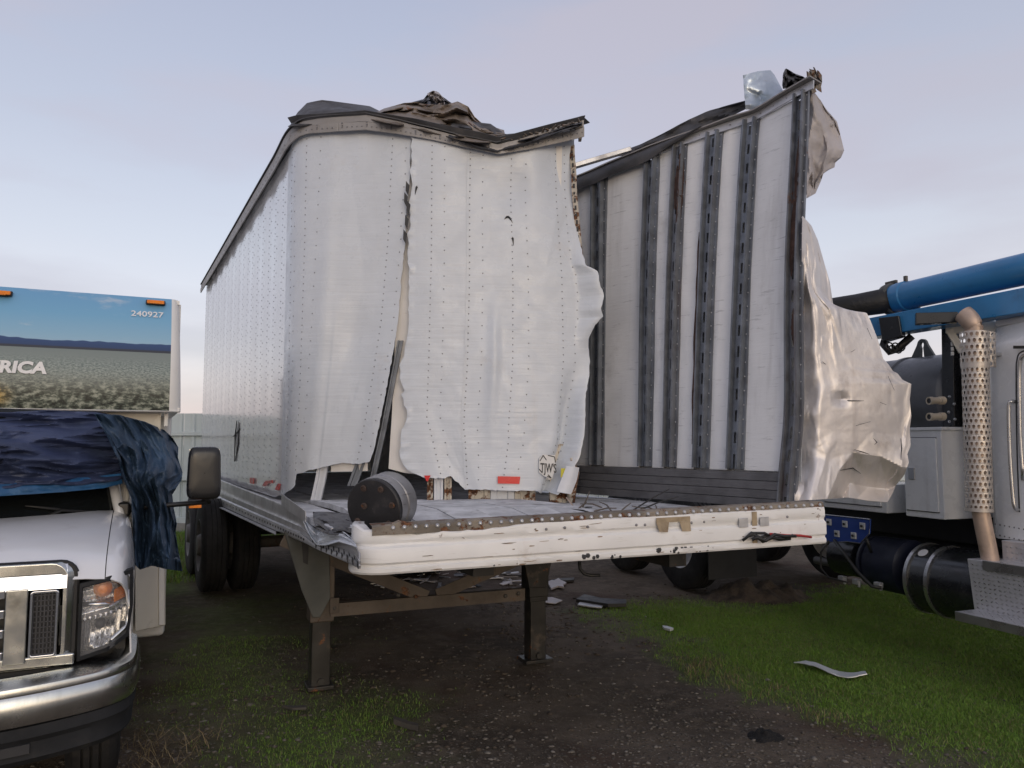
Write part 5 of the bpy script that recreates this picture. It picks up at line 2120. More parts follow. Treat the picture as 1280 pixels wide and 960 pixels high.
def rshell():
    n, m = 32, 8
    vs, fs = [], []
    rings = [(1.0, 0), (1.0, .025), (.97, .040), (.90, .048), (.75, .052), (.5, .054), (.25, .055), (.02, .055)]
    for j in range(m):
        sc, dep = rings[j]
        for i in range(n):
            a = 2 * pi * i / n
            e = .32
            x = math.copysign(abs(cos(a)) ** e, cos(a)) * mw * sc
            z = math.copysign(abs(sin(a)) ** e, sin(a)) * mh_ * sc
            vs.append(mc + VU * (x * (1 + .10 * -z / mh_ * .5)) + Z * z - VB * dep)
    for j in range(m - 1):
        for i in range(n):
            i2 = (i + 1) % n
            fs.append((j * n + i, j * n + i2, (j + 1) * n + i2, (j + 1) * n + i))
    fs.append(tuple(range(n))[::-1])
    return MB().add(vs, fs)
ms = mk('mirror_shell', rshell(), M['mirror'], MH, smooth='auto')
mk('mirror_glass', MB().box(mc + VB * .004, VU * mw * .9, VB * .003, Z * mh_ * .9), M['chrome'], ms)
mk('mirror_stalk', MB().tube([pts[-1], mc - Z * mh_ * .9], [.016, .018], 8), M['mirror'], MH, smooth=True)
o = mk('turn_lamp', MB().box(at_plane(244, 633, VQ + VB * .9, VB), VU * .03, VB * .012, Z * .008), M['amber'], MH, bevel=.003)

# ================================================================== tarp
def tarp_mat():
    m = pmat('blue_tarp', (.040, .054, .112), .55, var=.35, vscale=2.2, dirt=((.045, .075, .14), .30, 5), bump=(1.0, .5, (5, 5, 34)), rvar=.12, scr=((.10, .12, .20), .30))
    return m
M['tarp'] = tarp_mat()
M['tarp_light'] = pmat('light_blue_tarp_hem', (.03, .115, .25), .40, var=.3, vscale=4, dirt=((.16, .28, .38), .35, 9), bump=(14, .4))
M['tarp_green'] = pmat('green_blue_tarp', (.032, .062, .110), .55, var=.35, vscale=3, dirt=((.06, .11, .145), .3, 7), bump=(1.0, .5, (22, 22, 8)))
TP = thing('tarp', 'crumpled dark blue tarp covering the windscreen of the motorhome', 'tarp', V(-.7, .8, 1.3))
ct = coons(v2([(-330, 500), (-150, 508), (0, 516), (60, 514), (118, 514), (165, 524), (205, 536), (213, 545)]),
           v2([(-330, 640), (-150, 626), (0, 618), (80, 613), (150, 604), (153, 606), (160, 622), (166, 640), (166, 670), (171, 712)]),
           v2([(-330, 500), (-330, 640)]),
           v2([(213, 545), (223, 558), (228, 575), (229, 592), (226, 600), (215, 622), (220, 650), (222, 664), (224, 690), (228, 712)]))
ct = None
# front part
cf1 = coons(v2([(-330, 505), (-150, 510), (0, 516), (60, 513), (120, 515), (160, 522)]), v2([(-330, 642), (-150, 628), (0, 619), (80, 614), (130, 609), (152, 603)]),
            v2([(-330, 505), (-330, 642)]), v2([(160, 522), (165, 545), (160, 570), (152, 603)]))
def tdepth(x, y):
    # follows the windscreen: lower edge nearer, plus curved towards the middle
    u = interp(x, [-330, -150, 0, 80, 140, 230], [2.45, 2.95, 3.26, 3.48, 3.72, 3.95])
    return u + .30 * (619 - y) / 110
FT = facets(80, 3, 0)
def crease(u, v, seed, amp):
    w = noise.noise(Vector((u * 1.6, v * 1.2, seed))) * .35
    d = 1.3 * (1 - abs(noise.noise(Vector((u * 1.5 + v * .6, v * 4.2 + w * 3, seed))))) ** 2
    d += .45 * (1 - abs(noise.noise(Vector((u * 4.0 + w, v * 10 + w * 5, seed + 4))))) ** 3
    d += .16 * noise.noise(Vector((u * 10, v * 22, seed + 8)))
    return (d + .5 * FT(u * .45 % 1, v % 1)) * amp
def ft1(u, v):
    q = cf1(u, v)
    sag = 5 * sin(u * 14 + v * 2) * sin(pi * v) * .3
    y = tdepth(q.x, q.y) - .02 - crease(u * 2, v, 2.2, .085) * sstep(1.02, .9, v) - .03 * sin(pi * v)
    return at_depth(q.x, q.y + sag, y)
t1 = mk('front_sheet', MB().grid(ft1, 220, 110), M['tarp'], TP, smooth=True, solid=.003, crisp=30)
cf3 = coons(v2([(-330, 618), (-150, 608), (0, 600), (60, 599), (110, 597), (151, 592)]), v2([(-330, 643), (-150, 629), (0, 620), (80, 615), (130, 610), (153, 604)]),
            v2([(-330, 618), (-330, 643)]), v2([(151, 592), (153, 604)]))
def ft3(u, v):
    q = cf3(u, v)
    return at_depth(q.x, q.y, tdepth(q.x, q.y) - .075 - .02 * sin(pi * v) - crease(u * 2, v * .3, 5, .02))
mk('hem', MB().grid(ft3, 80, 8), M['tarp_light'], TP, smooth=True, solid=.003)
cf2 = coons(v2([(118, 517), (150, 519), (180, 527), (206, 538), (216, 548)]), v2([(169, 706), (175, 712), (190, 707), (206, 711), (228, 714)]),
            v2([(118, 517), (134, 545), (148, 575), (154, 598), (164, 622), (166, 650), (167, 680), (169, 706)]),
            v2([(216, 548), (223, 560), (222, 572), (228, 590), (227, 600), (215, 618), (217, 636), (221, 655), (219, 664), (223, 690), (228, 714)]))
def ft2(u, v):
    q = cf2(u, v)
    y = interp(q.x, [115, 150, 180, 230], [3.72, 3.80, 3.96, 4.30]) - .08 * sin(pi * u) * sstep(0, .25, v) - crease(v * 1.5, u * .75 - v * .12, 7.7, .13)
    y -= .05 * sin(u * 9 + v * 3) * sstep(.3, .6, v)
    return at_depth(q.x, q.y, y)
mk('side_sheet', MB().grid(ft2, 110, 170), M['tarp_green'], TP, smooth=True, solid=.003, crisp=30)
# ================================================================== vacuum truck on the right
TF = Vector((.354, -.935, 0))        # towards the truck's front
TN = Vector((-.935, -.354, 0))       # out of the side that is seen
TS = Vector((3.17, 5.50, 0))
TK = thing('vacuum_truck', 'grey-white vacuum truck with a blue boom and perforated exhaust stack parked on the grass', 'truck', (3.2, 6.5, 0))


def T(a, o, z):
    """a along the truck to its front, o outwards from the side plane"""
    return TS + TF * a + TN * o + Z * z


def tpx(px, py, o=0.0):
    return at_plane(px, py, TS + TN * o, TN)


def ta(p):
    return (Vector(p) - TS).dot(TF)


def tbox(name, px0, py0, px1, py1, o, depth, mat, bev=.008, parent=TK):
    """box whose side face spans the two picked corners (on the plane o)"""
    p, q = tpx(px0, py0, o), tpx(px1, py1, o)
    a0, a1 = ta(p), ta(q)
    z1, z0 = p.z, q.z
    return mk(name, MB().box(T((a0 + a1) / 2, o - depth / 2, (z0 + z1) / 2), TF * (a1 - a0) / 2, TN * depth / 2, Z * (z1 - z0) / 2), M[mat], parent, bevel=bev), (a0, a1, z0, z1)


# --- tool boxes
b1, (a0, a1, z0, z1) = tbox('tool_box', 1128, 538, 1181, 650, .02, .55, 'truck_white')
def door_on(a0, a1, z0, z1, o, parent, name='box_door', mat='truck_white'):
    d = mk(name, MB().box(T((a0 + a1) / 2, o + .006, (z0 + z1) / 2), TF * (a1 - a0) / 2, TN * .006, Z * (z1 - z0) / 2), M[mat], parent, bevel=.004)
    # dark shut line round it
    mb = MB()
    for s, e in (((a0, z0), (a1, z0)), ((a1, z0), (a1, z1)), ((a1, z1), (a0, z1)), ((a0, z1), (a0, z0))):
        mb.bar(T(s[0], o + .002, s[1]), T(e[0], o + .002, e[1]), .010, .010)
    mk('shut_line', mb, M['ink'], parent)
    return d
w = a1 - a0
d1 = door_on(a0 + .05 * w, a1 - .12 * w, z0 + .05, z1 - .06, .02, b1)
lt = mk('latch', MB().box(T(a0 + .24 * w, .036, z0 + .50 * (z1 - z0)), TF * .028, TN * .004, Z * .045), M['strap'], d1, bevel=.003)
mk('box_lid', MB().box(T((a0 + a1) / 2, -.255, z1 + .008), TF * (w / 2 + .015), TN * .285, Z * .012), M['truck_white'], b1, bevel=.004)
b2, (a0, a1, z0, z1) = tbox('tool_box', 1010, 600, 1109, 642, .02, .55, 'truck_white')
d2 = door_on(a0 + .2, a1 - .05, z0 + .05, z1 - .02, .02, b2)

# --- black vacuum tank with lifting lug
tz = at_depth(1150, 446, 6.3).z
tc0 = T(-.05, -.45, tz - .36)
tank = mk('vacuum_tank', MB().lathe(T(-2.6, -.50, tz - .36), TF, [(-.10, .001), (-.08, .20), (0, .34), (.02, .36), (1.78, .36), (1.785, .372), (1.82, .372), (1.825, .36), (2.32, .36), (2.36, .33), (2.42, .18), (2.43, .001)], 36),
          M['tank_black'], TK, smooth='auto')
lg = at_plane(1154, 444, TS - TN * .5, TN)
la = ta(lg)
mb = MB()
n = 14
o_, i_ = [], []
outer = [(-.13, -.03), (-.05, .10)] + [(.045 * cos(a), .105 + .045 * sin(a)) for a in np.linspace(pi * .85, pi * .15, 8)] + [(.05, .10), (.13, -.03)]
inner = [(-.02, -.03), (-.012, .075)] + [(.020 * cos(a), .10 + .024 * sin(a)) for a in np.linspace(pi * 1.2, -pi * .2, 8)] + [(.012, .075), (.02, -.03)]
vs, fs = [], []
for k, (p, q) in enumerate(zip(outer, inner)):
    for w_ in (.012, -.012):
        vs += [T(la + p[0], -.5 + w_, tz + p[1]), T(la + q[0], -.5 + w_, tz + q[1])]
for k in range(len(outer) - 1):
    b = k * 4
    fs += [(b, b + 4, b + 5, b + 1), (b + 2, b + 3, b + 7, b + 6), (b, b + 2, b + 6, b + 4), (b + 1, b + 5, b + 7, b + 3)]
mk('lifting_lug', MB().add(vs, fs), M['steel_grey'], TK)
# dark frame behind the tank, headache rack
mk('rack_post', MB().bar(at_depth(1190, 545, 5.75), at_depth(1188, 408, 5.75), .07, .10, up=TF), M['black_gloss'], TK, bevel=.004)
mb = MB()
for y in (424, 430, 436, 442):
    p = at_depth(1190.5, y, 5.69)
    mb.box(p, (.010, 0, 0), (0, .004, 0), (0, 0, .014))
mk('rack_holes', mb, M['alu_bright'], TK, kind='stuff')
mk('rack_panel', MB().box(T(-.10, -.55, 1.95), TF * .02, TN * .33, Z * .40), M['black_gloss'], TK, bevel=.004)
mk('back_panel', MB().box(T(-.50, -.62, 1.72), TF * .48, TN * .02, Z * .40), M['black_gloss'], TK, bevel=.004)
mk('rack_beam', MB().bar(at_depth(1183, 411, 5.72), at_depth(1330, 404, 5.2), .05, .075), M['cream'], TK, bevel=.004)
mk('rack_brace', MB().bar(at_depth(1186, 412, 5.70), at_depth(1203, 440, 5.66), .05, .05), M['cream'], TK, bevel=.004)
# two beige fittings
for y in (501, 521):
    a = at_depth(1161, y, 5.62)
    b = at_depth(1186, y - .5, 5.66)
    f = mk('pipe_fitting', MB().lathe(a, (b - a).normalized(), [(.0, .020), (-.001, .029), (.03, .029), (.032, .025), (.09, .025), (.092, .030), (.13, .030), (.131, .001)], 16), M['pvc'], TK, smooth='auto')
    mk('fitting_bore', MB().cyl(a + (b - a) * .02, a + (b - a) * .1, .019), M['ink'], f)
mb = MB()
for x, y in ((1187, 496), (1193, 505), (1186, 515), (1194, 524), (1187, 527)):
    mb.dome(at_depth(x, y, 5.66), TN, .012, .01, 6)
mk('bolts', mb, M['strap'], TK, kind='stuff')

# --- boom: round suction pipe over a box beam
p0, p1 = at_depth(1119, 373, 6.1), at_depth(1345, 322, 4.9)
dB = (p1 - p0).normalized()
mk('boom_pipe', MB().lathe(p0, dB, [(0, .10), (0, .112), (.05, .118), (.10, .118), (.11, .110), ((p1 - p0).length + 1.2, .112), ((p1 - p0).length + 1.2, .001)], 30), M['boom_blue'], TK, smooth='auto')
mk('pipe_clamp', MB().lathe(p0 - dB * .07, dB, [(0, .100), (0, .124), (.02, .128), (.035, .120), (.05, .128), (.07, .124), (.07, .10)], 30), M['steel_grey'], TK, smooth='auto')
mb = MB().box(p0 - dB * .03 + Z * .135, dB * .05, TN * .012, Z * .012)
mb.box(p0 + dB * .10 + Z * .135, dB * .012, TN * .012, Z * .025)
mk('clamp_bolts', mb, M['steel_dark'], TK, bevel=.003, kind='stuff')
hp = [at_depth(1112, 375, 6.12), at_depth(1095, 378, 6.15), at_depth(1070, 382, 6.2), at_depth(1040, 386, 6.3), at_depth(990, 396, 6.5), at_depth(930, 440, 6.9), at_depth(900, 520, 7.3)]
mk('suction_hose', MB().tube(hp, [.104, .10, .094, .09, .09, .09, .09], 20), M['hose'], TK, smooth=True)
def beam(name, a, b, h0, h1, w, mat):
    d = (b - a).normalized()
    s = d.cross(Z).normalized()
    u = s.cross(d)
    vs = []
    for p, h in ((a, h0), (b, h1)):
        vs.append((p, h))
    A, B = a, b
    return mk(name, MB().hexa([A - s * w / 2 - u * h0 / 2, B - s * w / 2 - u * h1 / 2, B + s * w / 2 - u * h1 / 2, A + s * w / 2 - u * h0 / 2,
                               A - s * w / 2 + u * h0 / 2, B - s * w / 2 + u * h1 / 2, B + s * w / 2 + u * h1 / 2, A + s * w / 2 + u * h0 / 2]), M[mat], TK, bevel=.006)
beam('boom_beam', at_depth(1086, 412, 6.2), at_depth(1345, 366, 4.9), .155, .17, .16, 'boom_blue')
beam('boom_bracket', at_depth(1103, 413, 5.98), at_depth(1128, 408, 5.88), .19, .16, .10, 'black_gloss')
beam('hydraulic_cylinder', at_depth(1144, 399, 5.50), at_depth(1197, 397, 5.40), .085, .075, .07, 'black_gloss')
mk('pipe_cradle', MB().hexa([at_depth(1128, 402, 6.08), at_depth(1146, 398, 6.0), at_depth(1146, 398, 6.1), at_depth(1128, 402, 6.18), at_depth(1126, 386, 6.08), at_depth(1153, 378, 6.0), at_depth(1153, 378, 6.1), at_depth(1126, 386, 6.18)]),
   M['boom_blue'], TK, bevel=.004)
mb = MB()
mb.tube([at_depth(1108, 420, 6.05), at_depth(1104, 430, 6.05), at_depth(1112, 440, 6.0), at_depth(1122, 436, 6.0), at_depth(1140, 420, 5.95)], .03, 8)
for k in range(5):
    c = at_depth(1112 + k * 4.5, 433 + 3 * (k % 2), 5.95)
    pts = [c + Vector((.028 * cos(a), .01 * k, .03 * sin(a))) for a in np.linspace(0, 2 * pi, 13)]
    mb.tube(pts, .006, 5)
mk('hydraulic_hoses', mb, M['cable'], TK, smooth=True)

# --- exhaust stack with perforated shield
ex = 5.22
def perforated(name, pa, pb, r, a0, a1, ncol, pitch, mat, parent):
    """sheet bent round an axis from pa to pb with round holes, angle a0..a1"""
    pa, pb = Vector(pa), Vector(pb)
    ax = (pb - pa)
    L_ = ax.length
    ax.normalize()
    s = Vector((1, 0, 0))
    s = (s - ax * s.dot(ax)).normalized()
    t = ax.cross(s)
    nr = int(L_ / pitch)
    vs, fs = [], []
    da = (a1 - a0) / ncol
    def P(h, a):
        return pa + ax * h + (s * cos(a) + t * sin(a)) * r
    for j in range(nr):
        for i in range(ncol):
            h0, h1 = L_ * j / nr, L_ * (j + 1) / nr
            al, ar = a0 + da * (i + (.5 if j % 2 else 0)) , a0 + da * (i + 1 + (.5 if j % 2 else 0))
            if j % 2 and i == ncol - 1:
                ar = al + da
            b = len(vs)
            vs += [P(h0, al), P(h0, ar), P(h1, ar), P(h1, al)]
            hc, ac = (h0 + h1) / 2, (al + ar) / 2
            n8 = 8
            for k in range(n8):
                q = 2 * pi * (k + .5) / n8 + pi
                vs.append(P(hc + .34 * (h1 - h0) * sin(q), ac + .33 * da * cos(q)))
            c = b + 4
            # corners: 0 (-,-) 1 (+,-) 2 (+,+) 3 (-,+); octagon starts at angle pi+22.5
            fs += [(b, c + 1, c + 0), (b, c + 2, c + 1), (b, b + 1, c + 2), (b + 1, c + 3, c + 2), (b + 1, c + 4, c + 3), (b + 1, b + 2, c + 4), (b + 2, c + 5, c + 4), (b + 2, c + 6, c + 5),
                   (b + 2, b + 3, c + 6), (b + 3, c + 7, c + 6), (b + 3, c + 0, c + 7), (b + 3, b, c + 0)]
    return mk(name, MB().add(vs, fs), M[mat], parent, smooth=False, solid=.003)
e_lo, e_hi = at_depth(1224, 637, ex), at_depth(1218, 415, ex)
PC = (pi, 2 * pi)
e_mid = e_lo.lerp(e_hi, .80)
axv = (e_hi - e_lo).normalized()
perforated('heat_shield', e_lo, e_mid - axv * .005, .082, pi * .85, 2.12 * pi, 11, .037, 'shield', TK)
perforated('heat_shield', e_mid + axv * .02, e_hi, .088, pi * .85, 2.15 * pi, 11, .037, 'shield', TK)
perforated('heat_shield', e_mid + axv * .0 + Vector((.088, .03, 0)), e_hi + Vector((.088, .03, 0)), .062, pi * 1.1, 2.05 * pi, 6, .037, 'shield', TK)
mk('shield_band', MB().lathe(e_mid - axv * .008, axv, [(0, .083), (0, .087), (.03, .089), (.03, .085)], 30), M['shield'], TK, smooth='auto')
mk('shield_band', MB().lathe(e_lo - axv * .012, axv, [(0, .080), (0, .085), (.025, .086), (.025, .080)], 30), M['shield'], TK, smooth='auto')
ep = [at_depth(1239, 706, ex), at_depth(1234, 680, ex), at_depth(1228, 650, ex), e_lo.lerp(e_hi, .1), e_lo.lerp(e_hi, .6), e_lo.lerp(e_hi, 1.0), at_depth(1217, 408, ex), at_depth(1213.5, 402, ex + .01), at_depth(1209, 396.5, ex + .03), at_depth(1204.5, 392.5, ex + .05)]
mk('exhaust_pipe', MB().tube(catmull(ep, 4), [.052 + .010 * sstep(20, 30, k) for k in range(len(catmull(ep, 4)))], 18, caps=False), M['pipe_rust'], TK, smooth=True, solid=.004)

# --- cab
co0 = tpx(1240, 672, -.10)
ca = ta(co0)
cz0, cz1 = co0.z, at_plane(1240, 412, TS - TN * .10, TN).z
def cab_face(u, v):
    a = ca + 2.2 * u
    z = cz1 + .02 + .10 * sstep(0, .5, u) + (cz0 - cz1 - .02) * v
    o = -.10 - .10 * sstep(.12, 0, v) - .05 * sstep(.03, 0, u)
    return T(a, o, z)
cabo = mk('cab', MB().grid(cab_face, 40, 40), M['cab_white'], TK, smooth=True, solid=.02)
mk('cab_back', MB().box(T(ca + .01, -1.2, (cz0 + cz1) / 2), TF * .02, TN * 1.08, Z * (cz1 - cz0) / 2), M['cab_white'], TK, bevel=.02)
mk('cab_roof', MB().box(T(ca + 1.1, -1.2, cz1 + .06), TF * 1.1, TN * .98, Z * .03), M['cab_white'], TK, bevel=.02)
def cp(px, py, o=-.10):
    return tpx(px, py, o)
# shut lines, rain gutter, rivets
mb = MB().tube([cp(1246, 447, -.094), cp(1290, 445, -.094)], .003, 4)
mk('body_seam', mb, M['ink'], cabo)
gp = [cp(1275, 640, -.095), cp(1272, 560, -.095), cp(1271, 470, -.095), cp(1272, 450, -.095), cp(1276, 441, -.095), cp(1290, 436, -.095)]
mk('door_seal', MB().tube(catmull(gp, 4), .008, 6), M['ink'], cabo, smooth=True)
gp = [cp(1279, 600, -.085), cp(1275, 540, -.085), cp(1274, 475, -.085), cp(1275, 455, -.085), cp(1279, 445, -.085), cp(1300, 440, -.085)]
mk('window_frame', MB().tube(catmull(gp, 4), .012, 8), M['strap'], cabo, smooth=True)
mb = MB().hexa([cp(1277, 560, -.09), cp(1330, 560, -.09), cp(1330, 560, -.10), cp(1277, 560, -.098), cp(1277, 450, -.09), cp(1330, 445, -.09), cp(1330, 445, -.10), cp(1277, 450, -.098)])
mk('window', mb, M['side_glass'], cabo)
mk('mirror_bracket', MB().bar(cp(1268, 434, -.06), cp(1300, 434, -.02), .02, .02), M['cable'], cabo)
hd = [cp(1268, 502, -.09), cp(1264, 502, -.04), cp(1261, 508, -.03), cp(1262, 560, -.03), cp(1266, 620, -.03), cp(1269, 635, -.04), cp(1273, 637, -.09)]
mk('grab_handle', MB().tube(catmull(hd, 4), .012, 10), M['strap'], cabo, smooth=True)
mb = MB()
for k in range(8):
    mb.dome(cp(1244 + k * 6, 655 + k * 1.1, -.092), TN, .007, .005, 6)
    mb.dome(cp(1244 + k * 6, 668 + k * 1.3, -.092), TN, .007, .005, 6)
mk('rivets', mb, M['rivet'], cabo, kind='stuff')
mk('side_hook', MB().box(cp(1245, 443, -.06), TF * .02, TN * .03, Z * .012), M['strap'], cabo, bevel=.003)

# --- steps of diamond plate
def tread_plate(name, pts, o0, o1, mat='tread'):
    """quad on the side plane with raised bars"""
    q = [tpx(x, y, o0) for x, y in pts]
    n_ = TN
    vs = q + [p - n_ * .012 for p in q]
    pl = mk(name, MB().add(vs, [(0, 1, 2, 3), (7, 6, 5, 4), (0, 4, 5, 1), (1, 5, 6, 2), (2, 6, 7, 3), (3, 7, 4, 0)]), M[mat], TK, bevel=.004)
    mb = MB()
    L1 = (q[1] - q[0])
    H1 = (q[3] - q[0])
    nx, nz2 = int(L1.length / .028), int(H1.length / .024)
    ex_, ez_ = L1.normalized(), H1.normalized()
    for i in range(1, nx):
        for j in range(1, nz2):
            c = q[0] + L1 * (i / nx) + H1 * (j / nz2)
            sg = 1 if (i + j) % 2 else -1
            d = (ex_ * .9 + ez_ * .5 * sg).normalized()
            e = d.cross(n_)
            p = [c - d * .010, c - e * .003 + n_ * .003, c + d * .010, c + e * .003 + n_ * .003]
            mb.add(p, [(0, 1, 3), (1, 2, 3)])
    mk('tread_bars', mb, M['strap'], pl, kind='stuff')
    return pl
# riser (upright plate) and step tops
so = .18
A0 = ta(tpx(1209, 699, so))
zt_, zb_ = tpx(1209, 699, so).z, tpx(1214, 764, so).z
def quad_plate(name, c4, nrm, mat='tread', bars=True, thick=.012):
    q = [Vector(p) for p in c4]
    nrm = Vector(nrm).normalized()
    vs = q + [p - nrm * thick for p in q]
    pl = mk(name, MB().add(vs, [(0, 1, 2, 3), (7, 6, 5, 4), (0, 4, 5, 1), (1, 5, 6, 2), (2, 6, 7, 3), (3, 7, 4, 0)]), M[mat], TK, bevel=.004)
    if bars:
        mb = MB()
        L1, H1 = q[1] - q[0], q[3] - q[0]
        nx, nz2 = int(L1.length / .034), int(H1.length / .028)
        ex_, ez_ = L1.normalized(), H1.normalized()
        for i in range(1, nx):
            for j in range(1, nz2):
                c = q[0] + L1 * (i / nx) + H1 * (j / nz2)
                sg = 1 if (i + j) % 2 else -1
                d = (ex_ * .9 + ez_ * .55 * sg).normalized()
                e = d.cross(nrm)
                mb.add([c - d * .014, c - e * .0045 + nrm * .005, c + d * .014, c + e * .0045 + nrm * .005], [(0, 1, 3), (1, 2, 3)])
        mk('tread_bars', mb, M['strap'], pl, kind='stuff')
    return pl
LN = 1.1
quad_plate('step_riser', [T(A0 + .02, so - .02, zb_), T(A0 + LN, so - .02, zb_), T(A0 + LN, so, zt_), T(A0, so, zt_)], TN)
quad_plate('step_top', [T(A0, so, zt_ + .004), T(A0 + LN, so, zt_ + .004), T(A0 + LN, so - .22, zt_ + .004), T(A0, so - .22, zt_ + .004)], Z, bars=False)
mk('step_nosing', MB().box(T(A0 + LN / 2 + .06, so + .008, zt_ - .02), TF * (LN / 2 - .06), TN * .008, Z * .032), M['strap'], TK, bevel=.004)
ls = .34
B0 = ta(tpx(1195, 764, ls))
zl = tpx(1195, 764, ls).z
quad_plate('lower_step', [T(B0, ls, zl), T(B0 + LN + .1, ls, zl), T(B0 + LN + .1, so - .03, zl), T(B0, so - .03, zl)], Z, bars=True)
mk('step_lip', MB().box(T(B0 + LN / 2, ls + .006, zl - .028), TF * (LN / 2), TN * .006, Z * .030), M['strap'], TK, bevel=.003)
C0 = ta(tpx(1252, 676, .0))
za_ = tpx(1252, 676, .0).z
quad_plate('step_riser', [T(C0, 0, za_ - .14), T(C0 + .9, 0, za_ - .14), T(C0 + .9, 0, za_), T(C0, 0, za_)], TN)
quad_plate('step_top', [T(C0, 0.002, za_ + .004), T(C0 + .9, 0.002, za_ + .004), T(C0 + .9, -.2, za_ + .004), T(C0, -.2, za_ + .004)], Z, bars=False)

# --- fuel tank, straps
fo = .0
fr = .255
fc = tpx(1187, 727, -.14)
fa, foo, fz = ta(fc), (fc - TS).dot(TN), fc.z
A_ = T(fa - .20, foo, fz)
ft_ = mk('fuel_tank', MB().lathe(A_, TF, [(0, .001), (.0, fr - .03), (.012, fr - .008), (.03, fr), (1.3, fr), (1.3, .001)], 40), M['black_gloss'], TK, smooth='auto')
for k in (.02, .20):
    mk('tank_strap', MB().lathe(A_ + TF * k, TF, [(0, fr), (.0, fr + .008), (.028, fr + .008), (.028, fr)], 40), M['strap'], ft_, smooth='auto')
mb = MB()
c = A_ + TF * .115 + (TN * .60 + Z * .80) * (fr + .002)
nn = (TN * .60 + Z * .80).normalized()
mb.lathe(c, nn, [(0, .038), (.003, .036), (.003, .001)], 18)
mk('round_label', mb, M['sticker'], ft_, smooth='auto')

# --- dark blue round canister, chassis, blue plate
bc = tpx(1118, 706, -.16)
mk('air_canister', MB().lathe(bc - TF * .22, TF, [(0, .001), (.004, .15), (.02, .20), (.05, .21), (.055, .19), (.09, .19), (.095, .215), (.40, .215), (.44, .16), (.45, .001)], 32), M['deep_blue'], TK, smooth='auto')
mk('air_canister', MB().lathe(bc - TF * .62 - TN * .02, TF, [(0, .001), (.004, .12), (.03, .16), (.30, .16), (.33, .10), (.335, .001)], 28), M['black_gloss'], TK, smooth='auto')
mk('chassis_rail', MB().box(T(-1.4, -.55, .98), TF * 3.8, TN * .05, Z * .15), M['black'], TK, bevel=.01)
mk('chassis_rail', MB().box(T(-1.4, -1.45, .98), TF * 3.8, TN * .05, Z * .15), M['black'], TK, bevel=.01)
mk('deck', MB().box(T(-2.7, -1.2, 1.10), TF * 2.2, TN * .9, Z * .04), M['black'], TK)
mk('body_skirt', MB().box(T(-1.0, -.62, .93), TF * 1.55, TN * .02, Z * .30), M['black'], TK)
q = [tpx(x, y, .10) for x, y in ((1022, 678), (1020, 642), (1088, 649), (1087, 667), (1076, 679), (1060, 677))]
pl = mk('blue_plate', MB().add(q + [p - TN * .012 for p in q], [tuple(range(6)), tuple(range(6, 12))[::-1]] + [(i, i + 6, (i + 1) % 6 + 6, (i + 1) % 6) for i in range(6)]), M['plate_blue'], TK, bevel=.003)
mb = MB().tube([p + TN * .004 for p in q[1:] + q[:1]], .004, 5)
mk('plate_edge', mb, M['strap'], pl)
for x, y in ((1036, 652.5), (1056, 655), (1078, 657.5), (1046, 667), (1067, 669.5)):
    c = tpx(x, y, .108)
    w_ = mk('square_washer', MB().box(c, TF * .026, TN * .005, Z * .026), M['alu_bright'], pl, bevel=.002)
    mk('washer_bolt', MB().cyl(c, c + TN * .016, .011, n=6), M['ink'], pl)
mb = MB()
mb.tube([tpx(1043, 675, .12), tpx(1055, 692, .16), tpx(1072, 715, .16), tpx(1090, 733, .14), tpx(1102, 735, .10)], .014, 8)
mb.tube([tpx(1036, 676, .12), tpx(1026, 690, .14), tpx(1026, 710, .14), tpx(1036, 722, .12), tpx(1060, 728, .1)], .008, 6)
mb.tube([tpx(1083, 672, .1), tpx(1086, 682, .08), tpx(1089, 690, .04)], .012, 6)
mb.tube([tpx(1140, 738, .0), tpx(1152, 742, .0), tpx(1166, 744, -.05)], .02, 6)
mk('hoses', mb, M['cable'], TK, smooth=True)
mb = MB()
for x, y in ((1053, 723), (1071, 727), (1098, 731)):
    mb.box(tpx(x, y, .08), TF * .03, TN * .02, Z * .02)
    mb.cyl(tpx(x + 3, y, .08), tpx(x + 3, y + 7, .08), .012, n=8)
mk('valves', mb, M['rail_alu'], TK, bevel=.003, kind='stuff')
mb = MB().tube([tpx(1020, 700, -.1), tpx(1060, 708, -.1), tpx(1090, 716, -.1)], .035, 8)
mk('drive_pipe', mb, M['steel_dark'], TK, smooth=True)

# --- rear wheels
wc = Vector((1.97, 8.72, .52))
w1 = wheel(wc, TN, .52, .27, TK, 'rim_white')
copy_tree(w1, (-TF * 1.35).to_tuple(), TK)
copy_tree(w1, (-TN * 2.1).to_tuple(), TK)
copy_tree(w1, (-TF * 1.35 - TN * 2.1).to_tuple(), TK)
fwh = wheel(T(1.75, -.05, .50), TN, .50, .28, TK, 'rim_white')
copy_tree(fwh, (-TN * 2.1).to_tuple(), TK)
mk('axle', MB().cyl(wc - TN * .1, wc - TN * 2.0, .07, n=12), M['steel_dark'], TK)
mk('axle', MB().cyl(T(1.75, -.2, .5), T(1.75, -2.0, .5), .06, n=12), M['steel_dark'], TK)
mk('mud_flap', MB().box(wc + TF * .66 - TN * .10 + Z * .05, TF * .006, TN * .30, Z * .36), M['black'], TK)
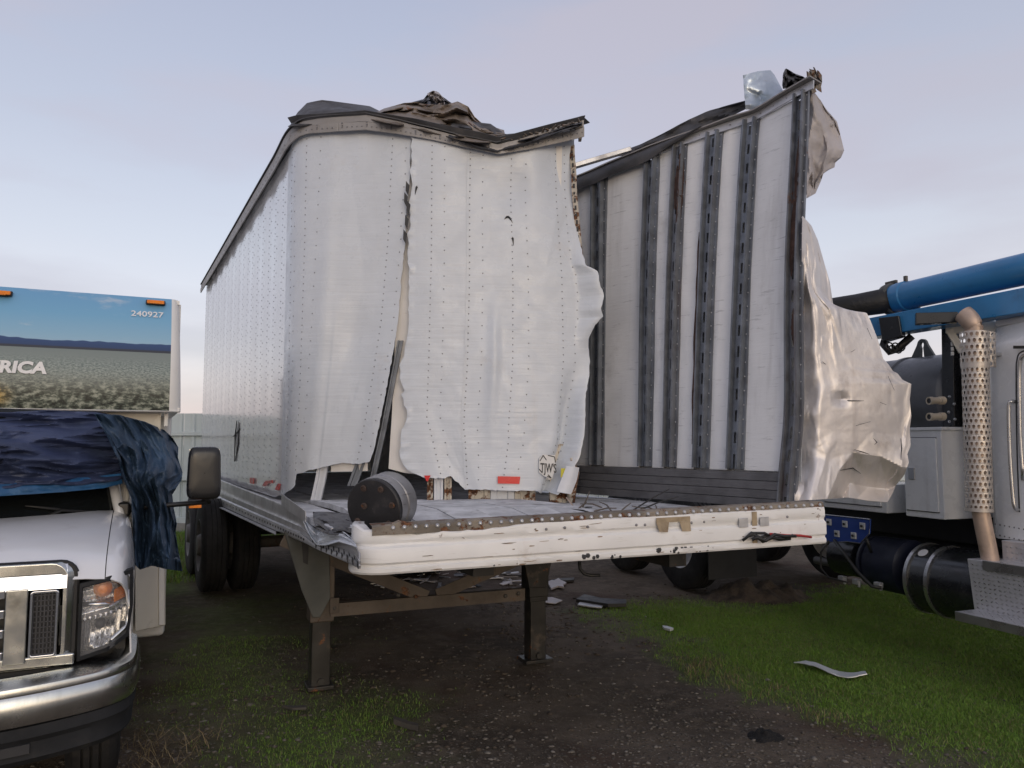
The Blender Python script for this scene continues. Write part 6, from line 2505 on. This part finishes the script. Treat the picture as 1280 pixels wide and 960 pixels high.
# ================================================================== fence
FY = 14.4
FH = 2.17
FN = thing('steel_fence', 'pale grey-green corrugated steel fence with horizontal rails behind the motorhome', 'fence', (-3, FY, 0))
xs_f = np.arange(-19.0, 15.0, .46)
def fence_panel(x0):
    prof = [(0, 0), (.13, 0), (.15, -.03), (.20, -.03), (.22, 0), (.36, 0), (.375, -.03), (.42, -.03), (.435, 0), (.455, 0)]
    vs, fs = [], []
    for z in (.16, FH):
        for a, b in prof:
            vs.append(Vector((x0 + a, FY + b, z)))
    n = len(prof)
    for k in range(n - 1):
        fs.append((k, k + 1, n + k + 1, n + k))
    return MB().add(vs, fs)
fp0 = mk('fence_panel', fence_panel(xs_f[0]), M['fence'], FN, solid=.004)
for x in xs_f[1:]:
    copy_tree(fp0, (x - xs_f[0], 0, 0), FN)
for z in (1.79, .96, .20):
    mk('fence_rail', MB().box((-2, FY - .055, z), (17, 0, 0), (0, .022, 0), (0, 0, .035 if z > .3 else .05)), M['fence'], FN, bevel=.004)
fpost = mk('fence_post', MB().box((-18.9, FY + .07, 1.08), (.04, 0, 0), (0, .03, 0), (0, 0, 1.08)), M['fence'], FN)
for k in range(1, 13):
    copy_tree(fpost, (2.76 * k, 0, 0), FN)
mk('fence_footing', MB().box((-2, FY - .02, .05), (17, 0, 0), (0, .10, 0), (0, 0, .10)), pmat('footing_concrete', (.30, .29, .27), .8, var=.2, bump=(20, .4)), FN)

# ================================================================== ground
def gp(pts):
    return [at_height(x, y, 0).xy for x, y in pts]


def inside(P, poly):
    """signed distance (positive inside) of many points to a polygon"""
    x, y = P[:, 0], P[:, 1]
    ins = np.zeros(len(P), bool)
    dist = np.full(len(P), 1e9)
    n = len(poly)
    for i in range(n):
        x0, y0 = poly[i]
        x1, y1 = poly[(i + 1) % n]
        c = ((y0 > y) != (y1 > y))
        with np.errstate(divide='ignore', invalid='ignore'):
            xi = (x1 - x0) * (y - y0) / (y1 - y0 + 1e-12) + x0
        ins ^= (c & (x < xi))
        dx, dy = x1 - x0, y1 - y0
        t = np.clip(((x - x0) * dx + (y - y0) * dy) / (dx * dx + dy * dy + 1e-12), 0, 1)
        dist = np.minimum(dist, np.hypot(x - x0 - t * dx, y - y0 - t * dy))
    return np.where(ins, dist, -dist)


def vnoise(P, scale, seed):
    """smooth value noise on the plane"""
    r = np.random.default_rng(seed)
    tab = r.random((256, 256))
    q = P * scale + seed * 3.7 + 100
    i = np.floor(q).astype(int)
    f = q - i
    f = f * f * (3 - 2 * f)
    a = tab[i[:, 0] % 256, i[:, 1] % 256]
    b = tab[(i[:, 0] + 1) % 256, i[:, 1] % 256]
    c = tab[i[:, 0] % 256, (i[:, 1] + 1) % 256]
    d = tab[(i[:, 0] + 1) % 256, (i[:, 1] + 1) % 256]
    return (a * (1 - f[:, 0]) + b * f[:, 0]) * (1 - f[:, 1]) + (c * (1 - f[:, 0]) + d * f[:, 0]) * f[:, 1]


def fnoise(P, scale, seed, o=3):
    s, w, t = 0, 1, 0
    for k in range(o):
        s = s + w * vnoise(P, scale * 2 ** k, seed + k)
        t += w
        w *= .55
    return s / t - .5


GR1 = gp([(748, 768), (790, 757), (860, 751), (940, 752), (1010, 742), (1100, 728), (1160, 724), (1280, 735), (1500, 790), (1700, 1100), (1330, 1010), (1230, 975), (1150, 935), (1080, 905),
          (1000, 882), (930, 855), (860, 820), (800, 792)])
GR2 = gp([(268, 985), (262, 950), (275, 915), (320, 885), (380, 872), (440, 868), (500, 866), (545, 880), (560, 905), (540, 925), (500, 935), (470, 985), (400, 1040), (300, 1040)])
GR3 = gp([(150, 668), (250, 666), (252, 690), (238, 712), (225, 740), (190, 740), (120, 720)])
GR4 = gp([(190, 760), (300, 735), (390, 745), (395, 800), (420, 855), (560, 880), (580, 930), (480, 1000), (190, 1000), (180, 900), (170, 830)])
GR5 = [(-18, 11.3), (-4.6, 12.2), (-4.2, 14.6), (16, 14.6), (16, 30), (-18, 30)]


def grass_mask(P):
    n = fnoise(P, 1.6, 5, 4)
    n2 = fnoise(P, 5.5, 9, 3)
    m1 = np.clip((inside(P, GR1) + n * .75 + n2 * .55) / .75 + .40, 0, 1)
    m2 = np.clip((inside(P, GR2) + n * .4 + n2 * .45) / .45 + .25, 0, 1) * .62
    m3 = np.clip((inside(P, GR3) + n * .6) / .5 + .5, 0, 1) * .9
    m4 = np.clip((inside(P, GR4) + n * .9 + n2 * .7) / .9 + .25, 0, 1) * .42
    m5 = np.clip((inside(P, GR5) + n * 2) / 1.0 + .5, 0, 1) * .8
    return np.maximum.reduce([m1, m2, m3, m4, m5])


def gravel_mask(P):
    a = fnoise(P, 1.1, 21, 3)
    near = np.clip((6.2 - P[:, 1]) / 2.2, .25, 1)
    return np.clip(.65 + a * 2.4, .10, 1) * near


def gheight(P):
    return .030 * fnoise(P, .9, 31, 3) + .016 * fnoise(P, 5, 41, 3) + .008 * fnoise(P, 22, 47, 2)


def axis(lo, hi, c0, c1, fine):
    a = list(np.arange(c0, c1, fine))
    s, x = fine, c1
    while x < hi:
        a.append(x)
        s *= 1.22
        x += s
    a.append(hi)
    s, x = fine, c0
    b = []
    while x > lo:
        s *= 1.22
        x -= s
        b.append(max(x, lo))
    return np.array(sorted(set(b + a)))


gx = axis(-400, 400, -5.2, 5.0, .030)
gy = axis(-60, 900, 2.0, 10.5, .030)
GX, GY = np.meshgrid(gx, gy)
P = np.stack([GX.ravel(), GY.ravel()], 1)
H = gheight(P)
far = np.clip((np.hypot(P[:, 0], P[:, 1] - 6) - 9) / 6, 0, 1)
H = H * (1 - far) - .012
nx, ny = len(gx), len(gy)
me = bpy.data.meshes.new('ground')
idx = np.arange(nx * ny).reshape(ny, nx)
quads = np.stack([idx[:-1, :-1], idx[:-1, 1:], idx[1:, 1:], idx[1:, :-1]], -1).reshape(-1, 4)
me.vertices.add(nx * ny)
me.vertices.foreach_set('co', np.column_stack([P, H]).ravel())
me.loops.add(len(quads) * 4)
me.loops.foreach_set('vertex_index', quads.ravel())
me.polygons.add(len(quads))
me.polygons.foreach_set('loop_start', np.arange(len(quads)) * 4)
me.polygons.foreach_set('loop_total', np.full(len(quads), 4))
me.polygons.foreach_set('use_smooth', np.ones(len(quads), bool))
gm = grass_mask(P)
at_ = me.attributes.new('grass', 'FLOAT', 'POINT')
at_.data.foreach_set('value', gm)
at_ = me.attributes.new('gravel', 'FLOAT', 'POINT')
at_.data.foreach_set('value', gravel_mask(P))
at_ = me.attributes.new('unseen_pale_gravel', 'FLOAT', 'POINT')
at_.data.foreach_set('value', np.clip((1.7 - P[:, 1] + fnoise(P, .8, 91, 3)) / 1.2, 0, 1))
me.update()
me.validate()


def ground_mat():
    m = bpy.data.materials.new('yard_ground')
    m.use_nodes = True
    t = m.node_tree
    b = t.nodes['Principled BSDF']
    N, L = t.nodes.new, t.links.new
    tc = N('ShaderNodeTexCoord')

    def noi(s, d=5, r=.6):
        n = N('ShaderNodeTexNoise')
        n.inputs['Scale'].default_value = s
        n.inputs['Detail'].default_value = d
        n.inputs['Roughness'].default_value = r
        L(tc.outputs['Object'], n.inputs[0])
        return n.outputs[0]

    def rm(s, a, b_, c=0., d=1.):
        n = N('ShaderNodeMapRange')
        n.interpolation_type = 'SMOOTHSTEP'
        for i, x in zip((1, 2, 3, 4), (a, b_, c, d)):
            n.inputs[i].default_value = x
        L(s, n.inputs[0])
        return n.outputs[0]

    def mix(f, a, b_):
        x = N('ShaderNodeMix')
        x.data_type = 'RGBA'
        L(f, x.inputs[0])
        for i, s in ((6, a), (7, b_)):
            if isinstance(s, tuple):
                x.inputs[i].default_value = (*s, 1)
            else:
                L(s, x.inputs[i])
        return x.outputs[2]

    def mul(a, b_):
        n = N('ShaderNodeMath')
        n.operation = 'MULTIPLY'
        for i, s in enumerate((a, b_)):
            if isinstance(s, (int, float)):
                n.inputs[i].default_value = s
            else:
                L(s, n.inputs[i])
        return n.outputs[0]
    g = N('ShaderNodeAttribute')
    g.attribute_name = 'grass'
    gv = N('ShaderNodeAttribute')
    gv.attribute_name = 'gravel'
    soil = mix(rm(noi(1.3), .35, .65), (.070, .055, .042), (.130, .104, .080))
    soil = mix(rm(noi(9, 6, .7), .45, .7), soil, (.155, .125, .098))
    soil = mix(rm(noi(.7), .5, .7), soil, (.080, .050, .036))
    # small stones as cells
    v = N('ShaderNodeTexVoronoi')
    v.inputs['Scale'].default_value = 42
    v.inputs['Randomness'].default_value = 1
    L(tc.outputs['Object'], v.inputs[0])
    sepc = N('ShaderNodeSeparateColor')
    L(v.outputs['Color'], sepc.inputs[0])
    stone = mul(rm(v.outputs['Distance'], .45, .25), rm(sepc.outputs[0], .40, .50))
    stone = mul(stone, gv.outputs['Fac'])
    stc = mix(sepc.outputs[1], (.075, .066, .054), (.19, .172, .148))
    c = mix(stone, soil, stc)
    straw = mul(rm(noi(60, 3), .62, .72), .35)
    c = mix(straw, c, (.16, .125, .07))
    gr = mix(rm(noi(14), .35, .65), (.070, .130, .018), (.13, .21, .036))
    gr = mix(rm(noi(2.2), .5, .75), gr, (.07, .085, .03))
    c = mix(mul(g.outputs['Fac'], .9), c, gr)
    # paler gravel added out of view to brighten reflections in the motorhome's chrome
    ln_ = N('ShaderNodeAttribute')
    ln_.attribute_name = 'unseen_pale_gravel'
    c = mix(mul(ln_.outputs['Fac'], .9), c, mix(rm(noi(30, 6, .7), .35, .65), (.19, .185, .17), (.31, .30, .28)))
    L(c, b.inputs['Base Color'])
    b.inputs['Roughness'].default_value = .92
    b.inputs['Specular IOR Level'].default_value = .25
    bp = N('ShaderNodeBump')
    bp.inputs['Strength'].default_value = .7
    bp.inputs['Distance'].default_value = .02
    ad = N('ShaderNodeMath')
    L(noi(55, 6, .7), ad.inputs[0])
    L(mul(stone, .8), ad.inputs[1])
    L(ad.outputs[0], bp.inputs['Height'])
    L(bp.outputs[0], b.inputs['Normal'])
    return m


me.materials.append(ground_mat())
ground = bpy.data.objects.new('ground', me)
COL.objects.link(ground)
ground['kind'] = 'structure'


def foot(x, y):
    q = np.array([[x, y]])
    return float(gheight(q)[0]) - .012


# ------------------------------------------------------------------ scattered stuff
def stuff_mesh(name, V_, F_, mats, mi=None, smooth=False):
    me = bpy.data.meshes.new(name)
    me.vertices.add(len(V_))
    me.vertices.foreach_set('co', V_.ravel())
    k = F_.shape[1]
    me.loops.add(F_.size)
    me.loops.foreach_set('vertex_index', F_.ravel())
    me.polygons.add(len(F_))
    me.polygons.foreach_set('loop_start', np.arange(len(F_)) * k)
    me.polygons.foreach_set('loop_total', np.full(len(F_), k))
    for m in mats:
        me.materials.append(m)
    if mi is not None:
        me.polygons.foreach_set('material_index', mi)
    if smooth:
        me.polygons.foreach_set('use_smooth', np.ones(len(F_), bool))
    me.update()
    o = bpy.data.objects.new(name, me)
    COL.objects.link(o)
    o['kind'] = 'stuff'
    return o


def stuff_color(name, cols, rough=.8, patch=0, alt=(.1, .1, .1)):
    m = bpy.data.materials.new(name)
    m.use_nodes = True
    t = m.node_tree
    b = t.nodes['Principled BSDF']
    g = t.nodes.new('ShaderNodeNewGeometry')
    r = t.nodes.new('ShaderNodeValToRGB')
    e = r.color_ramp.elements
    e[0].color, e[1].color = (*cols[0], 1), (*cols[-1], 1)
    for i, c in enumerate(cols[1:-1]):
        x = e.new((i + 1) / (len(cols) - 1))
        x.color = (*c, 1)
    t.links.new(g.outputs['Random Per Island'], r.inputs[0])
    tc = t.nodes.new('ShaderNodeTexCoord')
    nz_ = t.nodes.new('ShaderNodeTexNoise')
    nz_.inputs['Scale'].default_value = 2.6
    nz_.inputs['Detail'].default_value = 5
    t.links.new(tc.outputs['Object'], nz_.inputs[0])
    mr = t.nodes.new('ShaderNodeMapRange')
    for i, x in zip((1, 2, 3, 4), (.35, .65, 0, patch)):
        mr.inputs[i].default_value = x
    t.links.new(nz_.outputs[0], mr.inputs[0])
    mx_ = t.nodes.new('ShaderNodeMix')
    mx_.data_type = 'RGBA'
    t.links.new(mr.outputs[0], mx_.inputs[0])
    t.links.new(r.outputs[0], mx_.inputs[6])
    mx_.inputs[7].default_value = (*alt, 1)
    t.links.new(mx_.outputs[2], b.inputs['Base Color'])
    b.inputs['Roughness'].default_value = rough
    b.inputs['Specular IOR Level'].default_value = .3
    return m


# gravel stones
def stones(n, xr, yr, smin, smax, power, accept, seed):
    r = np.random.default_rng(seed)
    q = np.column_stack([r.uniform(*xr, n), r.uniform(*yr, n)])
    keep = r.random(n) < accept(q)
    q = q[keep]
    n = len(q)
    base = np.array([(0, 0, -.5), (1, 0, 0), (.5, .87, .05), (-.5, .87, -.05), (-1, 0, .05), (-.5, -.87, 0), (.5, -.87, -.05), (.45, .2, .6), (-.35, .35, .55), (-.05, -.5, .6)])
    tri = np.array([(0, 2, 1), (0, 3, 2), (0, 4, 3), (0, 5, 4), (0, 6, 5), (0, 1, 6), (1, 2, 7), (2, 3, 8), (2, 8, 7), (3, 4, 8), (4, 5, 9), (4, 9, 8), (5, 6, 9), (6, 1, 7), (6, 7, 9), (7, 8, 9)])
    s = smin + (smax - smin) * r.random(n) ** power
    a = r.uniform(0, 2 * pi, n)
    sx, sy, sz = s * r.uniform(.7, 1.3, n), s * r.uniform(.6, 1.1, n), s * r.uniform(.45, .8, n)
    V_ = base[None] * np.stack([sx, sy, sz], 1)[:, None, :]
    V_ = V_ * r.uniform(.8, 1.2, V_.shape)
    ca, sa = np.cos(a)[:, None], np.sin(a)[:, None]
    x = V_[:, :, 0] * ca - V_[:, :, 1] * sa + q[:, :1]
    y = V_[:, :, 0] * sa + V_[:, :, 1] * ca + q[:, 1:]
    z = V_[:, :, 2] + (gheight(q) - .012 + sz * .15)[:, None]
    V_ = np.stack([x, y, z], -1).reshape(-1, 3)
    F_ = (tri[None] + (np.arange(n) * 10)[:, None, None]).reshape(-1, 3)
    return V_, F_


acc = lambda q: gravel_mask(q) * (1 - .85 * grass_mask(q)) * np.clip((9.5 - q[:, 1]) / 5, .1, 1)
V_, F_ = stones(60000, (-3.6, 4.2), (3.0, 9.5), .003, .018, 3.0, acc, 3)
stuff_mesh('gravel', V_, F_, [stuff_color('gravel_stone', [(.06, .052, .043), (.12, .105, .086), (.16, .142, .12), (.085, .07, .057), (.22, .20, .175)])])
V_, F_ = stones(260, (-3.2, 4.0), (3.2, 8.5), .012, .030, 2.0, lambda q: acc(q) * .8, 8)
stuff_mesh('pebbles', V_, F_, [stuff_color('pebble_stone', [(.09, .082, .072), (.15, .135, .115), (.24, .22, .195)])], smooth=False)
# dark clods of soil
V_, F_ = stones(5000, (-2.2, 3.0), (4.2, 9.0), .006, .028, 2.5, lambda q: np.clip(fnoise(q, 1.4, 77, 3) * 4 + .2, 0, 1) * (1 - grass_mask(q)), 12)
stuff_mesh('soil_clods', V_, F_, [stuff_color('soil_clod', [(.045, .035, .027), (.095, .075, .057), (.065, .05, .038)])])


def blades(n, xr, yr, h0, h1, w, accept, seed, lean=.5, flat=0.0):
    r = np.random.default_rng(seed)
    q = np.column_stack([r.uniform(*xr, n), r.uniform(*yr, n)])
    q = q[r.random(n) < accept(q)]
    n = len(q)
    hgt = r.uniform(h0, h1, n) * (.6 + .8 * (fnoise(q, 3.0, 55, 2) + .5))
    a = r.uniform(0, 2 * pi, n)
    b_ = r.uniform(0, 2 * pi, n)
    l = hgt * r.uniform(.1, lean, n)
    z0 = gheight(q) - .016
    wx, wy = np.cos(a) * w * r.uniform(.6, 1.3, n), np.sin(a) * w * r.uniform(.6, 1.3, n)
    lx, ly = np.cos(b_) * l, np.sin(b_) * l
    up = hgt * (1 - flat)
    v = np.stack([np.stack([q[:, 0] - wx, q[:, 1] - wy, z0], -1), np.stack([q[:, 0] + wx, q[:, 1] + wy, z0], -1),
                  np.stack([q[:, 0] + wx * .7 + lx * .4, q[:, 1] + wy * .7 + ly * .4, z0 + up * .6 + .004], -1),
                  np.stack([q[:, 0] - wx * .7 + lx * .4, q[:, 1] - wy * .7 + ly * .4, z0 + up * .6 + .004], -1),
                  np.stack([q[:, 0] + lx, q[:, 1] + ly, z0 + up + .004], -1)], 1)
    tri = np.array([(0, 1, 2), (0, 2, 3), (3, 2, 4)])
    F_ = (tri[None] + (np.arange(n) * 5)[:, None, None]).reshape(-1, 3)
    return v.reshape(-1, 3), F_


gcol = stuff_color('grass_blade', [(.085, .170, .020), (.135, .240, .032), (.17, .28, .046), (.11, .205, .028), (.15, .13, .055), (.24, .22, .10)], .6, .5, (.15, .28, .03))
G = lambda q: grass_mask(q) ** 1.5
V_, F_ = blades(380000, (.6, 5.6), (3.6, 9.0), .007, .026, .0021, G, 31, 1.5)
V2, F2 = blades(110000, (-2.6, .2), (3.2, 6.6), .006, .022, .0020, lambda q: grass_mask(q) ** 1.6, 32, 1.1)
V3, F3 = blades(26000, (-8.5, -3.2), (9.0, 14.4), .03, .09, .005, lambda q: grass_mask(q), 33, .7)
Vt = np.vstack([V_, V2, V3])
Ft = np.vstack([F_, F2 + len(V_), F3 + len(V_) + len(V2)])
stuff_mesh('grass', Vt, Ft, [gcol])
# dry straw lying about
V_, F_ = blades(14000, (-3.2, 4.4), (3.0, 8.5), .03, .13, .0014, lambda q: np.clip(.25 + fnoise(q, 1.3, 66, 3) * 2.2, .03, 1), 41, 3.0, .93)
V2, F2 = blades(900, (-2.1, -1.6), (3.3, 4.4), .06, .20, .0018, lambda q: np.ones(len(q)) * .6, 42, 1.8, .45)
V3, F3 = blades(2400, (1.2, 2.6), (4.6, 5.9), .03, .08, .0018, lambda q: np.clip(1 - np.abs(grass_mask(q) - .45) * 3, 0, 1) * .7, 43, .8, .1)
Vt = np.vstack([V_, V2, V3])
Ft = np.vstack([F_, F2 + len(V_), F3 + len(V_) + len(V2)])
stuff_mesh('dry_grass', Vt, Ft, [stuff_color('straw', [(.10, .075, .04), (.20, .155, .085), (.30, .24, .14), (.075, .05, .03)])])

# heap of soil and dry grass in front of the truck's rear wheel
def heap(u, v):
    a = u * 2 * pi
    r = v
    x, y = 2.58 + cos(a) * r * .62, 8.25 + sin(a) * r * .42
    h = .21 * (1 - r) ** .8 * (1 + .5 * noise.noise(Vector((x * 6, y * 6, 1)))) + .05 * noise.noise(Vector((x * 14, y * 14, 4)))
    return Vector((x, y, max(h, -.02) * (1 - r ** 6) - .02))
HP_ = tag(mk('soil_heap', MB().grid(heap, 60, 18), pmat('heap_soil', (.058, .043, .030), .95, var=.4, vscale=9, dirt=((.11, .085, .05), .5, 20), bump=(40, .9)), smooth=True),
          'low brown heap of soil and dry grass beside the white-rimmed truck wheel', 'heap')

# ------------------------------------------------------------------ litter, each piece a thing
def slab(name, pts, th, mat, label, cat, bend=.01, group=None):
    """thin piece lying on the ground with the outline given by picked points"""
    P3 = [at_height(x, y, .02) for x, y in pts]
    n = len(P3)
    P3 = [p + Z * (foot(p.x, p.y) + bend * noise.noise(p * 3)) for p in P3]
    o = mk(name, MB().add(P3 + [p + Z * th for p in P3], [tuple(range(n))[::-1], tuple(range(n, 2 * n))] + [(i, (i + 1) % n, (i + 1) % n + n, i + n) for i in range(n)]), M[mat], bevel=.002)
    return tag(o, label, cat, group)
def white_strip():
    a = [(992, 826.5), (1008, 827), (1024, 831), (1042, 835), (1062, 838.5), (1082, 840)]
    b = [(993, 828), (1006, 831), (1022, 836), (1040, 841.5), (1060, 845), (1084, 845)]
    mb = MB()
    def f(u, v):
        p = poly_at(v2(a), u) * (1 - v) + poly_at(v2(b), u) * v
        q = at_height(p.x, p.y, .03)
        q.z += .012 * sin(u * 7) + .008 * v + foot(q.x, q.y)
        return q
    return mb.grid(f, 30, 3)
tag(mk('plastic_strip', white_strip(), M['alu_bright'], smooth=True, solid=.006), 'long white bent strip lying in the green grass', 'strip')
def clump():
    mb = MB()
    def f(u, v):
        a = u * 2 * pi
        r = v * (1 + .35 * noise.noise(Vector((cos(a) * 1.5, sin(a) * 1.5, 4))))
        c = at_height(955, 921, 0)
        x, y = c.x + cos(a) * r * .11, c.y + sin(a) * r * .11
        h = .035 * (1 - v ** 2) + .035 * noise.noise(Vector((x * 30, y * 30, 1))) * (1 - v)
        return Vector((x, y, foot(x, y) + .006 + h - .02 * v))
    return mb.grid(f, 36, 12)
tag(mk('charred_clump', clump(), pmat('charred_black', (.012, .011, .011), .85, var=.4, bump=(60, 1.0)), smooth=True), 'black charred clump lying on the gravel in front', 'clump')
slab('dark_plank', [(720, 751), (730, 745), (752, 749), (783, 752), (783, 757), (760, 757), (735, 753)], .035, 'black', 'dark flat plank lying at the edge of the grass behind the right landing leg', 'plank')
slab('metal_scrap', [(722, 755), (728, 748), (745, 747), (756, 752), (752, 758), (738, 757)], .012, 'rail_alu', 'grey metal scrap lying next to the dark plank', 'scrap')
slab('metal_scrap', [(684, 728), (690, 725), (693, 726), (698, 722), (701, 725), (708, 728), (704, 731), (705, 734), (697, 733), (689, 736)], .02, 'flap', 'crumpled pale scrap behind the right landing leg', 'scrap')
slab('metal_scrap', [(681, 746), (690, 745), (703, 749), (694, 752), (682, 751)], .008, 'flap', 'small pale bent scrap just right of the right landing leg', 'scrap')
slab('wood_scrap', [(690, 724), (704, 722), (718, 722), (717, 725), (700, 726)], .02, 'black', 'black strip lying behind the crumpled pale scrap', 'scrap')
slab('metal_scrap', [(828, 783.5), (834, 784), (842, 786), (838, 788), (830, 786)], .02, 'alu_bright', 'tiny white scrap near the left end of the green grass', 'scrap')
slab('wood_chunk', [(492, 897), (500, 899), (523, 906), (522, 909), (507, 905), (492, 900)], .03, 'steel_dark', 'dark piece of wood lying in the grass patch in front', 'wood')
slab('wood_chunk', [(352, 881), (370, 882), (382, 881), (383, 884), (366, 885)], .015, 'steel_dark', 'thin dark stick lying left of the grass patch', 'wood')
rs = random.Random(5)
mb = MB()
LIT = ['rail_alu', 'scuff', 'wood', 'black', 'roof_brown', 'flap']
for k in range(70):
    x, y = rs.uniform(462, 664), rs.uniform(716, 736)
    p = at_height(x, y, 0)
    a = rs.uniform(0, pi)
    l = rs.uniform(.05, .30)
    w_ = rs.uniform(.01, .05)
    d = Vector((cos(a), sin(a), rs.uniform(-.1, .15)))
    s = Vector((-sin(a), cos(a), rs.uniform(-.3, .3)))
    mb.box(p + Z * (foot(p.x, p.y) + .02), d * l / 2, s * w_ / 2, Z * .004, mi=rs.randrange(len(LIT)))
mk('litter', mb, [M[m_] for m_ in LIT], kind='stuff')
